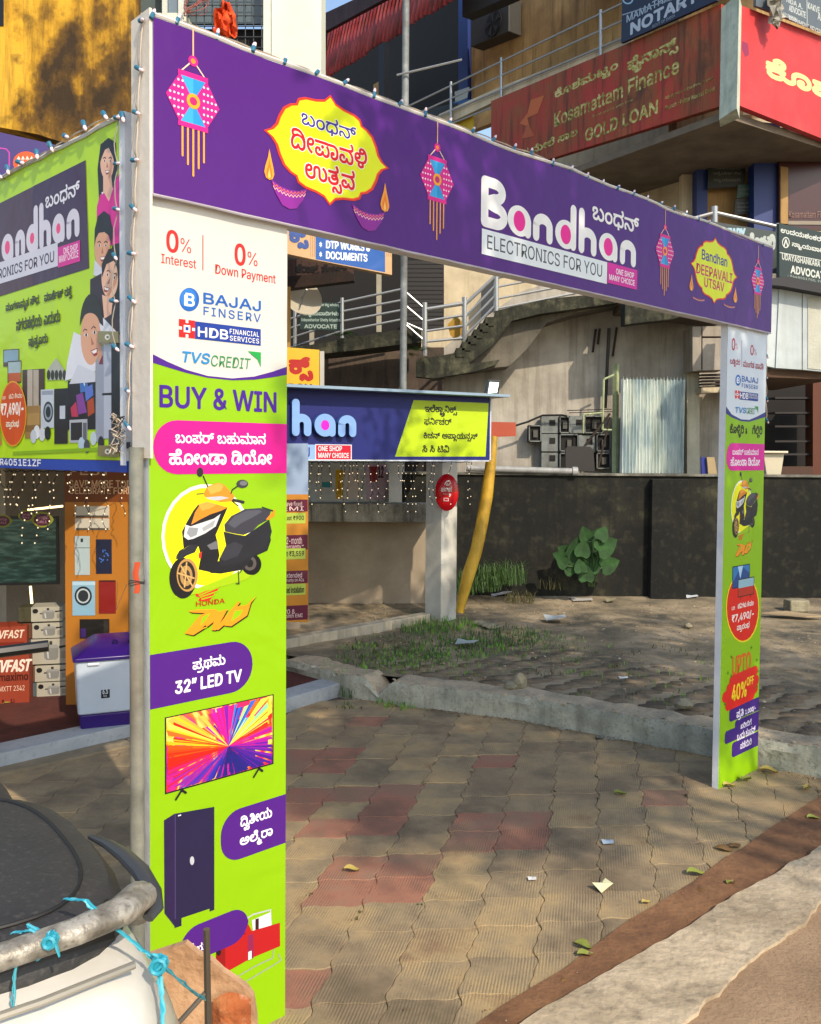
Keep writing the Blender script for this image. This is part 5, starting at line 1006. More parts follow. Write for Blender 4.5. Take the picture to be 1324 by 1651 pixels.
# end face of the gate (seen on the left), runs back from the front edge
EP = Plane(GP.at(HU0 - 0.012, 0, 0), -GP.n); 
if EP.d.dot(Vector((1, 0, 0))) < 0: EP.d = -EP.d
bulb_string(EP, [(232, 38), (228, 116), (225, 187), (223, 263), (220, 340), (217, 413), (216, 487), (213, 561), (211, 634), (209, 690)], 0.004, 'string of blue capped bulbs running down the cream left end of the gate')
top = Z1([(895, 118), (1095, 192), (1275, 260)]) + Z2([(12, 237), (160, 295), (308, 350), (437, 397), (570, 445), (692, 492), (808, 532), (922, 577), (1028, 617), (1127, 655), (1222, 694), (1300, 714)]) + Z3([(125, 724), (207, 754), (280, 784), (348, 814), (412, 836), (482, 860), (543, 883), (602, 906), (660, 925), (715, 948), (768, 969), (812, 988)]) + [(1225, 396)]
topq = []
for x, y in top:
    u, v = GP.uv(x, y); topq.append((u, HV1 + 0.028))
t = bulb_string(GP, [(243, 30)] + top, HW - 0.012, 'string of small clear bulbs along the top edge of the purple header', slack=0.12, ang=-1.2)
right = [(1100 + x / 3.513, 330 + y / 3.513) for x, y in ((498, 487), (492, 610), (486, 735), (486, 860), (485, 985), (486, 1108), (487, 1230))]
bulb_string(GP, right, -0.02, 'string of pinkish bulbs down the outer edge of the right pillar', slack=0.3, scale=1.1)

# ---- galvanised pole beside the left pillar
pole_m = rough_mat('galvanised_pole', [(0.3, '5c6056'), (0.55, '7e8076'), (0.75, '969484')], scale=7, rough=0.55, bump=0.15, streak='7a5a3a', streak_amt=0.35)
pb = GP.at(LU0 - 0.034, 0, -0.035)
pt = thing('pole', pb, 'upright grey galvanised pipe with a red paint smear beside the left pillar', 'pole')
MB().tube([pb, pb + Vector((0, 0, 2.42))], 0.026, pole_m, n=20).build('pipe', pt, smooth=True)
zs = lambda y: on_y(228, y, pb.y).z
mb = MB()
for k in range(3): mb.tube([pb + Vector((0.029 * cos(a), 0.029 * sin(a), zs(941) + k * .006 - .004 * sin(a * 2 + k))) for a in [i * 2 * pi / 14 for i in range(15)]], 0.0012, wire_d, n=4)
mb.tube([pb + Vector((-.03, -.02, zs(941))), pb + Vector((-.06, -.05, zs(980))), pb + Vector((-.05, -.06, zs(935)))], 0.001, wire_d, n=4)
mb.build('tie_wire', pt)
mb = MB(); n = 9
mb.grid([[pb + Vector((0.0266 * cos(radians(a)), 0.0266 * sin(radians(a)), z)) for a in range(-95 + int(9 * sin(z * 70)), -25 + int(12 * sin(z * 91)), 9)][:6] for z in [zs(955) + (zs(905) - zs(955)) * i / 8 for i in range(9)]], plain('b8441c', .7))
mb.build('paint_smear', pt, smooth=True)
# ================================================================== ground
dirt = rough_mat('dirt', [(0.3, '5d4c3c'), (0.5, '7d6a55'), (0.7, '94836a')], scale=1.6, rough=0.95, bump=0.5, bscale=18, fine=('a99c86', 40, .5))
MB().add([(-150, -60, -.06), (150, -60, -.06), (150, 240, -.06), (-150, 240, -.06)], [(0, 1, 2, 3)], dirt).build('ground', kind='structure')

def paver_mat(name, stops):
    m, nt, b = new_mat(name); L = nt.links.new
    tc = node(nt, 'ShaderNodeTexCoord'); g = node(nt, 'ShaderNodeNewGeometry'); oi = node(nt, 'ShaderNodeObjectInfo')
    n = node(nt, 'ShaderNodeTexNoise'); n.inputs['Scale'].default_value = 1.5; n.inputs['Detail'].default_value = 9; n.inputs['Roughness'].default_value = .65
    L(g.outputs['Position'], n.inputs[0])
    r = node(nt, 'ShaderNodeValToRGB'); el = r.color_ramp.elements
    while len(el) < len(stops): el.new(.5)
    for e_, (p, c) in zip(el, stops): e_.position = p; e_.color = (*lin(c), 1)
    ad = node(nt, 'ShaderNodeMath', operation='MULTIPLY_ADD'); ad.inputs[1].default_value = .15; L(oi.outputs['Random'], ad.inputs[0]); 
    sb = node(nt, 'ShaderNodeMath', operation='SUBTRACT'); sb.inputs[1].default_value = .075; L(n.outputs[0], sb.inputs[0]); L(sb.outputs[0], ad.inputs[2]); L(ad.outputs[0], r.inputs[0])
    mp = node(nt, 'ShaderNodeMapping'); mp.inputs['Rotation'].default_value = (0, 0, radians(12)); L(tc.outputs['Object'], mp.inputs[0])
    wv = node(nt, 'ShaderNodeTexWave', wave_type='BANDS', bands_direction='X', wave_profile='SIN'); wv.inputs['Scale'].default_value = 21.0; wv.inputs['Distortion'].default_value = .35; wv.inputs['Detail'].default_value = 1; L(mp.outputs[0], wv.inputs[0])
    # darker colour in the grooves between ribs, uneven by noise
    wear = node(nt, 'ShaderNodeTexNoise'); wear.inputs['Scale'].default_value = 5; wear.inputs['Detail'].default_value = 4; L(g.outputs['Position'], wear.inputs[0])
    wr = node(nt, 'ShaderNodeMapRange'); wr.inputs[1].default_value = .38; wr.inputs[2].default_value = .62; wr.inputs[3].default_value = .05; wr.inputs[4].default_value = .9; L(wear.outputs[0], wr.inputs[0])
    gr = node(nt, 'ShaderNodeMapRange'); gr.inputs[1].default_value = .30; gr.inputs[2].default_value = .12; gr.inputs[4].default_value = .38; L(wv.outputs[0], gr.inputs[0])
    mm = node(nt, 'ShaderNodeMath', operation='MULTIPLY'); L(gr.outputs[0], mm.inputs[0]); L(wr.outputs[0], mm.inputs[1])
    mx = node(nt, 'ShaderNodeMix', data_type='RGBA'); mx.inputs[7].default_value = (*lin('5d5445'), 1); L(mm.outputs[0], mx.inputs[0]); L(r.outputs[0], mx.inputs[6])
    sp = node(nt, 'ShaderNodeTexNoise'); sp.inputs['Scale'].default_value = 55; sp.inputs['Detail'].default_value = 3; L(g.outputs['Position'], sp.inputs[0])
    sr = node(nt, 'ShaderNodeMapRange'); sr.inputs[1].default_value = .60; sr.inputs[2].default_value = .75; sr.inputs[4].default_value = .55; L(sp.outputs[0], sr.inputs[0])
    mx2 = node(nt, 'ShaderNodeMix', data_type='RGBA'); mx2.inputs[7].default_value = (*lin('5a4f42'), 1); L(sr.outputs[0], mx2.inputs[0]); L(mx.outputs[2], mx2.inputs[6])
    st = node(nt, 'ShaderNodeTexNoise'); st.inputs['Scale'].default_value = .9; st.inputs['Detail'].default_value = 7; st.inputs['Roughness'].default_value = .7; L(g.outputs['Position'], st.inputs[0])
    s2 = node(nt, 'ShaderNodeMapRange'); s2.inputs[1].default_value = .50; s2.inputs[2].default_value = .70; s2.inputs[4].default_value = .85; L(st.outputs[0], s2.inputs[0])
    mx3 = node(nt, 'ShaderNodeMix', data_type='RGBA'); mx3.inputs[7].default_value = (*lin('7d6a52'), 1); L(s2.outputs[0], mx3.inputs[0]); L(mx2.outputs[2], mx3.inputs[6])
    L(mx3.outputs[2], b.inputs['Base Color']); b.inputs['Roughness'].default_value = .9
    h = node(nt, 'ShaderNodeMath', operation='MULTIPLY'); L(wv.outputs[0], h.inputs[0]); L(wr.outputs[0], h.inputs[1])
    h2 = node(nt, 'ShaderNodeMath', operation='MULTIPLY_ADD'); h2.inputs[1].default_value = .6; L(sp.outputs[0], h2.inputs[0]); L(h.outputs[0], h2.inputs[2])
    bp = node(nt, 'ShaderNodeBump'); bp.inputs['Strength'].default_value = .55; bp.inputs['Distance'].default_value = .004; L(h2.outputs[0], bp.inputs['Height']); L(bp.outputs[0], b.inputs['Normal'])
    return m
PGREY = paver_mat('grey_paver', [(.26, '5e543f'), (.38, '7b6b53'), (.48, '948263'), (.58, 'a89067'), (.68, '8c7252'), (.78, '9c7c58')])
PRED = paver_mat('red_paver', [(.28, '775747'), (.40, '87604d'), (.50, '9d6b54'), (.60, '93705a'), (.72, '8a7054')])
LA, LB = Vector((.3243, .0365, 0)), Vector((.0587, .2893, 0)); LO = Vector((.396, 5.40, 0))
def pave_mesh(mat, seed):
    def edge(p, q, amp, n=10):
        d = q - p; nn = Vector((-d.y, d.x, 0)).normalized()
        return [p + d * (i / n) + nn * (amp * (sin(2 * pi * i / n) + .55 * sin(4 * pi * i / n))) for i in range(n)]
    c = [-(LA + LB) / 2, (LA - LB) / 2, (LA + LB) / 2, (LB - LA) / 2]
    o = edge(c[0], c[1], .0125) + edge(c[1], c[2], .0125) + [x for x in reversed(edge(c[3], c[2], .0125)[1:] + [c[2]])][0:10] + [x for x in reversed(edge(c[0], c[3], .0125)[1:] + [c[3]])][0:10]
    mb = MB(); n = len(o)
    def ringz(k, z): return [Vector((v.x * k, v.y * k, z)) for v in o]
    vs = ringz(.993, -.03) + ringz(.993, -.004) + ringz(.975, 0.0)
    fs = [(r * n + i, r * n + (i + 1) % n, (r + 1) * n + (i + 1) % n, (r + 1) * n + i) for r in (0, 1) for i in range(n)]
    vs.append(Vector((0, 0, 0))); fs += [(2 * n + i, 2 * n + (i + 1) % n, 3 * n) for i in range(n)]
    mb.add(vs, fs, mat)
    me = bpy.data.meshes.new('paver'); me.from_pydata([tuple(v) for v in mb.v], [], mb.f); me.materials.append(mat)
    return me
pm = {0: pave_mesh(PGREY, 0), 1: pave_mesh(PRED, 1)}
REDS = {(0, 1), (1, 1), (0, 0), (1, 0), (-1, -1), (-2, -1), (-1, -2), (-2, -2), (-4, 9), (0, 5), (4, 2), (-4, 6), (-5, 6), (-4, 5), (-5, 5), (-3, 3), (-2, 3), (-4, 3), (-2, 2), (-4, 2), (-3, 1), (-2, 1), (-2, -5)}
court = thing('forecourt', (0, 6, 0), 'forecourt of wavy interlocking grey and red ribbed paving blocks', None); court['kind'] = 'structure'; del court['label']
bed = rough_mat('paver_bed', [(.3, '4c4336'), (.7, '6c5e4c')], scale=12, rough=1, bump=.4)
MB().add([(-5, 1.5, -.022), (7, 1.5, -.022), (7, 11, -.022), (-5, 11, -.022)], [(0, 1, 2, 3)], bed).build('sand_bed', court)
def side(p, a, b): return (b[0] - a[0]) * (p[1] - a[1]) - (b[1] - a[1]) * (p[0] - a[0])
E0, E1 = on_z(840, 1607), on_z(1324, 1285)
ED = (E1 - E0).normalized(); EN = Vector((ED.y, -ED.x, 0))
WALLP = [(-1.35, 9.3), (-.6, 8.62), (-.2, 8.42), (.98, 7.93), (2.43, 6.98), (3.3, 6.40), (4.6, 5.5)]
SHOPP = [(-4.4, 4.9), (-3.05, 6.57), (-2.28, 7.33), (-1.15, 8.1), (-.5, 8.85)]
def inside(p):
    if side(p, E0, E1) < -0.75: return False
    if any(min(a[0], b[0]) <= p[0] < max(a[0], b[0]) and p[1] > a[1] + (b[1] - a[1]) * (p[0] - a[0]) / (b[0] - a[0]) + .10 for a, b in zip(WALLP, WALLP[1:])): return False
    if any(a[0] <= p[0] < b[0] and p[1] > a[1] + (b[1] - a[1]) * (p[0] - a[0]) / (b[0] - a[0]) - .02 for a, b in zip(SHOPP, SHOPP[1:])): return False
    return p[0] > -3.9
cells = []
for i in range(-16, 14):
    for j in range(-12, 16):
        p = LO + LA * i + LB * j
        if not inside(p) or p.y < 2.6: continue
        sx = PX + p.x / p.y * FOC; sy = 733 + CAMH / p.y * FOC
        vis = -60 < sx < 1380 and sy < 1760
        cells.append((0 if vis else 1, p.length, i, j, p))
cells.sort(key=lambda c: c[:2])
far = MB()
for k, (vis, d, i, j, p) in enumerate(cells):
    red = 1 if (i, j) in REDS else 0
    z = RND.uniform(-.004, .002)
    if k < 298 and not vis:
        o = bpy.data.objects.new('paver', pm[red]); COL.objects.link(o); o.parent = court
        o.location = Vector((p.x, p.y, z)) - court.location; o.rotation_euler = (RND.uniform(-.006, .006), RND.uniform(-.006, .006), 0)
    elif p.y > 1:
        me = pm[red]; far.add([v.co + Vector((p.x, p.y, z)) for v in me.vertices], [tuple(q.vertices) for q in me.polygons], (PGREY, PRED)[red])
if far.v: far.build('paver_field', court, kind='stuff')

# brown earthen strip, rough concrete kerb and road along the front
edge_m = rough_mat('earth_strip', [(.3, '5a3e2a'), (.5, '7a5639'), (.7, '8c6644')], scale=4, rough=.95, bump=.5, bscale=30, fine=('5a4230', 30, .5))
kerb_m = rough_mat('kerb_concrete', [(.3, '8c7c64'), (.46, 'a8987e'), (.58, 'bfae92'), (.74, '96836a')], scale=2.6, rough=.95, bump=.6, bscale=26, fine=('6f6454', 13, .6))
road_m = rough_mat('road_surface', [(.3, '826a50'), (.5, '967c60'), (.7, 'a68c6e')], scale=2.2, rough=.95, bump=.4, bscale=50, fine=('645240', 80, .5))
def ribbon(name, a0, a1, b0, b1, z0, z1, mat, n=60, jit=.012, seed=0, **kw):
    """long uneven strip along the kerb direction between offsets a (far side) and b (near side)"""
    mb = MB(); rows = []
    for i in range(n + 1):
        s = -4.5 + 12.5 * i / n; base = E0 + ED * s
        j1 = jit * 2 * noise.noise(Vector((s * 1.7, seed, 0))) + jit * noise.noise(Vector((s * 6, seed, 1))) + jit * .5 * noise.noise(Vector((s * 23, seed, 2))); j2 = jit * 2 * noise.noise(Vector((s * 1.7, seed, 5))) + jit * noise.noise(Vector((s * 7, seed, 6)))
        oa = a0 + (a1 - a0) * i / n + j1; ob = b0 + (b1 - b0) * i / n + j2 + (.02 * noise.noise(Vector((s * 31, seed, 8))) if seed == 2 else 0)
        oa = min(oa, ob - .1)
        r = []
        for k in range(9):
            t = k / 8; o = oa + (ob - oa) * t
            zz_ = z0 + (z1 - z0) * t + .008 * noise.noise(Vector((s * 3, o * 8, seed))) + .004 * noise.noise(Vector((s * 14, o * 22, seed)))
            r.append(base + EN * o + Vector((0, 0, zz_)))
        rows.append([r[0] - Vector((0, 0, .12)) - EN * .0] + r + [r[-1] - Vector((0, 0, .12))])
    mb.grid(rows, mat)
    return mb.build(name, None, smooth=True, kind='structure', **kw)
ribbon('earth_strip', .0, .0, .5, .5, .014, .014, edge_m, seed=1)
ribbon('kerb', -.17, .77, .62, .62, .045, .05, kerb_m, n=260, jit=.016, seed=2)
ribbon('road', .59, .60, 4.2, 4.2, .03, .03, road_m, n=80, seed=3)
# low concrete wall between the forecourt and the upper lot
lw_m = rough_mat('low_wall_concrete', [(.3, '84867a'), (.48, '9d9e8e'), (.6, 'b2b1a0'), (.75, '968c74')], scale=2.4, rough=.95, bump=.6, bscale=22, streak='5c584a', streak_amt=.4, fine=('5f5b4c', 45, .5))
lwt_m = rough_mat('low_wall_top', [(.3, '8d8470'), (.5, 'a8997f'), (.62, 'b9a688'), (.75, '8c7a5e')], scale=3.4, rough=.95, bump=.8, bscale=20, fine=('6b5f4c', 40, .6))
mb = MB(); mt = MB(); pts = []
for a, b in zip(WALLP, WALLP[1:]):
    L_ = math.hypot(b[0] - a[0], b[1] - a[1]); n = max(2, int(L_ / .05))
    pts += [(a[0] + (b[0] - a[0]) * i / n, a[1] + (b[1] - a[1]) * i / n) for i in range(n)]
rf = []; rt = []
for i, (x, y) in enumerate(pts):
    q = pts[min(i + 1, len(pts) - 1)]; p = pts[max(i - 1, 0)]; d = Vector((q[0] - p[0], q[1] - p[1], 0)).normalized(); nn = Vector((-d.y, d.x, 0))
    if nn.y < 0: nn = -nn
    gap = max(0, 1 - abs(x + .30) / .13)
    h = .215 + .012 * noise.noise(Vector((x * 2, y, 0))) + .018 * noise.noise(Vector((x * 8, y * 8, 4))) - gap * .15
    v = Vector((x, y, 0)); r = []
    for k in range(5):
        t = k / 4; r.append(v + nn * (.02 * t + .018 * noise.noise(Vector((x * 5, t * 3, 7))) + (.018 if k == 4 else 0) - (.02 if t > .7 else 0)) + Vector((0, 0, -.03 + (h + .03) * t)))
    rf.append(r)
    w = .36 + .05 * noise.noise(Vector((x * 2.2, 3, 7))); tr = []
    for k in range(8):
        t = k / 7; tr.append(r[-1] + nn * (w * t) + Vector((0, 0, .010 * noise.noise(Vector((x * 9, t * 5, 2))) + .006 * noise.noise(Vector((x * 30, t * 14, 2))) - (.05 if k == 7 else 0))))
    tr[0] = r[-1]; rt.append(tr)
mb.grid(rf, lw_m); mb.grid(rt, lwt_m)
mb.build('low_wall', None, smooth=True, label='low broken concrete kerb wall with cracked crust edging the upper lot', cat='wall')
mb = MB()
for _ in range(420):
    i = RND.randrange(len(rf)); p = rf[i][-1] + Vector((RND.uniform(-.01, .01), RND.gauss(.02, .03), RND.uniform(-.02, .006))); r = RND.uniform(.006, .030)
    q = [p + Vector((RND.uniform(-1.3, 1.3), RND.uniform(-.6, .9), RND.uniform(-.5, .6))) * r for _ in range(5)]; mb.add(q, [(0, 1, 2), (0, 2, 3), (0, 3, 1), (1, 3, 2), (1, 2, 4), (2, 3, 4), (3, 1, 4)], RND.choice((lwt_m, lw_m)))
mb.build('broken_crust', None, kind='stuff')
LOT = .20
lot_m = rough_mat('lot_dirt', [(.3, '4c4638'), (.42, '685e4a'), (.52, '84765c'), (.62, '9a8a70'), (.74, '7a7058')], scale=1.7, rough=.95, bump=.7, bscale=14, fine=('938a78', 32, .45))
mb = MB(); rows = []
def wall_y(x):
    for a, b in zip(WALLP, WALLP[1:]):
        if a[0] <= x <= b[0]: return a[1] + (b[1] - a[1]) * (x - a[0]) / (b[0] - a[0])
    return WALLP[0][1] + (WALLP[0][0] - x) * .9 if x < WALLP[0][0] else WALLP[-1][1] - (x - WALLP[-1][0]) * .64
for i in range(121):
    x = -2.4 + 14 * i / 120; y0 = wall_y(x) + .3; r = []
    for k in range(60):
        y = y0 + (13.7 - y0) * (k / 59) ** 1.3
        r.append(Vector((x, y, LOT - .01 + .02 * noise.noise(Vector((x * 1.2, y * 1.2, 0))) + .008 * noise.noise(Vector((x * 7, y * 7, 2))) + max(0, y - 12.6) * .06)))
    rows.append(r)
mb.grid(rows, lot_m); mb.build('upper_lot', None, smooth=True, kind='structure')
# half-buried cobbles in the near part of the lot: each stone shows
cob_m = rough_mat('lot_cobble', [(.3, '564b3b'), (.5, '6f614d'), (.72, '867760')], scale=3, rough=.95, bump=.5, bscale=30, objv=.12)
base_me = []
for k in range(4):
    mb = MB(); n = 9; o = [Vector((.155 * cos(2 * pi * i / n + .2) * RND.uniform(.85, 1.05), .105 * sin(2 * pi * i / n + .2) * RND.uniform(.85, 1.08), 0)) for i in range(n)]
    vs = [v + Vector((0, 0, -.03)) for v in o] + [v * .9 + Vector((0, 0, .012)) for v in o] + [Vector((0, 0, .018))]
    mb.add(vs, [(i, (i + 1) % n, n + (i + 1) % n, n + i) for i in range(n)] + [(n + i, n + (i + 1) % n, 2 * n) for i in range(n)], cob_m)
    me = bpy.data.meshes.new('cobble'); me.from_pydata([tuple(v) for v in mb.v], [], mb.f); me.materials.append(cob_m); me.polygons.foreach_set('use_smooth', [True] * len(me.polygons)); base_me.append(me)
lot = bpy.data.objects['upper_lot']; cnt = 0
for i in range(24):
    for j in range(11):
        x = -.3 + i * .27 + (j % 2) * .13 + RND.uniform(-.03, .03); y = wall_y(x) + .52 + j * .195 + RND.uniform(-.02, .02)
        if x > 4.5 or y > 10.3 or cnt > 285: continue
        o = bpy.data.objects.new('cobble', RND.choice(base_me)); COL.objects.link(o); o.parent = lot; cnt += 1
        o.location = Vector((x, y, LOT - .009 - .0010 * j + RND.uniform(-.007, .003))) - lot.location; o.rotation_euler = (RND.uniform(-.05, .05), RND.uniform(-.05, .05), RND.uniform(-.35, .1) + (3.14 if RND.random() < .5 else 0)); o.scale = (RND.uniform(.82, .95), RND.uniform(.8, .95), 1)
# raised road block on the left where the scooter stands, with its broken masonry end
RB = .85
rs_m = rough_mat('retaining_plaster', [(.3, '8b7256'), (.5, 'a98a68'), (.7, 'b99c78')], scale=4, rough=.9, bump=.5, bscale=25)
mb = MB(); mb.prism([Vector(p) for p in ((-4, -3, 0), (-.18, -3, 0), (-.18, 1.2, 0), (-.62, 2.05, 0), (-1.6, 2.05, 0), (-4, 1.2, 0))], Vector((0, 0, RB)), rs_m, rs_m); mb.build('raised_road', None, kind='structure')
# ================================================================== the electronics shop
cream_m = rough_mat('shop_plaster', [(.3, 'a89c88'), (.5, 'bcb09b'), (.7, 'cabfab')], scale=2, rough=.85, bump=.15, bscale=20, streak='8f8370', streak_amt=.25)
white_m = rough_mat('white_paint', [(.3, 'b9bab4'), (.6, 'd0d1cb')], scale=3, rough=.7, bump=.1)
grey_ledge = rough_mat('grey_ledge', [(.3, '8e9498'), (.6, 'a8adaf')], scale=3, rough=.7, bump=.15, bscale=30, fine=('74756f', 30, .4))
conc_m = rough_mat('mossy_concrete', [(.25, '1c1c17'), (.42, '34342a'), (.55, '5d5b4c'), (.72, '8c8872')], scale=2.2, rough=.95, bump=.5, bscale=14, streak='14140f', streak_amt=.8)
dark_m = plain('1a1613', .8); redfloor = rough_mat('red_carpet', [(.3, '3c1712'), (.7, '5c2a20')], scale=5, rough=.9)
shop = thing('electronics_shop', (-2.4, 9.0, 0), 'small electronics shop front with open display room behind the gate', 'shop')
SF = 0.10
def poly_slab(pts, z0, z1, mat, mb): return mb.prism([Vector((x, y, z0)) for x, y in pts], Vector((0, 0, z1 - z0)), mat)
fl = [(-4.5, 5.1), (-3.2, 6.75), (-2.4, 7.5), (-1.3, 8.25), (-.75, 8.9), (-.85, 9.1), (-.2, 10.9), (.1, 11.6), (-.1, 13), (-6.2, 13), (-6.5, 6)]
mb = MB(); poly_slab(fl, -.02, SF, redfloor, mb); mb.build('floor', shop)
def bar_along(pts, w, z0, z1, mat, mb, side_=1):
    for a, b in zip(pts, pts[1:]):
        a = Vector((*a, 0)); b = Vector((*b, 0)); d = (b - a).normalized(); nn = Vector((-d.y, d.x, 0)) * w * side_
        mb.prism([a + Vector((0, 0, z0)), b + Vector((0, 0, z0)), b + nn + Vector((0, 0, z0)), a + nn + Vector((0, 0, z0))], Vector((0, 0, z1 - z0)), mat)
mb = MB(); bar_along([(-4.5, 4.83), (-3.1, 6.56), (-2.3, 7.34), (-1.15, 8.12), (-.58, 8.85)], .26, -.02, SF + .02, grey_ledge, mb); mb.build('sill', shop, bevel=.01)
mb = MB(); bar_along([(-4.6, 4.60), (-3.15, 6.33), (-2.25, 7.12), (-1.45, 7.72)], .22, -.02, .02, rough_mat('apron', [(.3, '6f6450'), (.6, '8d7f66'), (.72, 'a3957c')], scale=3, rough=.95, bump=.6, bscale=20), mb)
mb.build('apron', shop)
# upper kerb running to the corner post
k0, k1 = on_z(455, 1035, .28), on_z(694, 992, .28)
mb = MB(); bar_along([(k0.x - .6, k0.y - .55), (k0.x, k0.y), (k1.x, k1.y)], .16, .05, .30, rough_mat('kerb_cream', [(.3, '9b917c'), (.6, 'b5ab95')], scale=3, rough=.9, bump=.4, streak='6b6350', streak_amt=.5), mb)
mb.build('upper_kerb', shop, bevel=.012)
# corner post
cb = on_z(711, 1000, .2)
ca = Vector((.72, -.69, 0)).normalized()
postm = rough_mat('post_paint', [(.3, 'b3b1a6'), (.6, 'cfcdc2')], scale=2, rough=.75, bump=.12, streak='a39f90', streak_amt=.3)
mb = MB(); mb.box(cb + Vector((0, .16, 1.1)), (.30, .30, 2.25), postm, rz=radians(44)); mb.build('corner_post', shop, bevel=.008)
# walls of the display room
mb = MB()
tw = Plane((0, 12.9), (1, 0))
mb.prism([tw.at(-2.2, .0, 0), tw.at(.25, .0, 0), tw.at(.25, 1.62, 0), tw.at(-2.2, 1.62, 0)], -tw.n * .15, rough_mat('block_wall', [(.3, '8a7c68'), (.55, '9f917c'), (.72, 'aca08b')], scale=1.6, rough=.85, bump=.2, bscale=9))
mb.build('side_wall', shop)
mb = MB()
bm_ = rough_mat('beam_stained', [(.3, '4c4a42'), (.45, '8a877b'), (.62, 'b1ad9f')], scale=2.0, rough=.9, bump=.3, streak='2b2a25', streak_amt=.7)
yb_, yt_ = on_y(600, 840, 12.6).z, on_y(600, 811, 12.6).z
mb.box((-.95, 12.62, (yb_ + yt_) / 2), (2.5, .5, yt_ - yb_), bm_); mb.build('beam', shop, bevel=.01)
bwp = Plane((0, 13.6), (1, 0))
cut(bwp, [(440, 860), (652, 860), (652, 700), (440, 700)], .1, white_m, 'poster_wall', shop)
cut(bwp, [(652, 860), (684, 860), (684, 700), (652, 700)], .1, dark_m, 'dark_opening', shop, w=-.3)
cut(Plane((0, 13.3), (1, 0)), [(627, 830), (648, 830), (648, 700), (627, 700)], .12, white_m, 'white_column', shop)
P = Print(bwp, 0.0)
P.rect(541, 804, 553, 757, 'd8a818'); P.text('7990/-', 545, 800, 551, 775, '8c1018'); P.rect(519, 786, 533, 777, '3a8f96'); P.rect(596, 777, 609, 752, 'a02230'); P.rect(601, 795, 608, 780, '5a3aa0'); P.rect(590, 806, 624, 748, 'cdb2c8')
P.rect(596, 777, 609, 752, 'a02230'); P.text('12', 610, 770, 618, 752, '50142a', off=.03); P.rect(556, 804, 580, 758, 'd8c8bc'); P.rect(499, 812, 510, 782, 'c9d2d4')
P.done('poster_print', shop)
# left room: back wall, side, ceiling
mb = MB(); lb = Plane((-3.2, 10.2), (.88, .47))
mb.prism([lb.at(-3.4, SF, 0), lb.at(2.05, SF, 0), lb.at(2.05, 3.2, 0), lb.at(-3.4, 3.2, 0)], -lb.n * .12, rough_mat('room_wall', [(.3, '6e6355'), (.6, '8a7e6c')], scale=1.5, rough=.85)); mb.build('back_wall', shop)
mb = MB(); poly_slab([(-6.6, 4.3), (-4.4, 4.5), (-3.3, 5.6), (-2.0, 7.6), (-1.9, 9.9), (-1.4, 10.6), (.6, 12.0), (.4, 13.5), (-6.4, 13), (-6.4, 6)], 2.75, 2.95, conc_m, mb); mb.build('ceiling_shade_slab', shop)  # front edge extended forward, out of view, to shade the room
mb = MB(); mb.box((-4.9, 7.6, 1.5), (.2, 4.6, 2.8), cream_m, rz=-.2); mb.build('end_wall', shop)
# orange standee wall with appliance pictures (left room)
ORG = 'a8690f'
S1 = Plane(on_y(108, 1150, 7.95), (1, .10)); S1.p.z = 0
def cutz(pl, x0, x1, z0, z1, t, mat, name, parent=None, w=0, yref=900, **kw):
    u0 = pl.uv(x0, yref)[0]; u1 = pl.uv(x1, yref)[0]
    return MB().prism([pl.at(u0, z0, w), pl.at(u1, z0, w), pl.at(u1, z1, w), pl.at(u0, z1, w)], -pl.n * t, mat).build(name, parent, **kw)
st = thing('display_board', S1.at(S1.uv(150, 1000)[0], SF), 'tall orange display board with printed fridges and washing machines behind the gate pole', 'display board')
cutz(S1, 105, 206, SF, 2.62, .06, plain(ORG, .5), 'board', st)
cut(S1, [(107, 1212), (124, 1205), (126, 1181), (107, 1181)], .07, plain('b9c2cc', .5), 'foot', st, w=.01)
P = Print(S1, 0.0)
def zl(x, y): return (x / 3.058, 740 + y / 3.058)
def zr(x0, yb, x1, yt): a = zl(x0, yb); b = zl(x1, yt); return a[0], a[1], b[0], b[1]
P.rect(*zr(318, 212, 640, 45), '6a3408'); P.text('FEST', *zr(345, 78, 545, 42), 'b89878', off=.03); P.text('SAVE MORE TODAY', *zr(342, 140, 700, 104), 'c4a07c', off=.02); P.text('CELEBRATE FOREVER', *zr(342, 172, 720, 140), 'c4a07c', off=.02)
for yb2, yt2 in ((288, 232), (350, 293)): P.rect(*zr(370, yb2, 540, yt2), 'b9b4a6'); P.rect(*zr(374, yb2, 536, yb2 - 10), '4e4a42')
P.rect(*zr(370, 572, 444, 380), '9fb0b4'); P.rect(*zr(370, 440, 444, 436), '5f6c70'); P.rect(*zr(398, 410, 410, 392), '23262a')
P.rect(*zr(474, 566, 552, 396), '141a34'); 
for i in range(14): x, y = 500 + RND.uniform(-8, 36), 470 + RND.uniform(-30, 40); P.ell(*zl(x, y), 1.2, 1.4, '3a66b8', n=6)
P.rect(*zr(358, 772, 470, 602), '7fa6bc'); P.rect(*zr(358, 622, 470, 606), 'a4c2d2'); P.ell(*zl(411, 675), 14, 15.5, '20262c'); P.ell(*zl(411, 675), 11, 12, 'a9b4ba'); P.ell(*zl(411, 675), 8.5, 9.5, '23292e')
P.rect(*zr(488, 762, 572, 598), '7c1512'); P.rect(*zr(492, 606, 568, 598), '3a0c0c')
P.rect(*zr(394, 885, 540, 790), '17130f'); P.rect(*zr(398, 880, 424, 835), '40206a'); P.rect(*zr(512, 876, 537, 796), '2c2722')
P.done('appliance_print', st)
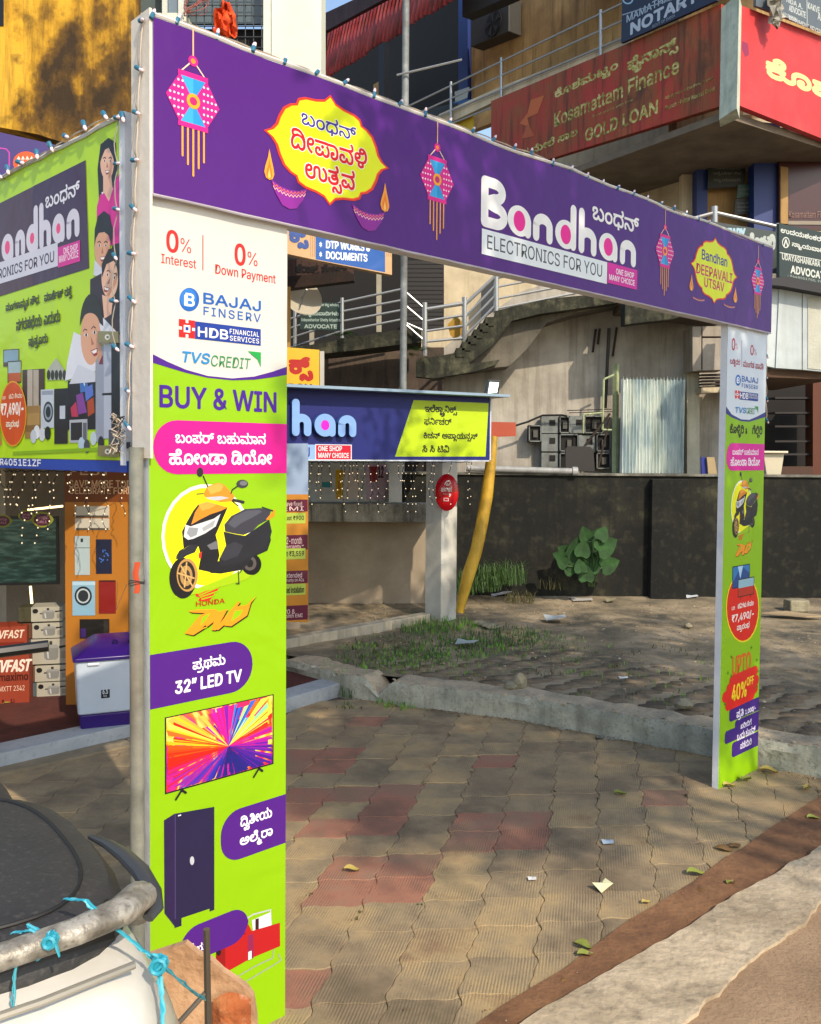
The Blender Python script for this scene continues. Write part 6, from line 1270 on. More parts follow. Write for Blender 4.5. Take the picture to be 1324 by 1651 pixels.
# second standee seen right of the left pillar
S2 = Plane(on_y(462, 900, 9.6), (1, .35)); S2.p.z = 0
s2 = thing('display_board', S2.at(S2.uv(475, 900)[0], SF), 'narrow orange offer board with maroon price bands beside the doorway', 'display board')
cut(S2, [(440, 1003), (497, 1003), (497, 797), (440, 797)], .05, plain('b8780f', .5), 'board', s2)
cut(S2, [(440, 797), (497, 797), (497, 715), (440, 715)], .05, plain('8fa4bf', .5), 'header', s2)
P = Print(S2, 0.0)
def zb(x, y): return (440 + x / 3.31, 700 + y / 3.31)
for (a, b, t1, t2, g0, g1, t3) in ((415, 350, 'Save fixed', 'EMI', 478, 422, 'just ₹900'), (620, 540, '12-month', 'warranty*', 670, 612, 'at ₹3,559'), (800, 732, 'extended', 'warranty on ACs', 862, 802, 'fixed installation')):
    P.rect(*zb(40, a), *zb(186, b), '5a1030'); P.text(t1, *zb(60, a - 32), *zb(155, b + 10), 'e0c8c0'); P.text(t2, *zb(50, a - 6), *zb(165, a - 28), 'e0c8c0')
    P.rect(*zb(40, g1), *zb(174, g0), 'a8bc48') if g1 > g0 else P.rect(*zb(40, g0), *zb(174, g1), 'a8bc48'); P.text(t3, *zb(60, g0 - 12), *zb(166, g1 + 14), '2c2c14', off=.02)
P.rect(*zb(40, 996), *zb(186, 918), '5a1030'); P.text('₹0 &', *zb(60, 962), *zb(118, 936), 'e0c8c0'); P.text('month EMI', *zb(50, 982), *zb(158, 962), 'e0c8c0')
P.done('offer_print', s2)
# main name board of the shop
A0, A1 = on_y(463, 700, 9.9), on_y(790, 700, 11.2)
SB = Plane((A0.x, A0.y), (A1.x - A0.x, A1.y - A0.y))
ub0 = SB.uv(380, 700)[0]; ub1 = SB.uv(789, 700)[0]; vb0 = SB.uv(630, 741)[1]; vb1 = SB.uv(630, 634)[1]
sb = thing('shop_sign', SB.at((ub0 + ub1) / 2, vb0), 'long blue shop name board with raised pale letters and a yellow green list panel', 'sign')
slab(SB, ub0, vb0, ub1, vb1, 0, -.28, plain('07176c', .55)).build('board', sb, bevel=.006)
slab(SB, ub0, vb1 + .003, ub1 + .16, vb1 + .035, .22, -.30, plain('8ba3b4', .5)).build('hood', sb)
slab(SB, ub0, vb0 - .018, ub1, vb0 - .003, .01, -.1, plain('c4ccd8', .5)).build('edge_trim', sb)
slab(SB, ub1 + .003, vb0, ub1 + .02, vb1, .012, -.28, plain('c4ccd8', .5)).build('edge_trim', sb)
P = Print(SB, 0.0)
P.poly([(667, 645), (788, 650), (783, 736), (637, 736)], 'b4cf12')
for t, x0, x1, y0, y1 in (('ಇಲೆಕ~ಟ~ರಾನಿಕ~ಸ್', 685, 737, 671, 652), ('ಫರ್ನಿಚರ್', 684, 728, 686, 673), ('ಕಿಚನ್ ಅಪ~ಲಾಯನ~ಸಸ್', 683, 770, 711, 696), ('ಸಿ ಸಿ ಟಿವಿ', 681, 724, 729, 717)): P.text(t, x0, y0, x1, y1, '1c1c14', 'kn', .02)
P.rect(440, 743, 508, 716, '8db0dc'); P.rect(508, 742, 567, 716, 'cfd6e2'); P.rect(509.5, 740.5, 565.5, 717.5, 'c41430')
P.text('YOU', 469, 737, 499, 721, '14308c', off=.02); P.text('ONE SHOP', 513, 727, 551, 719, 'f0e8ec', off=.02); P.text('MANY CHOICE', 513, 738, 562, 730, 'f0e8ec', off=.02)
P.done('list_print', sb)
# raised letters h a n with real depth
for k in range(5):
    P = Print(SB, .012 + .016 * k)
    wordmark(P, 0, 703, 643, [(467, 498), (503, 537), (541, 570)], '2a4a86' if k < 4 else '7fa6dc', 'd81cc0')
    P.done('letters' if k == 4 else 'letter_side', sb, kind=None)
# red and white column of the sidewalk: round red service sign
dc = on_y(720.5, 794, cb.y - .12)
rs = thing('round_sign', dc - Vector((0, 0, .26)), 'round glossy red sign hanging on the white corner post', 'sign')
ax = Vector((-.1, -1, 0)).normalized()
DP = Plane((dc.x, dc.y), (-ax.y, ax.x) if -ax.y > 0 else (ax.y, -ax.x))
mb = MB(); n = 28; prof = [(1, 0), (.98, .018), (.85, .035), (.5, .048), (.02, .052)]; vs = []; fs = []
for k, (r, h) in enumerate(prof): vs += [DP.at(.155 * r * cos(2 * pi * i / n), dc.z + .245 * r * sin(2 * pi * i / n), h) for i in range(n)]
fs = [(k * n + i, k * n + (i + 1) % n, (k + 1) * n + (i + 1) % n, (k + 1) * n + i) for k in range(len(prof) - 1) for i in range(n)] + [tuple(range(4 * n, 5 * n)), tuple(reversed(range(n)))]
mb.add(vs, fs, plain('c4101c', .2)); mb.build('disc', rs, smooth=True)
P = Print(DP, .053)
F = (-.155, dc.z - .245, .155, dc.z + .245)
P.line([(.42, .72), (.5, .80), (.62, .82), (.66, .76), (.58, .70), (.50, .70), (.56, .76)], .013, 'f0dcdc', F); P.text('airtel', .27, .53, .72, .66, 'f0dcdc', F=F, off=.03); P.text('digital TV', .34, .44, .66, .49, 'e8c8c8', F=F)
P.ell(.64, .44, .05, .035, 'e8c8c8', F=F); P.rect(.38, .27, .6, .36, 'e8c0c0', F=F); P.rect(.42, .29, .56, .34, 'c4101c', F=F)
P.done('lettering', rs)
# ------------------------------------------------ fairy lights
wire = plain('121412', .6); led = plain('ffe9c0', .3, emit=.35)
def curtain(pl, xs, y0, lens, label, w=0.03):
    q = pl.px(xs[0], y0, w); t = thing('fairy_light_curtain', q, label, 'fairy lights'); 
    tops = []
    for x, l in zip(xs, lens):
        a = pl.px(x, y0, w + RND.uniform(-.02, .02)); b = pl.px(x, y0 + l, w); L_ = a.z - b.z; path = []; m = max(4, int(l / 6)); bulbs = MB(); tops.append(a)
        for i in range(m + 1): path.append(a - Vector((0, 0, L_ * i / m)) + pl.d * (RND.uniform(-.014, .014) + .02 * sin(i * .5 + x)) + pl.n * RND.uniform(-.008, .008))
        mb = MB(); mb.tube(path, .0035, wire, n=4)
        for i in range(1, m + 1, 2): mb.lathe(path[i] - Vector((0, 0, .012)), [(.002, 0), (.0055, .004), (.0055, .011), (.002, .014)], led, 5)
        mb.build('strand', t)
    mb = MB()
    for a, b in zip(tops, tops[1:]): mb.tube([a, (a + b) / 2 - Vector((0, 0, .015)), b], .004, wire, n=4)
    mb.build('cable', t)
SB2 = Plane(SB.at(0, 0, -.12), SB.d)
xs = [474, 498, 510, 517, 532, 547, 554, 560, 570, 576, 585, 595, 606, 621, 640, 650, 655, 662, 668, 678, 693, 700, 724, 753, 756]
curtain(SB2, xs, 744, [RND.choice((30, 46, 58, 68, 80)) for _ in xs], 'curtain of fairy lights hanging under the blue shop board')
LP = Plane(on_y(100, 760, 7.4), (.8, .6)); LP.p.z = 0
xs = [4, 14, 21, 32, 50, 57, 80, 83, 110, 117, 139, 140, 166, 168, 196]
curtain(LP, xs, 758, [RND.choice((40, 60, 75, 100, 116)) for _ in xs], 'fairy light curtain across the dark shop opening on the left')
# ------------------------------------------------ goods in the left room
# television
TP = Plane(on_y(40, 870, 8.6), (1, .18)); TP.p.z = 0
tv = thing('television', TP.px(40, 945), 'large wall television with a dim teal picture at the left edge', 'television')
cut(TP, [(-60, 945), (95, 942), (93, 832), (-60, 835)], .06, plain('101112', .4), 'casing', tv)
tvm = rough_mat('tv_picture', [(.35, '123430'), (.5, '2a5a52'), (.62, '5c8478')], scale=5, rough=.25, bump=0, stretch=(1, 1, 5))
cut(TP, [(-58, 941), (91, 938), (90, 836), (-58, 839)], .004, tvm, 'screen', tv, w=.005)
ls = MB(); a, b = on_y(45, 822, 8.8), on_y(101, 816, 8.8); ls.tube([a, b], .012, plain('ffe0a0', .4, emit=2.2), n=6); ls.build('led_strip', None, label='warm glowing strip light above the dim wall television', cat='strip light')
ls = MB(); a, b = on_y(49, 945, 8.9), on_y(52, 980, 8.9); ls.tube([a, b], .012, plain('ffe0a0', .4, emit=2.2), n=6); ls.build('led_strip', None, label='short upright glowing strip under the wall television', cat='strip light')
tg = plain('4a1430', .6); tg2 = plain('7a8018', .6)
for i, (x, y, rx, ry) in enumerate(((4, 840, 13, 9), (42, 832, 11, 8), (68, 838, 15, 11))):
    c = on_y(x, y, 7.55 + i * .02); pl = Plane((c.x, c.y), (1, .1)); P = Print(pl, 0)
    tgn = thing('hanging_tag', c, ('maroon oval offer tag hanging at the left edge', 'small maroon oval tag hanging between two others', 'larger maroon oval tag hanging rightmost by the television')[i], 'tag', 'oval offer tags under the board')
    s = c.y / FOC; mb = MB(); n = 20
    mb.prism([pl.at(rx * s * 1.1 * cos(2 * pi * k / n) * (1 + .08 * cos(8 * pi * k / n)), c.z + ry * s * 1.15 * sin(2 * pi * k / n), 0) for k in range(n)], -pl.n * .006, tg2); mb.build('border', tgn)
    P.ell(x, y, rx * .9, ry * .9, '4a1430'); P.text('OFFER', x - rx * .55, y - ry * .05, x + rx * .55, y - ry * .45, 'b08890'); P.text('SALE', x - rx * .5, y + ry * .5, x + rx * .5, y + ry * .1, 'b08890'); P.done('print', tgn)
# pressure-cooker cartons
def carton(x0, x1, yb, yt, Y, face, name_, label, side_c, lid=False, rz=.25):
    a = on_y(x0, yb, Y); b = on_y(x1, yb, Y); z1 = on_y(x0, yt, Y).z
    pl = Plane((a.x, a.y), (cos(rz), sin(rz))); W = (b.x - a.x) / cos(rz); t = thing(name_, a, label, 'carton', None)
    slab(pl, 0, a.z, W, z1 - .003, 0, -.26, plain(side_c, .7)).build('box', t, bevel=.003)
    return t, pl, W, a.z, z1
stack = [(50, 96, 1003, 979), (52, 97, 1030, 1005), (50, 104, 1072, 1031), (56, 104, 1100, 1074), (59, 104, 1125, 1101), (58, 104, 1146, 1126)]
names = ['top', 'second', 'third and tallest', 'fourth', 'fifth', 'lowest']
for i, (x0, x1, yb2, yt2) in enumerate(stack):
    t, pl, W, z0, z1 = carton(x0, x1, yb2, yt2, 8.2, None, 'cooker_carton', 'white carton picturing a pressure cooker, %s in the stack of cookers' % names[i], 'a8a494')
    t['group'] = 'stacked pressure cooker cartons'
    P = Print(pl, 0); F = (0, z0, W, z1)
    P.ell(.14, .72, .09, .16, '181818', F=F); P.poly([(.35, .62), (.75, .62), (.74, .25), (.68, .16), (.42, .16), (.36, .25)], '7c7c78', F=F); P.poly([(.33, .62), (.77, .62), (.70, .76), (.40, .76)], '8e8e8a', F=F); P.rect(.5, .76, .58, .9, '2a2a2a', F=F)
    P.poly([(.77, .6), (1, .66), (1, .74), (.76, .70)], '2c2c2a', F=F); P.rect(.28, .5, .36, .58, '2c2c2a', F=F); P.poly([(.42, .55), (.47, .55), (.49, .22), (.45, .22)], 'b8b8b4', F=F); P.rect(.82, .2, .97, .5, '8a867a', F=F)
    P.done('picture_print', t)
    slab(pl, -.07 if False else -.11, z0, -.003, z1 - .003, -.02, -.22, plain(['3c3a22', '5a3a24', '3a4c52', '5a4432', '4a5a60', '6a4426'][i], .7)).build('side_picture', t)
carton(60, 106, 1208, 1148, 7.75, None, 'brown_carton', 'open brown corrugated carton on the floor below the cooker cartons', '7a5230')
t, pl, W, z0, z1 = carton(-40, 35, 1055, 1012, 8.0, None, 'battery_carton', 'smaller orange battery carton on top of the larger one', '8c3010'); P = Print(pl, 0); F = (0, z0, W, z1); P.text('LIVFAST', .30, .55, .92, .85, 'd8c4b0', F=F, off=.03, slant=.2); P.rect(.3, .1, .95, .4, '702010', F=F); P.done('lettering', t)
t, pl, W, z0, z1 = carton(-50, 38, 1162, 1057, 7.9, None, 'battery_carton', 'big orange inverter battery carton at the left edge of the shop', '8c3010'); P = Print(pl, 0); F = (0, z0, W, z1); P.text('LIVFAST', .35, .72, 1.0, .90, 'e0d0c0', F=F, off=.04, slant=.2); P.text('maximo', .5, .58, .98, .70, '3a120a', F=F, off=.03); P.text('MXTT 2342', .5, .42, .92, .5, 'e0c0a8', F=F); P.ell(.62, .2, .1, .06, 'a8a040', F=F); P.text('Powerful', .55, .1, .75, .3, '4a1010', F=F, off=.02); P.done('lettering', t)
# twin-tub washing machine, purple and white
wp = Plane(on_y(126, 1195, 7.15), (1, .42)); wp.p.z = 0; wp.p.xy = on_y(126, 1195, 7.15).xy
z0 = SF + .005; zt = on_y(126, 1068, 7.15).z; zl_ = on_y(126, 1155, 7.15).z
wm = thing('washing_machine', wp.at(.35, z0), 'twin tub washing machine with white body and purple lid and base', 'washing machine')
def hull(rows, mat, name, parent, sm=True, bv=.012):
    mb = MB(); mb.grid(rows, mat, closed=True); n = len(rows[0]); k = len(rows)
    mb.f.append(tuple(reversed(range(n)))); mb.m.append(0); mb.f.append(tuple(range((k - 1) * n, k * n))); mb.m.append(0)
    return mb.build(name, parent, smooth=sm, bevel=bv)
def rr(pl, u0, u1, w0, w1, z, r=.03, n=4):
    o = []
    for cx, cy, a0 in ((u1 - r, w0 - r, 0), (u0 + r, w0 - r, 90), (u0 + r, w1 + r, 180), (u1 - r, w1 + r, 270)): o += [pl.at(cx + r * cos(radians(a0 + 90 * i / n)), z, cy + r * sin(radians(a0 + 90 * i / n))) for i in range(n + 1)]
    return o
purp_pl = plain('2e1468', .3); wht_pl = plain('b9c4d0', .3)
hull([rr(wp, .02, .84, -.02, -.44, z0), rr(wp, .01, .85, -.01, -.45, zl_)], purp_pl, 'base', wm)
hull([rr(wp, .0, .85, 0, -.46, zl_ + .003), rr(wp, -.02, .87, .01, -.47, zt)], wht_pl, 'body', wm)
hull([rr(wp, -.04, .89, .03, -.48, zt + .003), rr(wp, -.04, .89, .03, -.48, zt + .03), rr(wp, .06, .86, -.06, -.46, zt + .09), rr(wp, .14, .85, -.22, -.44, zt + .14)], purp_pl, 'lid', wm)
P = Print(wp, .004); P.rect(163, 1126, 177, 1109, '101820'); P.text('6.5', 165.5, 1119, 174, 1111, 'c8d0d8', off=.02); P.text('kg', 167, 1124, 172, 1120, 'c8d0d8'); P.done('sticker', wm)
mb = MB(); a = wp.at(.12, zt - .01, .02); mb.box(a + Vector((0, 0, -.01)), (.09, .02, .02), plain('d8dce0', .3), rz=.4); mb.build('handle', wm, bevel=.004)
mb = MB()
for k in range(4): mb.lathe(wp.at(.30 + k * .13, zt + .105, -.14), [(.026, 0), (.026, .02), (.02, .03), (.004, .031)], plain('1d0c48', .3), 14, wp.n * .5 + Vector((0, 0, 1)))
mb.build('knobs', wm, smooth=True, kind='stuff')
# ================================================================== mossy boundary wall
moss_m = rough_mat('black_mould_wall', [(.30, '0a0b08'), (.50, '12130d'), (.58, '1f1f17'), (.66, '45432f'), (.76, '65624e')], scale=.9, rough=.95, bump=.5, bscale=12, streak='0b0c09', streak_amt=.85, detail=10, fine=('4c4a3a', 9, .22))
WP = Plane((0, 13.5), (1, 0)); wtl = on_y(757, 759, 13.5).z
bw = thing('boundary_wall', (3, 13.5, 0), 'long concrete boundary wall blackened by mould behind the upper lot', 'wall')
slab(WP, -.3, .0, 9.5, 2.10, 0, -.22, moss_m).build('wall', bw, bevel=.012)
slab(WP, on_y(1050, 900, 13.35).x, .0, on_y(1108, 900, 13.35).x, 2.06, .15, .002, moss_m).build('pilaster', bw, bevel=.012)
slab(WP, -.35, 2.103, 9.5, 2.14, .04, -.26, rough_mat('wall_cap', [(.3, '3a3932'), (.55, '6c6a60'), (.7, '8a887c')], scale=5, rough=.9, bump=.4)).build('coping', bw, bevel=.006)
# row of upright stones at its foot
stn = rough_mat('edging_stone', [(.3, '20221b'), (.55, '3d3e32'), (.72, '5a5a48')], scale=4, rough=.95, bump=.5, objv=.2)
row = thing('stone_edging', on_z(930, 955, .2), 'row of small dark upright stones along the foot of the boundary wall', 'stone edging')
for i in range(17):
    x = 850 + i * 17 + RND.uniform(-3, 3); p = on_z(x, 944 + i * .9, .22) - Vector((0, .3, 0)); h = RND.uniform(.14, .24)
    mb = MB(); mb.box(p + Vector((0, 0, h / 2 - .02)), (RND.uniform(.11, .15), .09, h), stn, rz=RND.uniform(-.2, .2)); mb.build('stone', row, bevel=.015)
pip = rough_mat('pvc_pipe', [(.3, '6f7070'), (.6, '9a9b98')], scale=5, rough=.5, bump=.1)
mb = MB(); a, b = on_y(752, 755, 13.45), on_y(926, 760, 13.45); mb.tube([a, b], .05, pip, n=14); mb.lathe(b, [(.055, -.03), (.07, -.03), (.07, .05), (.05, .05), (.05, .0)], pip, 14, (b - a).normalized()); mb.build('pipe', None, smooth=True, label='grey plastic pipe lying along the top of the mouldy boundary wall', cat='pipe')

# ================================================================== building behind
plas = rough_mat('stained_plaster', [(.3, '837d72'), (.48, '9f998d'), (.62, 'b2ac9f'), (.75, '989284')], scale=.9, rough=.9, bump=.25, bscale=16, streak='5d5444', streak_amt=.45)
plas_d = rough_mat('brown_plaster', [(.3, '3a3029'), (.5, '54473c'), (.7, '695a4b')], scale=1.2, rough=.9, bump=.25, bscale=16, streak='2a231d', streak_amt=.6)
crm = rough_mat('cream_wall', [(.3, 'b0a286'), (.55, 'cabb9c'), (.7, 'd6c8a8')], scale=1.4, rough=.85, bump=.15, streak='8f7d5c', streak_amt=.35)
tanw = rough_mat('ochre_wall', [(.3, '8a6c44'), (.55, 'aa8856'), (.7, 'bc9a66')], scale=1.1, rough=.85, bump=.15, streak='3c2c1a', streak_amt=.5)
mossb = rough_mat('mossy_band', [(.3, '16170f'), (.5, '2d2e22'), (.64, '55533f'), (.75, '8b8770')], scale=3.2, rough=.95, bump=.6, bscale=18, streak='0f100b', streak_amt=.8)
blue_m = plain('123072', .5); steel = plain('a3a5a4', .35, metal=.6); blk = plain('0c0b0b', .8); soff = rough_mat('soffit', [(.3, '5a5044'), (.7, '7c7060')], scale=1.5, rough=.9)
bd = thing('shop_building', (5, 16, 0), 'two storey commercial building with outside stairs, balconies and painted sign boards', 'building')
Y = lambda y: Plane((0, y), (1, 0))
def part(y, pts, t, mat, name, par=bd, w=0, **kw): return cut(Y(y), pts, t, mat, name, par, w, **kw)
# ground floor wall under the stairs and everything above it, back to front
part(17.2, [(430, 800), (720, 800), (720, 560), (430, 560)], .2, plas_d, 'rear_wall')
part(15.6, [(716, 800), (1165, 800), (1165, 420), (1000, 420), (840, 470), (716, 560)], .25, plas, 'side_wall')
part(15.3, [(1108, 800), (1128, 800), (1128, 598), (1108, 598)], .24, rough_mat('pale_pilaster', [(.3, 'a9a590'), (.7, 'c6c2ac')], scale=2, rough=.85, streak='7e7a66', streak_amt=.4), 'pilaster')
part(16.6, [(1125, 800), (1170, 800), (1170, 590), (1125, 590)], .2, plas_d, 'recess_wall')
# first floor back wall: dark openings and pale pieces
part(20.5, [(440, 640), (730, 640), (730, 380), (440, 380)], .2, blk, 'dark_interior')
part(18.6, [(716, 585), (1000, 585), (1000, 380), (716, 380)], .2, crm, 'upper_wall')
part(18.3, [(607, 535), (615, 535), (615, 440), (607, 440)], .1, rough_mat('post_p', [(.3, '8e8876'), (.7, 'a8a28e')]), 'post')
part(18.3, [(499, 590), (506, 590), (506, 530), (499, 530)], .1, MATS['post_p'], 'post')
for i, y in enumerate(range(420, 545, 7)):
    part(18.45, [(650, y + 5.6), (715, y + 5.6), (715, y), (650, y)], .03, plain('1a1614', .6), 'shutter_slat')
part(17.8, [(653, 578), (752, 578), (752, 531), (653, 531)], .15, crm, 'low_parapet')
part(18.2, [(776, 530), (800, 530), (800, 440), (776, 470)], .05, plain('23282c', .5), 'dark_door')
# floor slab edge left of the pole, mossy
part(15.9, [(440, 562), (500, 556), (560, 545), (640, 532), (680, 530), (680, 552), (640, 556), (560, 566), (440, 578)], .9, mossb, 'floor_slab')
# stairs: stepped side, sloping soffit, landing
part(14.7, [(1001, 487), (1001, 470), (880, 482), (838, 492), (800, 501), (797, 511), (786, 512), (785, 523), (777, 524), (776, 540), (761, 542), (760, 556), (745, 557), (744, 568), (712, 573), (679, 577), (671, 581), (671, 607), (700, 610), (770, 598), (800, 588), (806, 580), (770, 585), (756, 586), (790, 560), (826, 517), (870, 506), (940, 496)], .25, mossb, 'stair_string')
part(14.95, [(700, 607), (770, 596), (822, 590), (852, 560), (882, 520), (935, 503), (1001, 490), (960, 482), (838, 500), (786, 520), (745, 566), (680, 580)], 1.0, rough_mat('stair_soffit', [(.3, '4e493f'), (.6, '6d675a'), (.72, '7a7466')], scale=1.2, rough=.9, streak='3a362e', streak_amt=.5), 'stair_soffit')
for i in range(6):
    x = 797 - i * 9.5; y = 511 + i * 10
    part(14.68, [(x - 14, y + 14), (x, y + 14), (x, y), (x - 14, y)], 1.0, mossb, 'step')
part(14.4, [(1008, 523), (1085, 514), (1130, 500), (1165, 500), (1165, 470), (1008, 470)], .3, mossb, 'balcony_beam')
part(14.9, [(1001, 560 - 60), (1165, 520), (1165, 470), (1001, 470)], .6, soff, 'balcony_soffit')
# right cladding panels
clad = rough_mat('cladding', [(.3, '8b8170'), (.6, 'a2988a'), (.7, 'b0a697')], scale=2, rough=.7, bump=.1, streak='6c624f', streak_amt=.4)
for a in ([(1117, 598), (1131, 597), (1131, 526), (1117, 527)], [(1133, 597), (1170, 596), (1170, 545), (1133, 545)], [(1133, 542), (1170, 542), (1170, 526), (1133, 526)]):
    part(14.8, a, .5, clad, 'cladding_panel')
for i in range(5): part(15.1, [(1131, 606 + i * 5), (1170, 605 + i * 5), (1170, 602 + i * 5), (1131, 603 + i * 5)], .12, plain('3a2c22', .7), 'louvre')
part(15.0, [(1131, 634), (1170, 632), (1170, 624), (1131, 625)], .3, crm, 'lintel')
# right end below: white fascia boxes, dark shop with shelves
wbox = rough_mat('fascia_white', [(.3, '9aa3a4'), (.6, 'b9c3c4'), (.7, 'c3cccc')], scale=1.2, rough=.6, bump=.08, streak='8a8f86', streak_amt=.3)
part(13.2, [(1251, 593), (1293, 596), (1293, 467), (1257, 462)], .12, wbox, 'fascia_panel'); part(13.2, [(1294.5, 596), (1345, 601), (1345, 474), (1294.5, 468)], .12, wbox, 'fascia_panel'); part(13.22, [(1236, 590), (1250, 593), (1256, 461), (1240, 462)], .9, wbox, 'fascia_end')
part(13.19, [(1303, 594), (1345, 598), (1345, 480), (1303, 479)], .02, rough_mat('fascia_in', [(.3, 'a9a99a'), (.7, 'bcbcae')]), 'fascia_inset')
part(13.0, [(1243, 459), (1262, 461), (1345, 476), (1345, 462), (1264, 446), (1243, 449)], .5, plain('24242a', .6), 'ledge')
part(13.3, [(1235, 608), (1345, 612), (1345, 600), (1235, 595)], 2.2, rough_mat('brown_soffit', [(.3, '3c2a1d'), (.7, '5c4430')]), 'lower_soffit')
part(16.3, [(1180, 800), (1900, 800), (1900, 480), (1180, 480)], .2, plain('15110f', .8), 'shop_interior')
for y in (640, 664, 686, 710, 731): part(15.6, [(1250, y + 3), (1310, y + 3), (1310, y), (1250, y)], .3, plain('2a2523', .7), 'shelf')
part(15.5, [(1311, 800), (1345, 800), (1345, 616), (1311, 616)], .3, plain('5c2f1a', .7), 'brown_column')
part(15.2, [(1232, 800), (1311, 800), (1311, 752), (1232, 752)], .1, plain('4a3020', .7), 'counter')
# upper right: columns, niche, shop window
part(17.6, [(1100, 480), (1900, 480), (1900, 120), (1100, 120)], .2, crm, 'front_wall')

part(17.3, [(1124, 350), (1141, 355), (1141, 180), (1124, 180)], .28, blue_m, 'blue_column')
part(17.45, [(1141, 365), (1216, 365), (1216, 185), (1141, 185)], .1, tanw, 'niche_wall')
part(16.9, [(1216, 372), (1258, 372), (1258, 200), (1216, 195)], .3, blue_m, 'blue_column')
part(16.8, [(1256, 365), (1345, 372), (1345, 212), (1256, 205)], .1, plain('3c1014', .3), 'shop_window')
part(16.75, [(1259, 360), (1271, 361), (1271, 270), (1259, 268)], .1, tanw, 'window_post')
P = Print(Y(16.79), .006); P.text('Kosamattam Finance', 1272, 351, 1345, 340, '8a6a60'); P.rect(1271, 362, 1345, 356, '8a8070'); P.done('window_lettering', bd)
for r_, l, lines in (((1141, 304, 1204, 248), 'black notice board with chalky script in the niche under the red sign', 4), ((1188, 320, 1215, 298), 'small green notice plate right of the black notice board', 2), ((1184, 347, 1215, 321), 'small black name plate below the green notice plate', 3)):
    pl = Y(17.2 if lines == 4 else 17.15); o = thing('notice_board', pl.px(r_[0], r_[1]), l, 'notice board')
    cut(pl, [(r_[0], r_[1]), (r_[2] - 4, r_[1] - 4), (r_[2], r_[3] - 2), (r_[0] + 2, r_[3])], .03, plain('141a18' if lines != 2 else '24483c', .5), 'plate', o); P = Print(pl, 0)
    h = (r_[1] - r_[3]) / (lines + 1.2)
    for i in range(lines): P.text(('ಎ ಬಾಲ ಗೌಡ', 'ನೋಟರಿ', 'ಅಡ್ವೊಕೇಟ್ ಗೌಡ', 'ನ್ಯಾಯವಾದಿ')[i], r_[0] + (r_[2] - r_[0]) * .15, r_[3] + h * (i + 1.3), r_[0] + (r_[2] - r_[0]) * .85, r_[3] + h * (i + .65), '6c7268', 'kn')
    P.done('lettering', o)

# ---- corner with the red signs: two upright faces meeting at a white corner
c0 = on_y(1181, 90, 14.5); dl = ray(-305, 640); dr = ray(2900, 735)
KL = Plane((c0.x, c0.y), (-dl.x, -dl.y)); KR = Plane((c0.x, c0.y), (dr.x, dr.y))
if KL.d.x < 0: KL.d = -KL.d
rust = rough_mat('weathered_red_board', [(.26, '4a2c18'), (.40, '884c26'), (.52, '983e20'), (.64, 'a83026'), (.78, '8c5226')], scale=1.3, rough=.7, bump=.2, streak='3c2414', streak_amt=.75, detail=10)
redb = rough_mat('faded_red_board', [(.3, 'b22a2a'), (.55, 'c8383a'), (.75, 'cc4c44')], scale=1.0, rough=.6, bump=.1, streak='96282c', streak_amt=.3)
def kc(pl, pts, t, mat, name, par, w=0, **kw): return cut(pl, pts, t, mat, name, par, w, **kw)
s1 = thing('finance_sign', KL.px(1160, 170), 'rusty dark red finance sign with flaking yellow lettering on the shaded balcony face', 'sign')
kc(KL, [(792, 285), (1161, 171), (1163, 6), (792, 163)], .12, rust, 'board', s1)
P = Print(KL, 0)
def z3(x, y): return (840 + x / 2.736, y / 2.736)
def T3(t, x0, yb, x1, yt, c, fk='sans', off=.01, mat=None):
    a = z3(x0, yb); b = z3(x1, yt); P.text(t, a[0], a[1], b[0], b[1], c, fk, off, mat=mat)
fy = rough_mat('flaking_letters', [(.35, '5c4a20'), (.5, 'a8a054'), (.62, 'cfc98c'), (.72, '8a7038')], scale=9, rough=.8, bump=0)
T3('ಕೊಶಮಟ~ಟಂ', 150, 448, 425, 395, 'x', 'kn', .03, fy); T3('ಫೈನಾನ~ಸ್', 470, 335, 692, 262, 'x', 'kn', .03, fy)
T3('Kosamattam Finance', 148, 560, 692, 500, 'x', 'sans', .025, fy); T3('GOLD LOAN', 285, 625, 600, 572, 'x', 'sans', .035, fy)
T3('ಚಿನ್ನದ ಮೇಲೆ ಸಾಲ', -60, 735, 248, 690, 'x', 'kn', .03, fy); T3('Trust grows with time', 315, 524, 495, 510, 'x', 'sans', 0, fy); T3('Branch : Puttur Market Road', 637, 487, 852, 468, 'x', 'sans', .01, fy); T3('ಪುತ್ತೂರು ಮಾರ್ಕೆಟ್ ರಸ್ತೆ', 637, 442, 852, 424, 'x', 'kn', 0, fy)
P.poly([z3(105, 420), z3(45, 440), z3(30, 500), z3(-5, 545), z3(40, 560), z3(30, 520), z3(75, 500)], 'b85a14'); P.poly([z3(30, 545), z3(5, 612), z3(62, 600), z3(40, 560)], 'a84c10'); P.done('lettering', s1)
s2 = thing('finance_sign', KR.px(1260, 190), 'bright red finance sign with big yellow script on the sunlit balcony face', 'sign')
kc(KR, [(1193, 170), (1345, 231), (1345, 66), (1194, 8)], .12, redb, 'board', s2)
P = Print(KR, 0); P.text('ಕೊಶಮಟ~ಟಂ', 1236, 134, 1470, 90, 'e8d88c', 'kn', .05); P.poly([(1197, 66), (1206, 70), (1208, 88), (1202, 92), (1196, 78)], '8c2c4c'); P.done('lettering', s2)
corner = rough_mat('pale_corner', [(.3, 'a8b4a0'), (.6, 'ccd4c0'), (.72, 'b0bcb0')], scale=4, rough=.8, bump=.3, streak='7c8a88', streak_amt=.5)
mb = MB(); p1, p2 = KL.px(1161, 120, .0), KR.px(1194, 120, .0); mid = c0 + Vector((-.02, -.30, 0))
zb_, zt_ = 7.95, 9.75
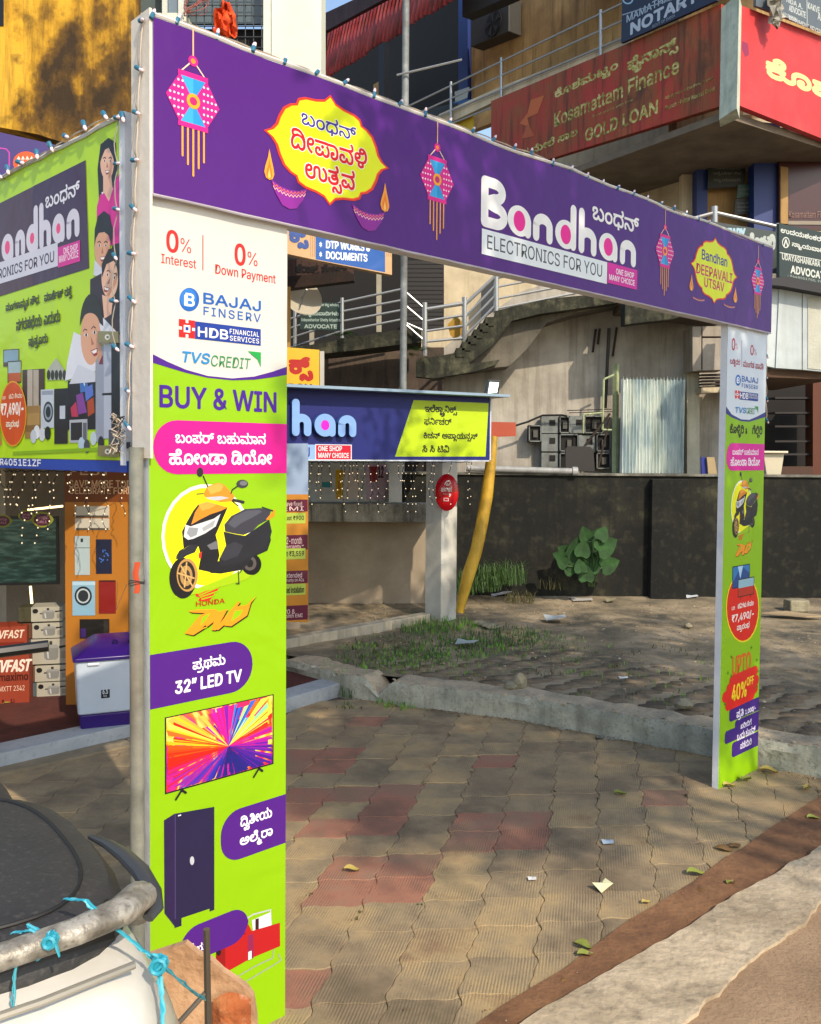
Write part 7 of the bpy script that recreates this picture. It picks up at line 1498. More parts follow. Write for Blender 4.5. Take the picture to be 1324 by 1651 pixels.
mb.prism([Vector((p1.x + .002, p1.y - .0, zb_)), Vector((mid.x, mid.y, zb_)), Vector((p2.x - .002, p2.y, zb_)), Vector((c0.x, c0.y + .5, zb_))], Vector((0, 0, zt_ - zb_)), corner); mb.build('corner_column', bd)
# soffit and floor behind the signs
def corner_slab(z0, z1, w0, w1, mat, name, L=16):
    a = KL.at(-L, 0, w0); b = Vector((c0.x, c0.y, 0)) + Vector((0, -w0 * 1.3, 0)); c = KR.at(6, 0, w0); d = KR.at(6, 0, w1); e = Vector((c0.x, c0.y, 0)) + Vector((0, -w1 * 1.3, 0)); f = KL.at(-L, 0, w1)
    mb = MB(); mb.prism([Vector((p.x, p.y, z0)) for p in (a, b, c, d, e, f)], Vector((0, 0, z1 - z0)), mat); return mb.build(name, bd)
corner_slab(7.98, 8.1, -.14, -3.4, soff, 'balcony_floor')
kc(Plane(KL.at(0, 0, -2.2), KL.d), [(830, 480), (1128, 480), (1128, 150), (830, 240)], .2, crm, 'front_wall', bd)
slab(KR, .9, 8.12, 12, 13, -1.9, -2.1, tanw).build('upper_wall', bd)
# cream parapet strip left of the sign and the upper wall behind
kc(KL, [(700, 204), (792, 160), (1006, 76), (1006, 56), (792, 140), (700, 182)], .12, crm, 'parapet', bd, w=-.14)
KLb = Plane(KL.at(0, 0, -1.9), KL.d)
kc(KLb, [(760, 210), (1180, 60), (1180, -420), (760, -420)], .2, tanw, 'upper_wall', bd)
kc(KLb, [(744, 215), (759, 212), (759, -300), (744, -300)], .3, blue_m, 'blue_column', bd, w=.1)
KLc = Plane(KL.at(0, 0, -3.4), KL.d)
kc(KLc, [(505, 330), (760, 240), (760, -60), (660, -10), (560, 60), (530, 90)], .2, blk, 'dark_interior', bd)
kc(KLb, [(597, 262), (606, 258), (606, 60), (597, 70)], .2, plain('10151f', .7), 'column', bd, w=-.3)
kc(KLb, [(580, 262), (597, 258), (597, 120), (580, 130)], .1, tanw, 'wall_strip', bd, w=-.5)
# roof overhang above the upper floor
kc(KL, [(740, 25), (900, -45), (900, -80), (740, -5)], .3, plain('141414', .7), 'roof_edge', bd, w=-.1)
mb = MB(); 
mb.prism([Vector((p.x, p.y, 13.0)) for p in (KL.at(-5.0, 0, .9), KL.at(3, 0, .9), KL.at(3, 0, -3), KL.at(-5.0, 0, -3))], Vector((0, 0, .15)), soff); mb.build('roof_slab', bd)
# corrugated awning: individual red sheets
aw_m = rough_mat('red_sheet', [(.3, '5a1a1c'), (.5, '8c2c30'), (.66, 'a04044'), (.76, '6a4a2a')], scale=1.4, rough=.55, bump=.1, streak='3c1c18', streak_amt=.6)
aw = thing('corrugated_awning', KL.px(600, 60), 'faded red corrugated metal awning with dark stained fascia at the roof', 'awning')
KA = Plane(KL.at(0, 0, .35), KL.d)
uA = KA.uv(519, 60)[0]; uB = KA.uv(740, 60)[0]
def awn_z(u, lo): 
    a = KA.uv(518, 141 if lo else 34); b = KA.uv(700, 29 if lo else -100); return a[1] + (b[1] - a[1]) * (u - a[0]) / (b[0] - a[0])
ns = 7
for k in range(ns):
    mb = MB(); rows = []
    ua = uA + (uB - uA) * k / ns; ub = uA + (uB - uA) * (k + 1) / ns + .02
    m = 26
    for t in (0, .5, 1):
        r = []
        for i in range(m + 1):
            u = ua + (ub - ua) * i / m; zlo, zhi = awn_z(u, True), awn_z(u, False); z = zlo + (zhi - zlo) * t + (.03 * sin(k * 9) if t == 0 else 0)
            r.append(KA.at(u, z, .2 - .4 * t + .045 * sin(2 * pi * i / m * 5) + .006 * (k % 2)))
        rows.append(r)
    mb.grid(rows, aw_m); o = mb.build('sheet', aw, smooth=True, fix=False); md = o.modifiers.new('thick', 'SOLIDIFY'); md.thickness = .004
kc(KA, [(518, 78), (526, 86), (534, 84), (535, 56), (640, 0), (740, -60), (760, -110), (606, -6), (518, 34)], .12, rough_mat('dark_fascia', [(.3, '1c0e14'), (.6, '35202a'), (.75, '4a3038')], scale=2, rough=.8, streak='120a0c'), 'fascia', aw, w=.26)
# upper railing
rl = thing('railing', KL.px(804, 160, -.05), 'steel railing with four rails above the rusty red finance sign', 'railing')
for (xa, ya, xb, yb3) in ((654, 170, 1100, -46), (671, 181, 1100, -15), (690, 192, 1100, 16), (712, 203, 1100, 45)):
    a, b = KL.px(xa, ya, -.08), KL.px(xb, yb3, -.08); MB().tube([a, b], .022, steel, n=8).build('rail', rl, smooth=True)
for x in (652, 723, 804, 964): 
    yt5 = 170 - (x - 654) * .484; a, b = KL.px(x, yt5 + 8 + (84 if x > 700 else 40), -.08), KL.px(x, yt5 - 6, -.08); mb = MB(); mb.tube([a, b], .032, steel, n=10); mb.build('post', rl, smooth=True)
# air conditioner
ac = KLb.px(815, 90, .45); t = thing('air_conditioner', ac, 'dark outdoor air conditioner unit hung on the ochre wall above the railing', 'air conditioner')
kc(KLb, [(784, 84), (846, 60), (846, 4), (784, 30)], .40, plain('35332e', .6), 'casing', t, w=.5, bevel=.02)
u, v = KLb.uv(822, 48); n = 22
MB().prism([KLb.at(u + .30 * cos(2 * pi * i / n), v + .30 * sin(2 * pi * i / n), .53) for i in range(n)], -KLb.n * .02, plain('0d0d0d', .7)).build('fan_guard', t)
mb = MB()
for k in range(5): mb.prism([KLb.at(u + .05 * cos(2 * pi * k / 5), v + .05 * sin(2 * pi * k / 5), .545), KLb.at(u + .26 * cos(2 * pi * k / 5 + .2), v + .26 * sin(2 * pi * k / 5 + .2), .545), KLb.at(u + .26 * cos(2 * pi * k / 5 + .7), v + .26 * sin(2 * pi * k / 5 + .7), .545)], KLb.n * .006, plain('24231f', .6))
mb.build('fan', t)
# boards behind the upper railing
for pts, c, l in (([(690, 215), (712, 208), (720, 160), (668, 170)], '1a1c1e', 'black board with faint lettering behind the upper railing'), ([(712, 210), (745, 204), (743, 172), (712, 178)], 'd8b820', 'yellow notice sheet hanging behind the upper railing'), ([(712, 178), (743, 172), (741, 154), (712, 158)], '2a5c94', 'blue notice sheet above the yellow one behind the railing'), ([(715, 160), (733, 152), (737, 134), (714, 142)], '9aa09c', 'pale grey sheet above the blue notice behind the railing')):
    kc(KL, pts, .02, plain(c, .6), 'notice_sheet', None, w=-.35, label=l, cat='notice')
# notary board above the red sign
nb = thing('notary_board', KL.px(1080, 40, .1), 'dark blue notary board with white capitals above the rusty red sign', 'sign')
kc(KL, [(1009, 72), (1163, 4), (1163, -60), (1011, -18)], .06, plain('101e3c', .5), 'board', nb, w=.12)
P = Print(KL, .12)
T3('NOTARY', 505, 160, 800, 112, 'aeb9c8', off=.06); T3('MAMATHA SUVARNA', 487, 108, 880, 76, '9fb0c0', off=.02); T3('GOVT OF INDIA', 600, 132, 700, 120, '8a98a8')
P.line([z3(468, 74), z3(835, -40)], .02, '8a98a8', cap=False); P.ring(1020, 2, 9, 8, .3, '8fb0c8'); P.done('lettering', nb)
ab = thing('advocate_board', KR.px(1270, 20, .1), 'grey two panel advocate board with small white text at the top right corner', 'sign')
kc(KR, [(1209, 14), (1345, 66), (1345, -30), (1209, -60)], .05, plain('59636a', .5), 'board', ab, w=.12)
P = Print(KR, .12)
for t_, x0, yb5, x1, yt5 in (('ADVOCATE', 1262, 22, 1289, 12), ('NDA A.', 1258, 8, 1284, 0), ('Mob: 9719585384', 1243, 26, 1276, 20), ('DOCUMENT ADVISOR', 1262, 36, 1320, 30), ('KAKVE KRISHNA', 1292, 18, 1340, 8), ('ADVOCATE', 1308, 36, 1345, 24)): P.text(t_, x0, yb5, x1, yt5, 'c3cac8', off=.02)
P.line([(1290, -20), (1291, 42)], .02, 'b0b8b8', cap=False); P.done('lettering', ab)
# crumpled plastic hanging over the corner
mb = MB(); rows = []
for i in range(9):
    r = []
    for j in range(9):
        p = KR.px(1218 + j * 3.0 - abs(i - 2) * (j - 4) * .35, -4 + i * 7, .25); r.append(p + Vector((noise.noise(Vector((i * .9, j * .9, 1))) * .16, noise.noise(Vector((i * .9, j * .9, 5))) * .12, noise.noise(Vector((i * .9, j * .9, 9))) * .1)))
    rows.append(r)
mb.grid(rows, rough_mat('crumpled_plastic', [(.3, '5c5a52'), (.6, '8f8c80'), (.75, 'b4b0a4')], scale=9, rough=.4)); mb.build('plastic_sheet', None, label='crumpled grey plastic sheet hanging over the corner of the red sign', cat='plastic sheet')
# first floor railing at the right, boards
rr_ = thing('railing', Y(15.4).px(1150, 400), 'grey pipe railing behind the right end of the purple header', 'railing')
for a, b in (((1120, 352), (1153, 343)), ((1153, 343), (1255, 366)), ((1153, 396), (1255, 410))):
    p, q = Y(15.4).px(*a), Y(15.4).px(*b); MB().tube([p, q], .035, steel, n=8).build('rail', rr_, smooth=True)
MB().tube([Y(15.4).px(1153, 470), Y(15.4).px(1152.5, 333)], .055, steel, n=10).build('post', rr_, smooth=True)
for x in (1254,): MB().tube([Y(15.4).px(x, 460), Y(15.4).px(x, 360)], .03, steel, n=8).build('post', rr_, smooth=True)
n2 = thing('notary_board', Y(15.2).px(1200, 400), 'grey green notary board with pale script hung on the right railing', 'sign')
cut(Y(15.2), [(1150, 440), (1254, 440), (1254, 374), (1150, 357)], .05, plain('2c3a3a', .5), 'board', n2)
P = Print(Y(15.2), 0); P.text('NOTARY', 1158, 386, 1201, 368, '9fc0cc', off=.05); P.text('ನೋಟರಿ', 1206, 402, 1249, 376, 'b0b8b0', 'kn', .05); P.done('lettering', n2)
a2 = thing('advocate_board', Y(14.2).px(1290, 460), 'dark green advocate board with white lettering at the right edge above the white fascia', 'sign')
av = Plane(Y(14.2).px(1257, 400), (dr.x, dr.y)); av.p.z = 0
cut(av, [(1257, 446), (1345, 464), (1345, 378), (1256.5, 360)], .05, plain('2a3632', .5), 'board', a2)
P = Print(av, 0); P.text('ಉದಯಶಂಕರ ಶೆಟ್ಟಿ', 1259, 378, 1345, 366, 'c3c8c0', 'kn', .03); P.text('ನ್ಯಾಯವಾದಿ', 1277, 400, 1330, 389, 'c3c8c0', 'kn', .03); P.text('UDAYASHANKARA SHETTY', 1261, 418, 1350, 408, 'c3c8c0', off=.03); P.text('ADVOCATE', 1275, 440, 1335, 428, 'c3c8c0', off=.05); P.text(': 9448501750, 9980545', 1270, 446.5, 1345, 442, 'a8b0a8'); P.ring(1267, 391, 6, 9, .2, 'c3c8c0'); P.line([(1257, 407), (1345, 424)], .012, 'c3c8c0', cap=False); P.line([(1267, 386), (1264, 397)], .03, 'c3c8c0', cap=False); P.line([(1267, 386), (1270, 397)], .03, 'c3c8c0', cap=False); P.done('lettering', a2)
# ---- stair railing
sr = thing('railing', Y(15.0).px(749, 558), 'steel pipe railing climbing the mossy outside stairs', 'railing')
YR = Y(15.6)
def rail(pts, r=.03, name='rail'): MB().tube([YR.px(x, y) for x, y in pts], r, steel, n=8).build(name, sr, smooth=True)
for (a, b, c, d) in ((487, 471, 499, 0), (507, 491, 520, 0), (521, 522, 537, 0), (537, 526, 551, 0)): pass
for y0, y1 in ((470, 498), (492, 519), (520, 534), (522, 550)): rail([(653, y0), (685, y1)], .02)
for y0, y1 in ((499, 489), (518, 508), (534, 525), (551, 545)): rail([(685, y0), (749, y1)], .035 if y0 == 499 else .022)
for y0, y1 in ((490, 444), (510, 459), (526, 475), (541, 491)): rail([(751, y0), (800, y1)], .03 if y0 == 490 else .022)
for y0, y1 in ((448, 434), (463, 450), (482, 469), (498, 484)): rail([(800, y0), (930, y1 - 12)], .026 if y0 == 448 else .018)
for x, y0, y1 in ((685, 574, 488), (749, 560, 479), (800, 502, 440)): rail([(x, y0), (x, y1)], .045, 'post')
YR = Y(16.6)
for y0, y1 in ((487, 466), (502, 484), (518, 500), (534, 515)): rail([(552, y0), (648, y1)], .022)
for y0, y1 in ((505, 487), (520, 502), (536, 518), (552, 533)): rail([(465, y0 + 10), (552, y1)], .02)
for x, y0, y1 in ((552, 545, 480), (476, 560, 500)): rail([(x, y0), (x, y1)], .03, 'post')
cut(Y(15.8), [(722, 523), (735, 509), (747, 520), (748, 532), (738, 552), (726, 540)], .01, plain('a8801c', .6), 'hanging_cloth', None, label='small ochre diamond shaped sheet hanging behind the stair railing', cat='sheet')
# tall downpipe
mb = MB(); p = on_y(650, 630, 13.9); q = on_y(645, -120, 13.9); q.x = p.x; q.y = p.y
mb.tube([p, q], .055, rough_mat('downpipe', [(.3, '5a605f'), (.6, '83898a'), (.72, '9fa29e')], scale=3, rough=.6, streak='4a3c30', streak_amt=.5), n=14); mb.build('downpipe', None, smooth=True, label='tall thin grey pipe standing in front of the stairs and awning', cat='pipe')
mb = MB(); mb.tube([on_y(640, 121, 13.8), on_y(745, 96, 13.8)], .016, steel, n=6); mb.build('crossbar', None, smooth=True, label='thin bent metal rod crossing the tall pipe near the awning', cat='rod')
# ---- signs left of centre
xs_ = thing('print_shop_sign', Y(12.2).px(550, 440), 'blue and peach print shop sign listing DTP works and documents under the header', 'sign')
q = on_y(463, 400, 11.5); xp = Plane((q.x, q.y), (1, .30))
cut(xp, [(440, 404), (509, 419), (632, 443), (632, 330), (440, 330)], .12, plain('c09a6c', .5), 'board', xs_)
P = Print(xp, 0); P.poly([(509, 418), (621, 439), (621, 340), (509, 340)], '1c55a0')
for x in (501, 504, 507, 624, 627, 630): P.line([(x, 414), (x, 340)], .006, '9a6a44', cap=False)
P.text('SPIRAL BINDING', 526, 384, 612, 371, 'dde4ea', off=.03); P.text('DTP WORKS &', 526, 400, 597, 388, 'dde4ea', off=.04); P.text('DOCUMENTS', 526, 417, 592, 405, 'dde4ea', off=.04)
for y in (393, 409): P.text('*', 515, y + 5, 519, y - 3, 'dde4ea', off=.03)
P.text('ಕ~ಸ್', 468, 398, 496, 368, '2c4a8c', 'kn', .06); P.done('lettering', xs_)
cut(Y(13.0), [(440, 448), (560, 436), (571, 443), (571, 452), (440, 468)], .2, rough_mat('dark_orange', [(.3, '140c07'), (.7, '2c180c')]), 'canopy', bd)
for i in range(9): part(13.3, [(463 + i * 12, 455 - i * .8), (474 + i * 12, 454 - i * .8), (474 + i * 12, 418), (463 + i * 12, 418)], .03, plain('3a1c0c', .6), 'shutter_slat')
P = Print(Y(13.3), .01); P.text('ಜೆರಾಕ್ಸ್ ಸೆಂಟರ್', 476, 444, 560, 426, '120a06', 'kn', .04); P.done('shutter_lettering', bd)
part(12.6, [(463, 562), (468, 562), (468, 462), (463, 462)], .05, plain('a8803c', .6), 'post')
# dish antenna
dp = on_y(488, 478, 13.2); t = thing('dish_antenna', dp, 'round cream satellite dish tucked behind the white pillar panel', 'satellite dish')
mb = MB(); ax = Vector((.45, -.8, .35)).normalized(); prof = [(.02, -.09), (.10, -.085), (.2, -.06), (.29, -.01), (.31, 0), (.29, -.02), (.2, -.072), (.1, -.097), (.02, -.10)]
mb.lathe(dp, prof, plain('b3ab98', .5), 28, ax); mb.build('reflector', t, smooth=True)
mb = MB(); mb.tube([dp - ax * .05, dp + ax * .3 + Vector((-.05, 0, -.05))], .012, steel, n=6); mb.tube([dp + ax * .3 + Vector((-.05, 0, -.05)), dp + Vector((-.1, 0, -.32))], .01, steel, n=6); mb.build('feed_arm', t)
# green advocate sign
t = thing('advocate_board', Y(15.9).px(517, 530), 'dark green advocate board with pale script hung on the railing beside the dish', 'sign')
pl = Y(15.9); cut(pl, [(484, 531), (549, 533), (549, 488), (505, 487), (484, 505)], .04, plain('1c3430', .5), 'board', t)
P = Print(pl, 0); P.text('ಉದಯಶಂಕರ ಶೆಟ್ಟಿ ಅರಿಯಡ್ಕ', 500, 495, 547, 489, '9fb0a8', 'kn', .02); P.text('ನ್ಯಾಯವಾದಿಗಳು', 490, 511, 546, 502, '9fb0a8', 'kn', .03); P.text('Udayashankar Shetty Ariyadka', 486, 519, 548, 513, '9fb0a8', off=.02); P.text('ADVOCATE', 491, 529, 543, 523, '9fb0a8', off=.05); P.done('lettering', t)
# yellow box sign
t = thing('box_sign', Y(11.6).px(500, 620), 'yellow illuminated box sign with red script standing above the blue board', 'sign')
q = on_y(463, 600, 11.6); pl = Plane((q.x, q.y), (1, .2)); cut(pl, [(440, 640), (515, 640), (515, 564), (440, 558)], .22, plain('d8a80c', .4), 'box', t); cut(pl, [(516, 640), (523, 640), (523, 566), (516, 566)], .2, plain('b0aca0', .5), 'end_frame', t, w=-.01)
P = Print(pl, 0); P.text('ಕ~ಸ್', 468, 612, 503, 577, 'a81c10', 'kn', .06); P.text('XEROX', 440, 628, 503, 618, '20242c', off=.05); P.done('lettering', t)
# floodlight
t = thing('floodlight', on_y(797, 640, 11.3), 'small lit floodlight on the end of the blue sign hood', 'floodlight'); pl = Plane(on_y(797, 640, 11.3), (1, .35)); pl.p.z = 0
cut(pl, [(783, 640), (804, 639), (808, 613), (788, 612)], .07, plain('2a2c2c', .5), 'housing', t, bevel=.008)
cut(pl, [(787, 634), (801, 633), (804, 617), (790, 616)], .006, plain('e8fff4', .3, emit=1.6), 'glass', t, w=.007)
mb = MB(); mb.tube([on_y(778, 650, 11.3), on_y(783, 630, 11.35)], .015, plain('2a2c2c'), n=6); mb.build('bracket', t)
# orange tin and yellow rolled sheet
pl = Plane(on_y(810, 690, 12.0), (1, .1)); pl.p.z = 0
cut(pl, [(788, 705), (832, 703), (832, 681), (788, 680)], .10, plain('a8482c', .6), 'tin_plate', None, label='rusty orange metal plate at the right end of the blue sign', cat='metal plate')
yel = rough_mat('yellow_sheet', [(.3, '8a6c12'), (.5, 'b8901c'), (.7, 'c8a434')], scale=3, rough=.6, bump=.3, bscale=8, streak='6a5418', streak_amt=.5)
mb = MB(); path = [on_y(x, y, 11.9 - .35 * (y - 705) / 280) for x, y in ((796, 704), (791, 750), (785, 800), (776, 850), (768, 888), (756, 925), (748, 955), (741, 988))]
mb.tube(path, [.06, .08, .092, .092, .09, .095, .08, .06], yel, n=12, flat=.9); mb.build('rolled_sheet', None, smooth=True, label='long limp yellow rolled plastic sheet leaning beside the white corner post', cat='plastic sheet')
# ---- electricity meters
mp_ = Y(15.35); mt = thing('meter_cabinet', mp_.px(925, 760), 'bank of old grey electricity meter boxes fixed to the stained wall', 'meter cabinet')
def zm(x, y): return (800 + x / 3.484, 400 + y / 3.484)
gm = rough_mat('meter_grey', [(.3, '5a5f5c'), (.6, '787d7a')], scale=6, rough=.6, bump=.1, streak='4a3a2a', streak_amt=.4); gmd = plain('14120f', .8)
for (x0, y0, x1, y1, dr_) in ((255, 945, 350, 1040, 1), (255, 1045, 350, 1142, 1), (255, 1150, 350, 1232, 1), (415, 942, 490, 1040, 1), (465, 1050, 558, 1146, 1), (183, 995, 252, 1088, 0), (355, 945, 412, 1040, 0), (494, 942, 600, 1040, 0), (355, 1045, 460, 1142, 0), (562, 1045, 640, 1142, 0), (562, 1150, 640, 1240, 0), (355, 1150, 460, 1240, 0)):
    a, b, c, d = zm(x0, y1), zm(x1, y1), zm(x1, y0), zm(x0, y0)
    cut(mp_, [a, b, c, d], .2, gm if dr_ else gmd, 'meter_box' if dr_ else 'open_box', mt, w=.0, bevel=.004)
    if dr_:
        cx, cy = (x0 + x1) / 2 + 14, (y0 + y1) / 2 - 12; cut(mp_, [zm(cx - 16, cy + 16), zm(cx + 16, cy + 16), zm(cx + 16, cy - 16), zm(cx - 16, cy - 16)], .012, gmd, 'window', mt, w=.013)
    else:
        for (u0, v0, u1, v1) in ((x0, y1, x1, y1 - 6), (x0, y0 + 6, x1, y0), (x0, y1, x0 + 5, y0), (x1 - 5, y1, x1, y0)): cut(mp_, [zm(u0, v0), zm(u1, v0), zm(u1, v1), zm(u0, v1)], .1, gm, 'frame_piece', mt, w=.05)
        cut(mp_, [zm((x0 + x1) / 2 - 10, y1 - 25), zm((x0 + x1) / 2 + 14, y1 - 25), zm((x0 + x1) / 2 + 14, y1 - 65), zm((x0 + x1) / 2 - 10, y1 - 65)], .04, plain('4c4a42', .5), 'meter', mt, w=.045)
woodm = rough_mat('old_wood', [(.3, '221a14'), (.7, '40342a')], scale=6, rough=.9)
for a, b, w_ in (((500, 1110), (640, 930), 14), ((575, 1225), (640, 950), 12), ((400, 912), (650, 905), 6), ((410, 925), (655, 918), 5)):
    p, q = Y(15.1).px(*zm(*a)), Y(15.1).px(*zm(*b)); MB().tube([p, q], w_ / 3.484 * 15.1 / FOC * .5, woodm, n=6).build('plank', None, label={500: 'dark diagonal plank leaning on the meter boxes', 575: 'steep dark plank right of the diagonal plank by the meters', 400: 'thin upper slat lying along the top of the meter boxes', 410: 'thin lower slat lying just under another on the meter boxes'}[a[0]], cat='plank')
cut(Y(14.9), [zm(388, 1250), zm(556, 1258), zm(548, 1130), zm(530, 1115), zm(405, 1112), zm(388, 1128)], .04, plain('2a2724', .6), 'seat_back', None, label='dark grey rounded board leaning below the meter boxes', cat='board', bevel=.01)
cab = MB(); cab.tube([Y(15.2).px(*zm(100, 1000)), Y(15.2).px(*zm(180, 975)), Y(15.2).px(*zm(260, 940)), Y(15.2).px(*zm(370, 938)), Y(15.2).px(*zm(400, 945))], .02, blk, n=6); cab.build('power_cable', None, smooth=True, label='thick black cable running from the tin plate to the meter boxes', cat='cable')
for (x0, y0, x1, y1) in ((543, 585, 560, 455), (572, 540, 583, 452), (655, 607, 678, 445)): 
    p, q = Y(15.5).px(*zm(x0, y0)), Y(15.5).px(*zm(x1, y1)); MB().tube([p, q], .022, plain('2e241c', .8), n=6).build('wall_bracket', bd)
MB().tube([Y(15.4).px(*zm(613, 900)), Y(15.4).px(*zm(635, 450))], .03, plain('38332c', .7), n=8).build('conduit', bd, smooth=True)
gp = rough_mat('green_post', [(.3, '8c9c74'), (.6, 'b0bf92'), (.75, '6c5a3c')], scale=5, rough=.8, streak='6f6a48', streak_amt=.5)
mb = MB(); mb.tube([Y(15.2).px(*zm(668, 1275)), Y(15.2).px(*zm(674, 650))], .055, gp, n=4); mb.build('green_post', None, label='flaking pale green square post beside the corrugated sheet', cat='post')
mb = MB()
for a, b in (((605, 735), (598, 1020)), ((598, 1020), (650, 1022)), ((610, 735), (662, 712)), ((490, 1040), (492, 935)), ((492, 935), (600, 925))): mb.tube([Y(15.1).px(*zm(*a)), Y(15.1).px(*zm(*b))], .018, gp, n=5)
mb.build('bent_pipe', None, smooth=True, label='thin pale bent pipe standing before the meter boxes', cat='pipe')
# corrugated white sheet
cs_m = rough_mat('peeling_sheet', [(.3, 'a0b0b4'), (.46, 'bccaca'), (.56, 'dde4dc'), (.75, 'e8ebe4')], scale=1.6, rough=.55, bump=.1, stretch=(3, 3, .8), streak='7d8c74', streak_amt=.45)
mb = MB(); rows = []; m = 19 * 6
pA = Y(15.0).px(*zm(692, 1275)); pB = Y(15.0).px(*zm(1050, 1275)); zt6 = Y(15.0).px(*zm(700, 722)).z
for t_ in (0, .3, .6, .97, 1):
    r = []
    for i in range(m + 1):
        x = pA.x + (pB.x - pA.x) * i / m; ph = (i % 6) / 6; tri = abs(ph - .5) * 2
        z = 2.12 + (zt6 - 2.12) * t_ - (.0 if t_ < 1 else .12 * tri) + (.03 * noise.noise(Vector((i * .3, 0, 0))) if t_ >= .97 else 0)
        r.append(Vector((x, 15.0 - .06 * (1 - tri) - .02, z)))
    rows.append(r)
mb.grid(rows, cs_m); o = mb.build('corrugated_sheet', None, label='upright white corrugated sheet with peeling paint and jagged top', cat='metal sheet', fix=False); md = o.modifiers.new('thick', 'SOLIDIFY'); md.thickness = .006
# things on the wall top at the right
cut(Y(14.3), [(1132, 772), (1142, 772), (1139, 737), (1131, 737)], .05, plain('1a2a86', .5), 'blue_board', None, label='narrow blue board leaning in the doorway by the right pillar', cat='board')
cut(Y(14.25), [(1143, 772), (1158, 772), (1152, 737), (1140, 737)], .05, plain('a8926c', .7), 'brown_board', None, label='light brown cardboard leaning beside the narrow blue board', cat='cardboard')
pt_ = Y(14.0); a = [pt_.px(*p) for p in ((1237, 770), (1259, 770), (1265, 731), (1231, 731))]
t = thing('plastic_tub', a[0], 'cream plastic tub standing on the boundary wall right of the pillar', 'tub')
mb = MB(); mb.prism(a, Vector((0, .35, 0)), plain('c3baa0', .5)); mb.build('body', t, bevel=.01); mb = MB(); mb.box(((a[2].x + a[3].x) / 2, 14.15, a[2].z + .02), (a[2].x - a[3].x + .06, .45, .035), plain('cfc6ac', .5)); mb.build('rim', t, bevel=.008)

# ================================================================== left background
yw = rough_mat('yellow_mould_wall', [(.36, '33230a'), (.43, '6c4c0e'), (.48, 'b08218'), (.54, 'd8a528'), (.72, 'dfb03a')], scale=.8, rough=.85, bump=.3, bscale=20, streak='3a280a', streak_amt=.6, detail=15, stretch=(1.3, 1.3, .9), fine=('2e2008', 4.5, .8))
lb_ = thing('yellow_building', (-5, 12, 5), 'old yellow building wall heavily streaked with black mould at the upper left', 'building')
yq = on_y(205, 200, 11.0); yp = Plane((yq.x, yq.y), (1, -.12))
cut(yp, [(-400, 120), (0, 205), (60, 216), (100, 229), (128, 232), (205, 236), (205, -320), (-400, -320)], .4, yw, 'wall', lb_)
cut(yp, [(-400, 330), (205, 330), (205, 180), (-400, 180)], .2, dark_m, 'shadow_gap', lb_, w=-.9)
cut(yp, [(-60, 42), (6, 42), (6, -120), (-60, -120)], .1, plain('111214', .4), 'window', lb_, w=.01)
# wall below, behind the hanging banner
mb = MB(); mb.box((-4.6, 10.9, 4.2), (5.4, .3, 2.6), rough_mat('old_brown_wall', [(.3, '3c2c20'), (.7, '5c4836')]), rz=-.1); mb.build('lower_wall', lb_)
wb = thing('pale_building', (-2.8, 12.3, 5), 'tall pale plastered building with a white window behind the header', 'building')
pb_ = Plane((0, 11.8), (1, 0)); pale = rough_mat('pale_plaster', [(.3, 'ccd0bc'), (.6, 'dde0cc'), (.72, 'd0d2bc')], scale=1.2, rough=.8, bump=.08)
cut(pb_, [(438, 330), (518, 330), (518, -400), (438, -400)], .6, pale, 'wall', wb); cut(pb_, [(205, 330), (300, 330), (300, 20), (270, 20), (205, 20)], .6, pale, 'wall', wb, w=-.01)
cut(pb_, [(205, 20), (438, 20), (438, -400), (205, -400)], .05, plain('5b686c', .25), 'glass', wb, w=-.3)
cut(pb_, [(300, 330), (438, 330), (438, 20), (300, 20)], .05, blk, 'dark_opening', wb, w=-.45)
fr = plain('c9cdc4', .5)
for x0, x1, y0, y1 in ((262, 270, 200, -400), (288, 297, 200, -400), (425, 437, 200, -400)): cut(pb_, [(x0, y0), (x1, y0), (x1, y1), (x0, y1)], .12, fr, 'window_frame', wb, w=.02)
cut(pb_, [(271, 60), (287, 60), (287, -400), (271, -400)], .04, plain('6f7f8c', .3), 'pane', wb, w=-.02)
gr = plain('4a4e50', .5, metal=.4)
for i in range(10): x = 304 + i * 13.2; MB().tube([pb_.px(x, 170, .03), pb_.px(x, -200, .03)], .007, gr, n=5).build('grille_bar', wb)
for i in range(16): y = 130 - i * 17; MB().tube([pb_.px(298, y, .045), pb_.px(425, y, .045)], .007, gr, n=5).build('grille_bar', wb)
# orange cloth on the grille
def rag(c, w, h, col, seed, n=12, dirv=Vector((1, 0, 0))):
    mb = MB(); rows = []
    for i in range(n + 1):
        r = []
        for j in range(n + 1):
            a, b = i / n, j / n; wdt = .35 + .65 * sin(min(1, a * 1.3) * pi * .62)
            p = c + dirv * ((b - .5) * w * wdt) + Vector((0, 0, -a * h)) + Vector((.25 * w * noise.noise(Vector((a * 3, b * 4, seed))), .5 * w * noise.noise(Vector((a * 4, b * 6, seed + 3))) - .04, .2 * w * noise.noise(Vector((a * 4, b * 4, seed + 6)))))
            r.append(p)
        rows.append(r)
    mb.grid(rows, col); return mb
o = rag(pb_.px(368, 14, .12), .30, .44, rough_mat('orange_cloth', [(.3, 'a82c08'), (.55, 'd84a10'), (.7, 'e8641c')], scale=8, rough=.8), 3).build('cloth', None, smooth=True, label='crumpled orange cloth stuffed in the window grille', cat='cloth'); o.modifiers.new('thick', 'SOLIDIFY').thickness = .004
mb = MB()
for k in range(6):
    c = pb_.px(320, 10 + k * 2, .12); mb.tube([c + Vector((.16 * cos(a + k), .03 * sin(a * 3), .10 * sin(a * 1.3 + k))) for a in [i * .4 for i in range(16)]], .004, plain('a85a50', .6), n=4)
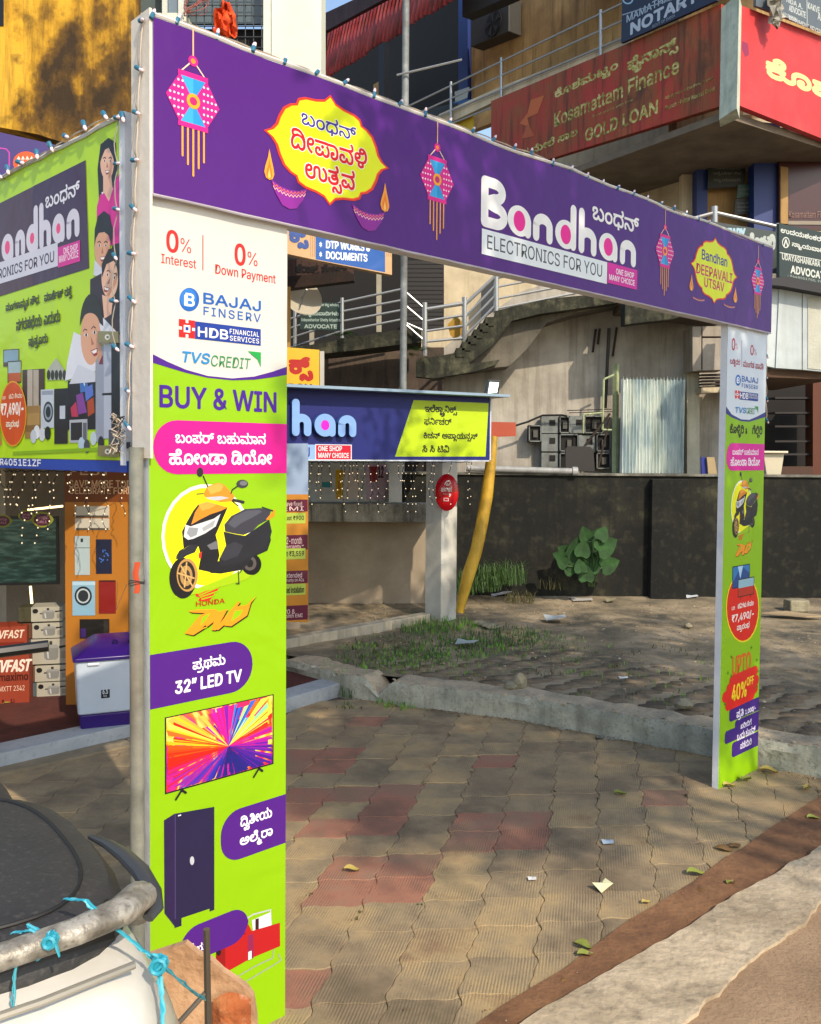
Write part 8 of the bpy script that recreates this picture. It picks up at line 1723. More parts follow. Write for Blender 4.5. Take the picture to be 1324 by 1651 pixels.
mb.build('wire_tangle', None, smooth=True, label='tangled pinkish wires hanging on the window grille', cat='wire')
# purple bank-like board behind the hanging banner
pq = on_y(0, 300, 8.6); pp_ = Plane((pq.x, pq.y), (1, .25)); t = thing('purple_sign', pp_.px(50, 300), 'dark violet sign board with an orange emblem behind the hanging green banner', 'sign')
cut(pp_, [(-80, 345), (190, 345), (120, 242), (96, 235), (0, 213), (-80, 195)], .12, plain('33206c', .5), 'board', t)
P = Print(pp_, 0); P.ell(42, 262, 21, 18, 'd8501c'); 
for i in range(3):
    for j in range(4): x, y = 30 + j * 7, 254 + i * 7; P.poly([(x - 3, y + 3), (x + 3, y + 3), (x, y - 3)], 'ead8c8')
P.line([(-20, 236), (10, 240), (15, 246), (15, 285)], .012, 'b03a9c'); P.done('emblem', t)
# ================================================================== hanging green side banner
q = on_y(194, 450, 3.50); dv = ray(-858, 719)
SP = Plane((q.x, q.y), (-dv.x, -dv.y))
sbn = thing('side_banner', SP.px(100, 745), 'green shop banner with family portrait and appliances hanging left of the gate', 'banner')
su0 = SP.uv(-150, 500)[0]; su1 = 0.0; sv1 = SP.uv(194, 192)[1]; sv0 = SP.uv(194, 742)[1]
GB = 'acd40e'
panel_mesh(SP, su0, su1, sv0, sv1, 0, .04, print_mat(GB), flexback, 20, 14, .0012, 5).build('panel', sbn, smooth=True)
slab(SP, su1 + .002, sv0 - .02, su1 + .045, sv1 + .02, .004, -.035, flexback).build('hem', sbn)
slab(SP, su0, sv0 - .048, su1 + .05, sv0 - .002, .002, -.03, print_mat('1a3f9e')).build('blue_strip', sbn)
mb = MB(); mb.tube([SP.at(su0 + (su1 + .04 - su0) * i / 24, sv1 + .008 + RND.uniform(-.006, .006), .0) for i in range(25)], .010, plain('cfd3d2', .6), n=6); mb.build('top_hem', sbn, smooth=True)
def y4(x, y): return (x / 2.846, 180 + y / 2.846)
P = Print(SP, 0)
P.poly([y4(-250, 545), y4(-250, 925), y4(410, 718), y4(393, 222)], '47283a')  # browner left part: sheen from the yellow wall painted into the print
P.poly([y4(150, 343), y4(150, 799), y4(410, 718), y4(393, 222)], '3c2040')
wordmark(P, 0, 436, 369, [(-32, -8), (3, 22), (25, 41), (43, 62), (64, 83), (85, 105), (108, 129)], 'cfcbd8', 'e0407a')
P.text('ಬಂಧನ್', 74, 340, 129, 312, 'dcdce4', 'kn', .02)
P.rect(-40, 470, 94, 437, 'c9c8d6'); P.text('ELECTRONICS FOR YOU', -30, 459, 88, 444, '34203c', off=.02)
P.rect(94, 432, 130, 399, 'c81e8c'); P.text('ONE SHOP', 103, 410, 126, 400, 'f0d8e8', off=.02); P.text('MANY CHOICE', 96, 424, 127, 413, 'f0d8e8', off=.02)
P.text('ಮಂಗಳಾಮೃತ ಸೌಧ, ಮಾರ್ಕೆಟ್ ರಸ~ತೆ', 10, 508, 117, 489, '30380c', 'kn', .03); P.text('ನಗರಸಭೆಯ ಎದುರು', 27, 536, 98, 515, '30380c', 'kn', .03); P.text('ಪುತ~ತೂರು', 47, 563, 78, 543, '30380c', 'kn', .03)
P.text('PR4051E1ZF', -6, 749.5, 67, 739.5, 'e4e8f0', off=.03)
P.ell(22, 667, 22, 53, 'd8a01c'); P.ell(22, 667, 20.5, 51, 'c84c14'); P.text('LED ಟಿವಿ ಕೇವಲ', 5, 644, 37, 636, 'e8d8c0', 'kn', .02); P.text('₹7,490/-', 3, 673, 39, 651, 'f0e4d8', off=.04); P.text('ಪ~ರಾರಂಭ', 11, 692, 32, 678, 'e8d8c0', 'kn', .03)
P.poly([y4(-40, 1490), y4(0, 1440), y4(8, 1530), y4(-40, 1540)], 'd01c8c'); P.done('shop_print', sbn)
P = Print(SP, 0)
q4 = lambda *a: [y4(*p) for p in a]
def R4(x0, y0, x1, y1, c): P.poly(q4((x0, y1), (x1, y1 - (x1 - x0) * .02), (x1, y0 - (x1 - x0) * .06), (x0, y0)), c)
R4(15, 1092, 88, 1170, '4c3a2c'); R4(18, 1096, 85, 1150, '7a9cb0'); R4(35, 1145, 98, 1245, '30241c'); R4(38, 1150, 96, 1200, '9ab0b4'); R4(38, 1200, 96, 1240, 'b0501c')
R4(103, 1185, 206, 1385, '3c281e'); R4(126, 1185, 150, 1375, 'b0a494'); R4(153, 1185, 178, 1375, 'a89c8c'); R4(115, 1352, 186, 1500, '94723c'); R4(125, 1385, 180, 1440, 'a8854c'); R4(118, 1440, 186, 1470, '7c5c2c')
P.poly(q4((215, 1188), (258, 1130), (300, 1190), (300, 1228), (218, 1232)), 'a3a89c')
for i in range(5): P.ell(*y4(224 + i * 18, 1208), 3, 8, '26261e')
R4(188, 1276, 248, 1452, 'b7c0cc'); P.ell(*y4(222, 1378), 8, 17, '2c3640'); P.ell(*y4(222, 1378), 6, 13, '8793a0'); P.ell(*y4(222, 1378), 4, 9, '1c242c'); R4(192, 1282, 244, 1300, '8b94a4')
R4(250, 1272, 312, 1525, '1c1a20'); R4(275, 1350, 300, 1410, 'b8c0cc'); R4(312, 1235, 442, 1460, '15121e')
for c, pts in (('3a6ab0', [(365, 1215), (400, 1205), (405, 1280), (370, 1290)]), ('b02c50', [(325, 1360), (350, 1330), (360, 1400), (330, 1400)]), ('7a3a90', [(350, 1300), (380, 1290), (400, 1380), (360, 1390)]), ('c8d8e0', [(375, 1225), (392, 1220), (390, 1262)]), ('a04018', [(400, 1330), (430, 1310), (435, 1380), (405, 1400)]), ('506cc0', [(390, 1270), (425, 1250), (430, 1300), (395, 1330)])): P.poly(q4(*pts), c)
R4(320, 1415, 402, 1520, 'a7abb4'); R4(326, 1428, 378, 1508, '1d1b22'); R4(382, 1428, 399, 1508, '5a5c66')
R4(440, 1075, 478, 1515, '8c93a4'); R4(478, 1055, 512, 1500, 'a9b0c0'); R4(512, 1050, 558, 1500, '121018'); R4(470, 1292, 520, 1302, '16141c'); R4(456, 1120, 474, 1160, '6a2440'); R4(500, 1460, 558, 1525, '4a4c58'); P.poly(q4((500, 1525), (600, 1515), (600, 1545), (505, 1548)), '23232c')
for x, y, c in ((170, 1470, 'd8dce0'), (195, 1480, 'c8ccd4'), (220, 1475, '1c1c20'), (375, 1525, 'a8c0d4'), (400, 1535, '3c404c'), (430, 1500, 'b4c4cc'), (465, 1520, '20222c'), (155, 1490, 'b8c0c8')): P.ell(*y4(x, y), 5, 11, c)
P.poly(q4((60, 1560), (560, 1535), (560, 1552), (60, 1575)), '7fa80c')
P.done('appliance_print', sbn)
P = Print(SP, 0)
SK, SK2, HR = 'd29c7c', 'e0b296', '1c1210'
def face(cx, cy, rx, ry, c, tilt=0, smile=1):
    P.ell(*y4(cx, cy), rx / 2.846, ry / 2.846, c); F = lambda dx, dy: y4(cx + dx * rx + dy * ry * sin(tilt), cy + dy * ry - dx * rx * sin(tilt) * 1.2)
    P.poly([F(.55, -.5), F(.9, .1), F(.6, .75), F(.15, .95), F(.5, .3)], 'c48c6c')
    for s_ in (-1, 1):
        e = F(.42 * s_ + .05, -.12); P.ell(e[0], e[1], rx * .17 / 2.846, ry * .07 / 2.846, 'e8dcd4'); P.ell(e[0], e[1], rx * .09 / 2.846, ry * .065 / 2.846, '1a0e0a'); P.line([F(.42 * s_ - .2 + .05, -.27), F(.42 * s_ + .05, -.33), F(.42 * s_ + .25, -.27)], .0045, '241410')
    P.poly([F(.02, -.05), F(.16, .26), F(-.1, .28)], 'a4684a')
    P.poly([F(-.32, .45), F(.38, .42), F(.22, .66), F(-.12, .68)], '8c2c30'); P.poly([F(-.26, .48), F(.32, .45), F(.2, .57), F(-.12, .58)], 'f0e6e0')
# man with white shirt, woman, boy, girl
P.poly(q4((498, 120), (530, 140), (540, 260), (535, 400), (500, 420), (455, 400), (448, 260), (462, 150)), HR); P.poly(q4((445, 440), (460, 380), (510, 370), (552, 270), (553, 620), (445, 600)), 'd0148c')
P.poly(q4((466, 370), (520, 350), (505, 400), (480, 425)), 'e4dcec'); P.poly(q4((474, 290), (510, 285), (520, 375), (500, 410), (474, 385)), SK2); P.poly(q4((446, 430), (462, 385), (478, 372), (500, 412), (516, 362), (552, 330), (552, 470), (446, 480)), 'd0148c'); face(492, 235, 31, 78, SK2); P.poly(q4((458, 240), (462, 170), (480, 132), (510, 136), (528, 190), (530, 250), (518, 205), (500, 165), (482, 175), (468, 210)), HR)
face(470, 625, 36, 92, SK); P.poly(q4((434, 620), (436, 540), (450, 480), (478, 455), (505, 475), (518, 540), (514, 620), (502, 570), (480, 552), (455, 556), (442, 580)), HR); P.poly(q4((436, 680), (470, 720), (470, 760), (430, 750)), 'c8ccd8')
P.poly(q4((415, 770), (470, 740), (555, 800), (556, 1040), (500, 1010), (415, 860)), '2a1424'); P.poly(q4((480, 700), (520, 610), (556, 600), (556, 960), (520, 900), (480, 800)), '1e1214'); face(505, 765, 38, 92, SK2, -.35)
P.poly(q4((470, 840), (520, 860), (512, 930), (480, 950)), SK2); P.poly(q4((468, 700), (500, 630), (556, 625), (530, 680), (490, 700), (470, 760)), HR)
P.poly(q4((340, 1010), (400, 1040), (470, 940), (556, 1030), (556, 1060), (440, 1070), (440, 1190), (300, 1235), (310, 1150)), 'd4d6e0'); face(418, 1035, 46, 128, SK, .25)
P.poly([y4(416 + 54 * cos(radians(a)) * k + (6 if k == 1 else 0), 985 + (150 if k == 1 else 62) * sin(radians(a)) * (1 if k == 1 else 1)) for k, a in [(1, 180 + i * 15) for i in range(13)] + [(.82, 345 - i * 15) for i in range(11)]], HR); P.poly(q4((360, 1160), (440, 1195), (440, 1240), (320, 1250)), 'c4c8d4')
P.done('portrait_print', sbn)
brk = plain('8f8560', .4, metal=.5)
for y0 in (547, 731): 
    x = 178; cut(SP, [(162, y0 + (6 if y0 < 600 else 4)), (194, y0 + 6), (194, y0 - 12), (162, y0 - 13)], .006, brk, 'bracket', sbn, w=.012)
    P = Print(SP, .012); P.ell(x, y0 - 3, 4.5, 4.5, 'd8d4c8'); P.ell(x, y0 - 3, 2, 2, '5a5648'); P.done('bolt', sbn)
left = Z1([(20, 912), (60, 878), (125, 843), (205, 800), (275, 763), (355, 712), (450, 657), (550, 607), (640, 615)])
bulb_string(SP, left, .01, 'string of teal capped bulbs along the sloping top of the green side banner', slack=.15, ang=.5, scale=1.25)
bulb_string(SP, [(199, 196), (199, 270), (198, 343), (196, 419), (194, 490), (196, 565)], .02, 'string of dark bulbs down the pale right edge of the green side banner', slack=.5, wires=1)
# wire bundle and torn tape where the strings end
mb = MB(); c = SP.px(209, 700, .05)
for k in range(9): mb.tube([c + Vector((RND.uniform(-.03, .03), RND.uniform(-.02, .02), .07 - .02 * i + RND.uniform(-.01, .01))) for i in range(8)], .0025, (wire_g, wire_w, wire_d)[k % 3], n=4)
mb.build('wire_bundle', sbn)
# ================================================================== parked scooter, bottom left
SO = Vector((-.58, 1.30, RB)); SFw = Vector((-.6, .8, 0)); SRt = Vector((.8, .6, 0))
def sc(r, f, z): return SO + SRt * r + SFw * f + Vector((0, 0, z))
sct = thing('parked_scooter', sc(0, .3, 0), 'parked scooter with dark seat, white tail and weathered grab rail tied with turquoise string', 'scooter')
seat_m = rough_mat('seat_vinyl', [(.3, '29292a'), (.6, '363534'), (.75, '454340')], scale=4, rough=.55, bump=.12, bscale=180, fine=('6a665e', 90, .25))
whitep = rough_mat('white_fairing', [(.3, 'cfccc2'), (.6, 'dedbd1'), (.74, 'c9c2b2')], scale=5, rough=.25, bump=.03)
rail_m = rough_mat('pitted_alloy', [(.3, '5b564c'), (.48, '8a857a'), (.6, 'b3aea2'), (.75, '6e675a')], scale=16, rough=.45, bump=.25, bscale=60, metal=.35, fine=('4c463c', 110, .5))
blackp = plain('141414', .4)
def sell(cf, hf_rear, hf_front, hw, z, n=28, p=2.6, cr=0):
    o = []
    for i in range(n):
        a = 2 * pi * i / n; c, s = cos(a), sin(a)
        x = hw * (abs(c) ** (2 / p)) * (1 if c > 0 else -1); y = (hf_front if s > 0 else hf_rear) * (abs(s) ** (2 / p)) * (1 if s > 0 else -1)
        o.append(sc(x + cr, cf + y, z))
    return o
def loft(secs, mat, name, par, smooth=True, sub=0, **kw):
    mb = MB(); mb.grid(secs, mat, closed=True); n = len(secs[0]); k = len(secs)
    mb.f += [tuple(reversed(range(n))), tuple(range((k - 1) * n, k * n))]; mb.m += [0, 0]
    o = mb.build(name, par, smooth=smooth, **kw)
    if sub: md = o.modifiers.new('sub', 'SUBSURF'); md.levels = sub; md.render_levels = sub
    return o
# seat: rounded cushion, raised welt, centre panel
loft([sell(.30, .29, .34, .135, .66), sell(.30, .32, .36, .185, .70), sell(.30, .34, .37, .212, .75), sell(.30, .335, .36, .208, .785), sell(.30, .31, .34, .188, .812), sell(.30, .25, .30, .135, .825), sell(.30, .15, .2, .075, .829)], seat_m, 'seat', sct)
mb = MB(); w = sell(.30, .262, .312, .146, .8245, n=48); mb.tube(w + [w[0]], .0035, plain('1c1c1c', .6), n=6, cap=False); mb.build('seam', sct, smooth=True)
loft([sell(.86, .22, .28, .12, .66), sell(.86, .25, .30, .16, .70), sell(.86, .25, .30, .165, .74), sell(.86, .2, .26, .12, .765)], seat_m, 'rider_seat', sct)
# bodywork under the seat and white tail
loft([sell(.30, .30, .60, .13, .30), sell(.24, .40, .60, .18, .45), sell(.20, .43, .60, .205, .56), sell(.18, .42, .60, .215, .645), sell(.17, .395, .60, .212, .695), sell(.17, .35, .58, .195, .735), sell(.17, .28, .5, .165, .757), sell(.17, .16, .4, .10, .768)], whitep, 'tail_fairing', sct)
loft([sell(.28, .32, .38, .165, .64), sell(.28, .31, .38, .175, .70), sell(.28, .30, .36, .17, .74)], blackp, 'seat_base', sct)
# clear tail-lamp wrapped around the right rear
lens = plain('efe9d2', .15, trans=.55, vary=0); red_l = plain('b89880', .3)
def arc_sec(k, z, a0=-100, a1=35, n=18):
    o = []
    for i in range(n + 1):
        a = radians(a0 + (a1 - a0) * i / n); c, s = cos(a), sin(a); x = .222 * k * (abs(c) ** .77) * (1 if c > 0 else -1); y = (.43 * k) * (abs(s) ** .77) * (1 if s > 0 else -1); o.append(sc(x, .18 + y, z))
    return o
mb = MB(); mb.grid([arc_sec(.93, .70), arc_sec(1.03, .675), arc_sec(1.09, .63), arc_sec(1.11, .58), arc_sec(1.07, .52), arc_sec(.98, .49)], lens); o = mb.build('lamp_lens', sct, smooth=True); o.modifiers.new('t', 'SOLIDIFY').thickness = .003
mb = MB(); mb.grid([arc_sec(.98, .665), arc_sec(1.03, .60), arc_sec(1.0, .52)], red_l)
for i in range(7): mb.tube([arc_sec(1.045, .64)[i * 2 + 2], arc_sec(1.05, .54)[i * 2 + 2]], .004, plain('b89c6c', .3, metal=.6), n=5)
mb.build('lamp_reflector', sct)
# grab rail: flat wide casting round the tail, with a second thin arm
path = [sc(-.20, .42, .80), sc(-.205, .15, .815), sc(-.19, .0, .83), sc(-.14, -.055, .835), sc(-.05, -.075, .84), sc(.06, -.072, .842), sc(.13, -.055, .842), sc(.178, -.005, .832), sc(.195, .045, .80), sc(.20, .07, .76)]
mb = MB(); mb.tube(path, [.018, .019, .021, .023, .023, .024, .027, .029, .026, .022], rail_m, n=14, flat=.8); mb.build('grab_rail', sct, smooth=True)
mb = MB(); mb.tube([sc(.205, .34, .80), sc(.216, .27, .808), sc(.224, .20, .81), sc(.229, .13, .806), sc(.228, .07, .795), sc(.218, .03, .785), sc(.20, .015, .78)], [.006, .011, .015, .017, .016, .014, .01], plain('4a4c4e', .4, metal=.4), n=10, flat=.7); mb.build('side_arm', sct, smooth=True)
mb = MB(); mb.prism([sc(-.13, -.03, .79), sc(.13, -.03, .79), sc(.15, .06, .79), sc(-.15, .06, .79)], Vector((0, 0, .02)), blackp); mb.build('rail_bracket', sct)
mb = MB(); mb.tube([sc(-.16, -.10, .772), sc(.0, -.112, .778), sc(.14, -.09, .772)], .006, plain('a09a8c', .35, metal=.5), n=8); mb.build('trim_bar', sct, smooth=True)
# wheel and mudguard so the scooter stands on the road
mb = MB(); mb.lathe(sc(-.05, .02, .21), [(.14, -.035), (.20, -.045), (.212, -.02), (.212, .02), (.20, .045), (.14, .035)], plain('161616', .8), 28, SRt); t_ = mb.build('wheel', sct, smooth=True)
mb = MB(); mb.lathe(sc(-.05, .02, .21), [(.02, -.05), (.13, -.025), (.13, .025), (.02, .05)], plain('8a8a88', .4, metal=.6), 20, SRt); mb.build('hub', t_, smooth=True)
loft([sell(.10, .18, .6, .09, .20), sell(.05, .25, .6, .11, .32)], blackp, 'mudguard', sct)
loft([sell(.95, .3, .35, .17, .22), sell(.95, .28, .34, .18, .34)], blackp, 'footboard', sct); loft([sell(1.25, .08, .12, .18, .3), sell(1.22, .08, .10, .2, .7), sell(1.18, .08, .10, .12, .98)], whitep, 'front_apron', sct)
mb = MB(); mb.lathe(sc(0, 1.45, .21), [(.14, -.035), (.20, -.045), (.212, -.02), (.212, .02), (.20, .045), (.14, .035)], plain('161616', .8), 28, SRt); mb.build('wheel', sct, smooth=True)
mb = MB(); mb.tube([sc(-.33, 1.12, 1.02), sc(-.1, 1.2, 1.0), sc(.1, 1.2, 1.0), sc(.33, 1.12, 1.02)], .016, blackp, n=8); mb.build('handlebar', sct, smooth=True)
# turquoise plastic string
tq = plain('2c9bb0', .45); tq2 = plain('54b4c4', .45)
def zpt(px, py, z): return on_z(px, py, z)
def strand(pts, m=tq, r=.004, n=6, k=3):
    mb = MB()
    for j in range(k):
        pp = []
        for a, b in zip(pts, pts[1:]):
            for i in range(6): pp.append(a.lerp(b, i / 6) + Vector((RND.uniform(-.0018, .0018) + (j - 1) * .0028, 0, RND.uniform(-.0016, .0016))))
        pp.append(pts[-1]); mb.tube(pp, r * RND.uniform(.5, .9), (m, tq2)[j % 2], n=n, flat=.4)
    return mb
st_ = thing('tie_string', zpt(260, 1552, 1.62), 'turquoise plastic string knotted round the scooter grab rail and tail', 'string')
strand([zpt(108, 1449, 1.715), zpt(138, 1452, 1.722), zpt(165, 1478, 1.70), zpt(195, 1503, 1.665), zpt(228, 1530, 1.635), zpt(258, 1553, 1.615)]).build('strand', st_, smooth=True)
strand([zpt(258, 1553, 1.615), zpt(300, 1590, 1.55), zpt(330, 1612, 1.50)], r=.005).build('strand', st_, smooth=True)
strand([zpt(258, 1553, 1.615), zpt(261, 1600, 1.585), zpt(265, 1660, 1.555)], k=2).build('strand', st_, smooth=True)
strand([zpt(20, 1505, 1.70), zpt(50, 1500, 1.71), zpt(80, 1515, 1.70), zpt(45, 1490, 1.712)], k=3).build('strand', st_, smooth=True)
strand([zpt(82, 1512, 1.70), zpt(118, 1516, 1.67)], k=1).build('strand', st_, smooth=True); strand([zpt(80, 1515, 1.70), zpt(62, 1548, 1.66)], k=1).build('strand', st_, smooth=True)
strand([zpt(28, 1552, 1.68), zpt(24, 1600, 1.64), zpt(20, 1670, 1.58)], m=tq2, k=2).build('strand', st_, smooth=True)
for cx, cy, cz, rr in ((258, 1552, 1.622, .020), (84, 1513, 1.705, .014)):
    mb = MB(); c = zpt(cx, cy, cz)
    for j in range(9):
        a = RND.uniform(0, 6.28); v = Vector((cos(a) * .8, -.2, sin(a) if j % 3 else -1.6)) * rr * RND.uniform(.5, 1.2); mb.tube([c - v * .4, c + v * .3 + Vector((0, 0, .006)), c + v], [.004, .0045, .002], (tq, tq2)[j % 2], n=5, flat=.5)
    for j in range(4): mb.tube([c + Vector((rr * .55 * cos(a), -.004 * j, rr * .55 * sin(a + j))) for a in [i * .8 for i in range(9)]], .0035, tq, n=5)
    mb.build('knot', st_, smooth=True)
# thin steel rod and broken masonry stump
p = on_y(333, 1498, 1.62); mb = MB(); mb.tube([Vector((p.x + .01, p.y, RB)), Vector((p.x + .004, p.y, p.z - .25)), p], .0065, plain('6f6a60', .3, metal=.7), n=8); mb.tube([p - Vector((0, 0, .12)), p + Vector((-.05, -.02, -.17)), p + Vector((-.12, -.04, -.24))], .005, plain('8b8984', .3, metal=.7), n=8)
mb.build('steel_rod', None, smooth=True, label='thin upright steel rod with a hooked wire beside the scooter tail', cat='rod')
brick = rough_mat('broken_brick', [(.3, '7a3c1e'), (.5, 'a55c32'), (.7, 'b98052')], scale=10, rough=.95, bump=.7, bscale=30, fine=('d0c0a8', 30, .5))
plst = rough_mat('stump_plaster', [(.3, 'a07c5c'), (.5, 'bd9672'), (.7, 'cba985')], scale=6, rough=.9, bump=.35, bscale=40, fine=('8a6a4c', 50, .3))
stp = thing('masonry_stump', on_y(350, 1640, 2.0), 'broken end of a low plastered brick wall beside the left pillar', 'broken wall')
YS = 2.05; mb = MB(); prof = [(299, 1522), (320, 1538), (340, 1553), (360, 1566), (380, 1580), (398, 1594), (408, 1610), (413, 1636), (414, 1668)]
rows = []
for k in range(8):
    r = []
    for j, (x, y) in enumerate(prof):
        v = on_y(x, y, YS); v = v + Vector((-.012 * k + .012 * noise.noise(Vector((j, k, 1))), .022 * k, .010 * noise.noise(Vector((j * .8, k * .8, 4))) - .030 * k)); r.append(v)
    rows.append([Vector((r[0].x - .12, r[0].y + .02, r[0].z - .05))] + r + [Vector((r[-1].x + .01, r[-1].y, RB - .02))])
mb.grid(rows, plst)
front = rows[0]; base = [Vector((front[0].x, front[0].y, RB - .02))]; mb2 = MB(); mb2.prism(front + base, Vector((0, .02, 0)), plst); mb2.build('plaster_face', stp); mb.build('plaster_top', stp, smooth=True)
mb = MB(); rows = []
for i in range(9):
    r = []
    for j in range(9):
        u, v = j / 8, i / 8; x = 343 + 62 * u; y = 1612 + 70 * v - 12 * sin(u * 3.1)
        v_ = on_y(x, y, YS - .012); e_ = min(u, 1 - u, v, 1) * 4; r.append(v_ + Vector((0, -.02 * min(1, e_) + .007 * noise.noise(Vector((i * .5, j * .5, 2))), 0)))
    rows.append(r)
mb.grid(rows, brick); mb.build('bare_brick', stp, smooth=True)
# ================================================================== plants, grass, litter
def leafmat(name, a, b, c, rough=.5):
    m = rough_mat(name, [(.3, a), (.52, b), (.72, c)], scale=6, rough=rough, bump=.05); m.node_tree.nodes['Principled BSDF'].inputs['Subsurface Weight'].default_value = 0
    return m
grass_m = leafmat('grass_green', '4a7416', '629820', '7fb03c', .6); weed_m = leafmat('weed_green', '27401a', '3c5c24', '557036', .6); dry_m = leafmat('weed_dry', '3a3a1c', '4c4a26', '66603a', .8)
def blades(mb, c, n, rad, h, mat, zf=None, spread=.6):
    for _ in range(n):
        a = RND.uniform(0, 6.28); r = rad * sqrt(RND.random()); p = c + Vector((r * cos(a), r * sin(a), 0)); a2 = RND.uniform(0, 6.28); hh = h * RND.uniform(.45, 1.1); ln = hh * spread * RND.uniform(.2, 1)
        d = Vector((cos(a2), sin(a2), 0)); s = Vector((-d.y, d.x, 0)) * RND.uniform(.003, .006)
        m = p + d * ln * .35 + Vector((0, 0, hh * .65)); t = p + d * ln + Vector((0, 0, hh * RND.uniform(.7, 1)))
        mb.add([p - s, p + s, m + s * .8, m - s * .8, t], [(0, 1, 2, 3), (3, 2, 4)], mat)
mb = MB()
for x, y, n, rad, h in ((700, 1010, 220, .42, .16), (690, 1015, 120, .3, .14), (715, 1050, 200, .4, .11), (640, 1058, 220, .45, .10), (780, 1025, 260, .5, .13), (830, 1028, 200, .45, .10), (870, 1035, 120, .45, .07), (745, 1045, 200, .45, .10), (600, 1070, 160, .4, .07), (655, 1062, 120, .35, .09), (586, 1042, 40, .14, .08), (560, 1045, 20, .1, .05), (900, 1055, 90, .4, .05), (760, 1072, 90, .5, .05), (655, 1030, 60, .2, .08)):
    blades(mb, on_z(x, y, LOT), int(n * 1.4), rad * 1.35, h * .7, RND.choice((grass_m, grass_m, weed_m)))
for _ in range(60):
    x = RND.uniform(560, 1160); y = RND.uniform(1010, 1110) + (x - 560) * .05; p = on_z(x, y, LOT)
    if p.y > wall_y(p.x) + .4: blades(mb, p, 9, .12, .05, RND.choice((grass_m, dry_m)))
mb.build('grass', None, kind='stuff', fix=False)
mb = MB()
for x, y, n, rad, h in ((566, 1120, 110, .16, .12), (575, 1115, 60, .12, .12), (640, 1136, 90, .22, .07), (655, 1133, 50, .12, .07), (560, 1140, 30, .1, .05), (690, 1142, 20, .12, .04)): blades(mb, on_z(x, y, 0), n, rad, h, RND.choice((grass_m, weed_m)))
for _ in range(50):
    i, j = RND.randint(-8, 8), RND.randint(-4, 12); p = LO + LA * (i + .5) + LB * (j + RND.uniform(-.5, .5))
    if inside(p): blades(mb, p, 5, .02, .016, dry_m)
mb.build('grass', None, kind='stuff', fix=False)
mb = MB()
for x, y, n, rad, h in ((770, 925, 260, .6, .35), (810, 915, 260, .6, .40), (750, 930, 100, .5, .3), (840, 945, 120, .4, .2), (890, 925, 50, .3, .2)): blades(mb, on_y(x, y + 25, 13.1), n, rad * .6, h, RND.choice((weed_m, dry_m)), spread=1)
mb.build('weeds', None, kind='stuff', fix=False)
# broad-leaved plant on the wall
LEAFM = leafmat('heart_leaf', '132e0d', '1f4415', '2c571f', .8)
def leaf_mesh(n=7):
    out = [(0, 0), (.28, -.13), (.46, .02), (.50, .25), (.40, .55), (.20, .82), (0, 1.0)]
    mb = MB(); vs = []; fs = []
    R = [(x, y) for x, y in out]; cen = [(0, y) for x, y in out]
    def P3(x, y): return Vector((x, y, -.16 * abs(x) ** 1.3 - .14 * y * y + .02 * sin(9 * y) * abs(x)))
    for s_ in (-1, 1):
        a = [P3(0, max(0, y)) for x, y in out]; m_ = [P3(s_ * x * .55, y) for x, y in out]; b = [P3(s_ * x, y) for x, y in out]
        k = len(vs); vs += a + m_ + b; q = len(out)
        fs += [(k + r * q + i, k + r * q + i + 1, k + (r + 1) * q + i + 1, k + (r + 1) * q + i) for r in (0, 1) for i in range(q - 1)]
    me = bpy.data.meshes.new('leaf'); me.from_pydata([tuple(v) for v in vs], [], fs); me.materials.append(LEAFM); me.polygons.foreach_set('use_smooth', [True] * len(me.polygons)); return me
LM = leaf_mesh()
pl_c = on_y(955, 930, 13.2); plant = thing('wall_plant', pl_c, 'broad heart leaved plant growing out of the foot of the black wall', 'plant')
LV = [(930, 872, 32, 0), (959, 858, 34, 10), (980, 868, 30, 60), (943, 852, 20, -20), (925, 893, 26, -20), (950, 893, 30, 5), (910, 880, 22, -60), (985, 900, 26, 70), (945, 915, 22, 0), (905, 898, 18, -50), (966, 880, 24, 40), (918, 906, 20, -30), (958, 905, 18, 20), (940, 875, 22, 10), (972, 852, 20, 30), (900, 890, 16, -70), (935, 905, 18, -10)]
for x, y, s_, rot in LV:
    tip = on_y(x, y + s_ * .35, 13.0 + RND.uniform(-.2, .15)); sz = s_ * 1.25 * 13.1 / FOC
    o = bpy.data.objects.new('leaf', LM); COL.objects.link(o); o.parent = plant
    M = Matrix.Rotation(radians(rot), 4, 'Y') @ Matrix.Rotation(radians(-62 + RND.uniform(-14, 14)), 4, 'X') @ Matrix.Rotation(radians(RND.uniform(-12, 12)), 4, 'Z')
    M = Matrix.Rotation(radians(rot), 4, 'Y') @ Matrix.Rotation(radians(180), 4, 'Y') @ Matrix.Rotation(radians(-75 + RND.uniform(-14, 14)), 4, 'X')
    d = (M @ Vector((0, 1, 0))).normalized(); base = tip - d * sz * .5
    M.translation = base - pl_c; o.matrix_basis = M @ Matrix.Scale(sz * .95, 4)
    mb = MB(); mb.tube([pl_c + Vector((RND.uniform(-.05, .05), .05, -.15)), (pl_c + base) / 2 + Vector((0, -.08, .05)), base], .008, weed_m, n=5); mb.build('stem', plant, smooth=True)
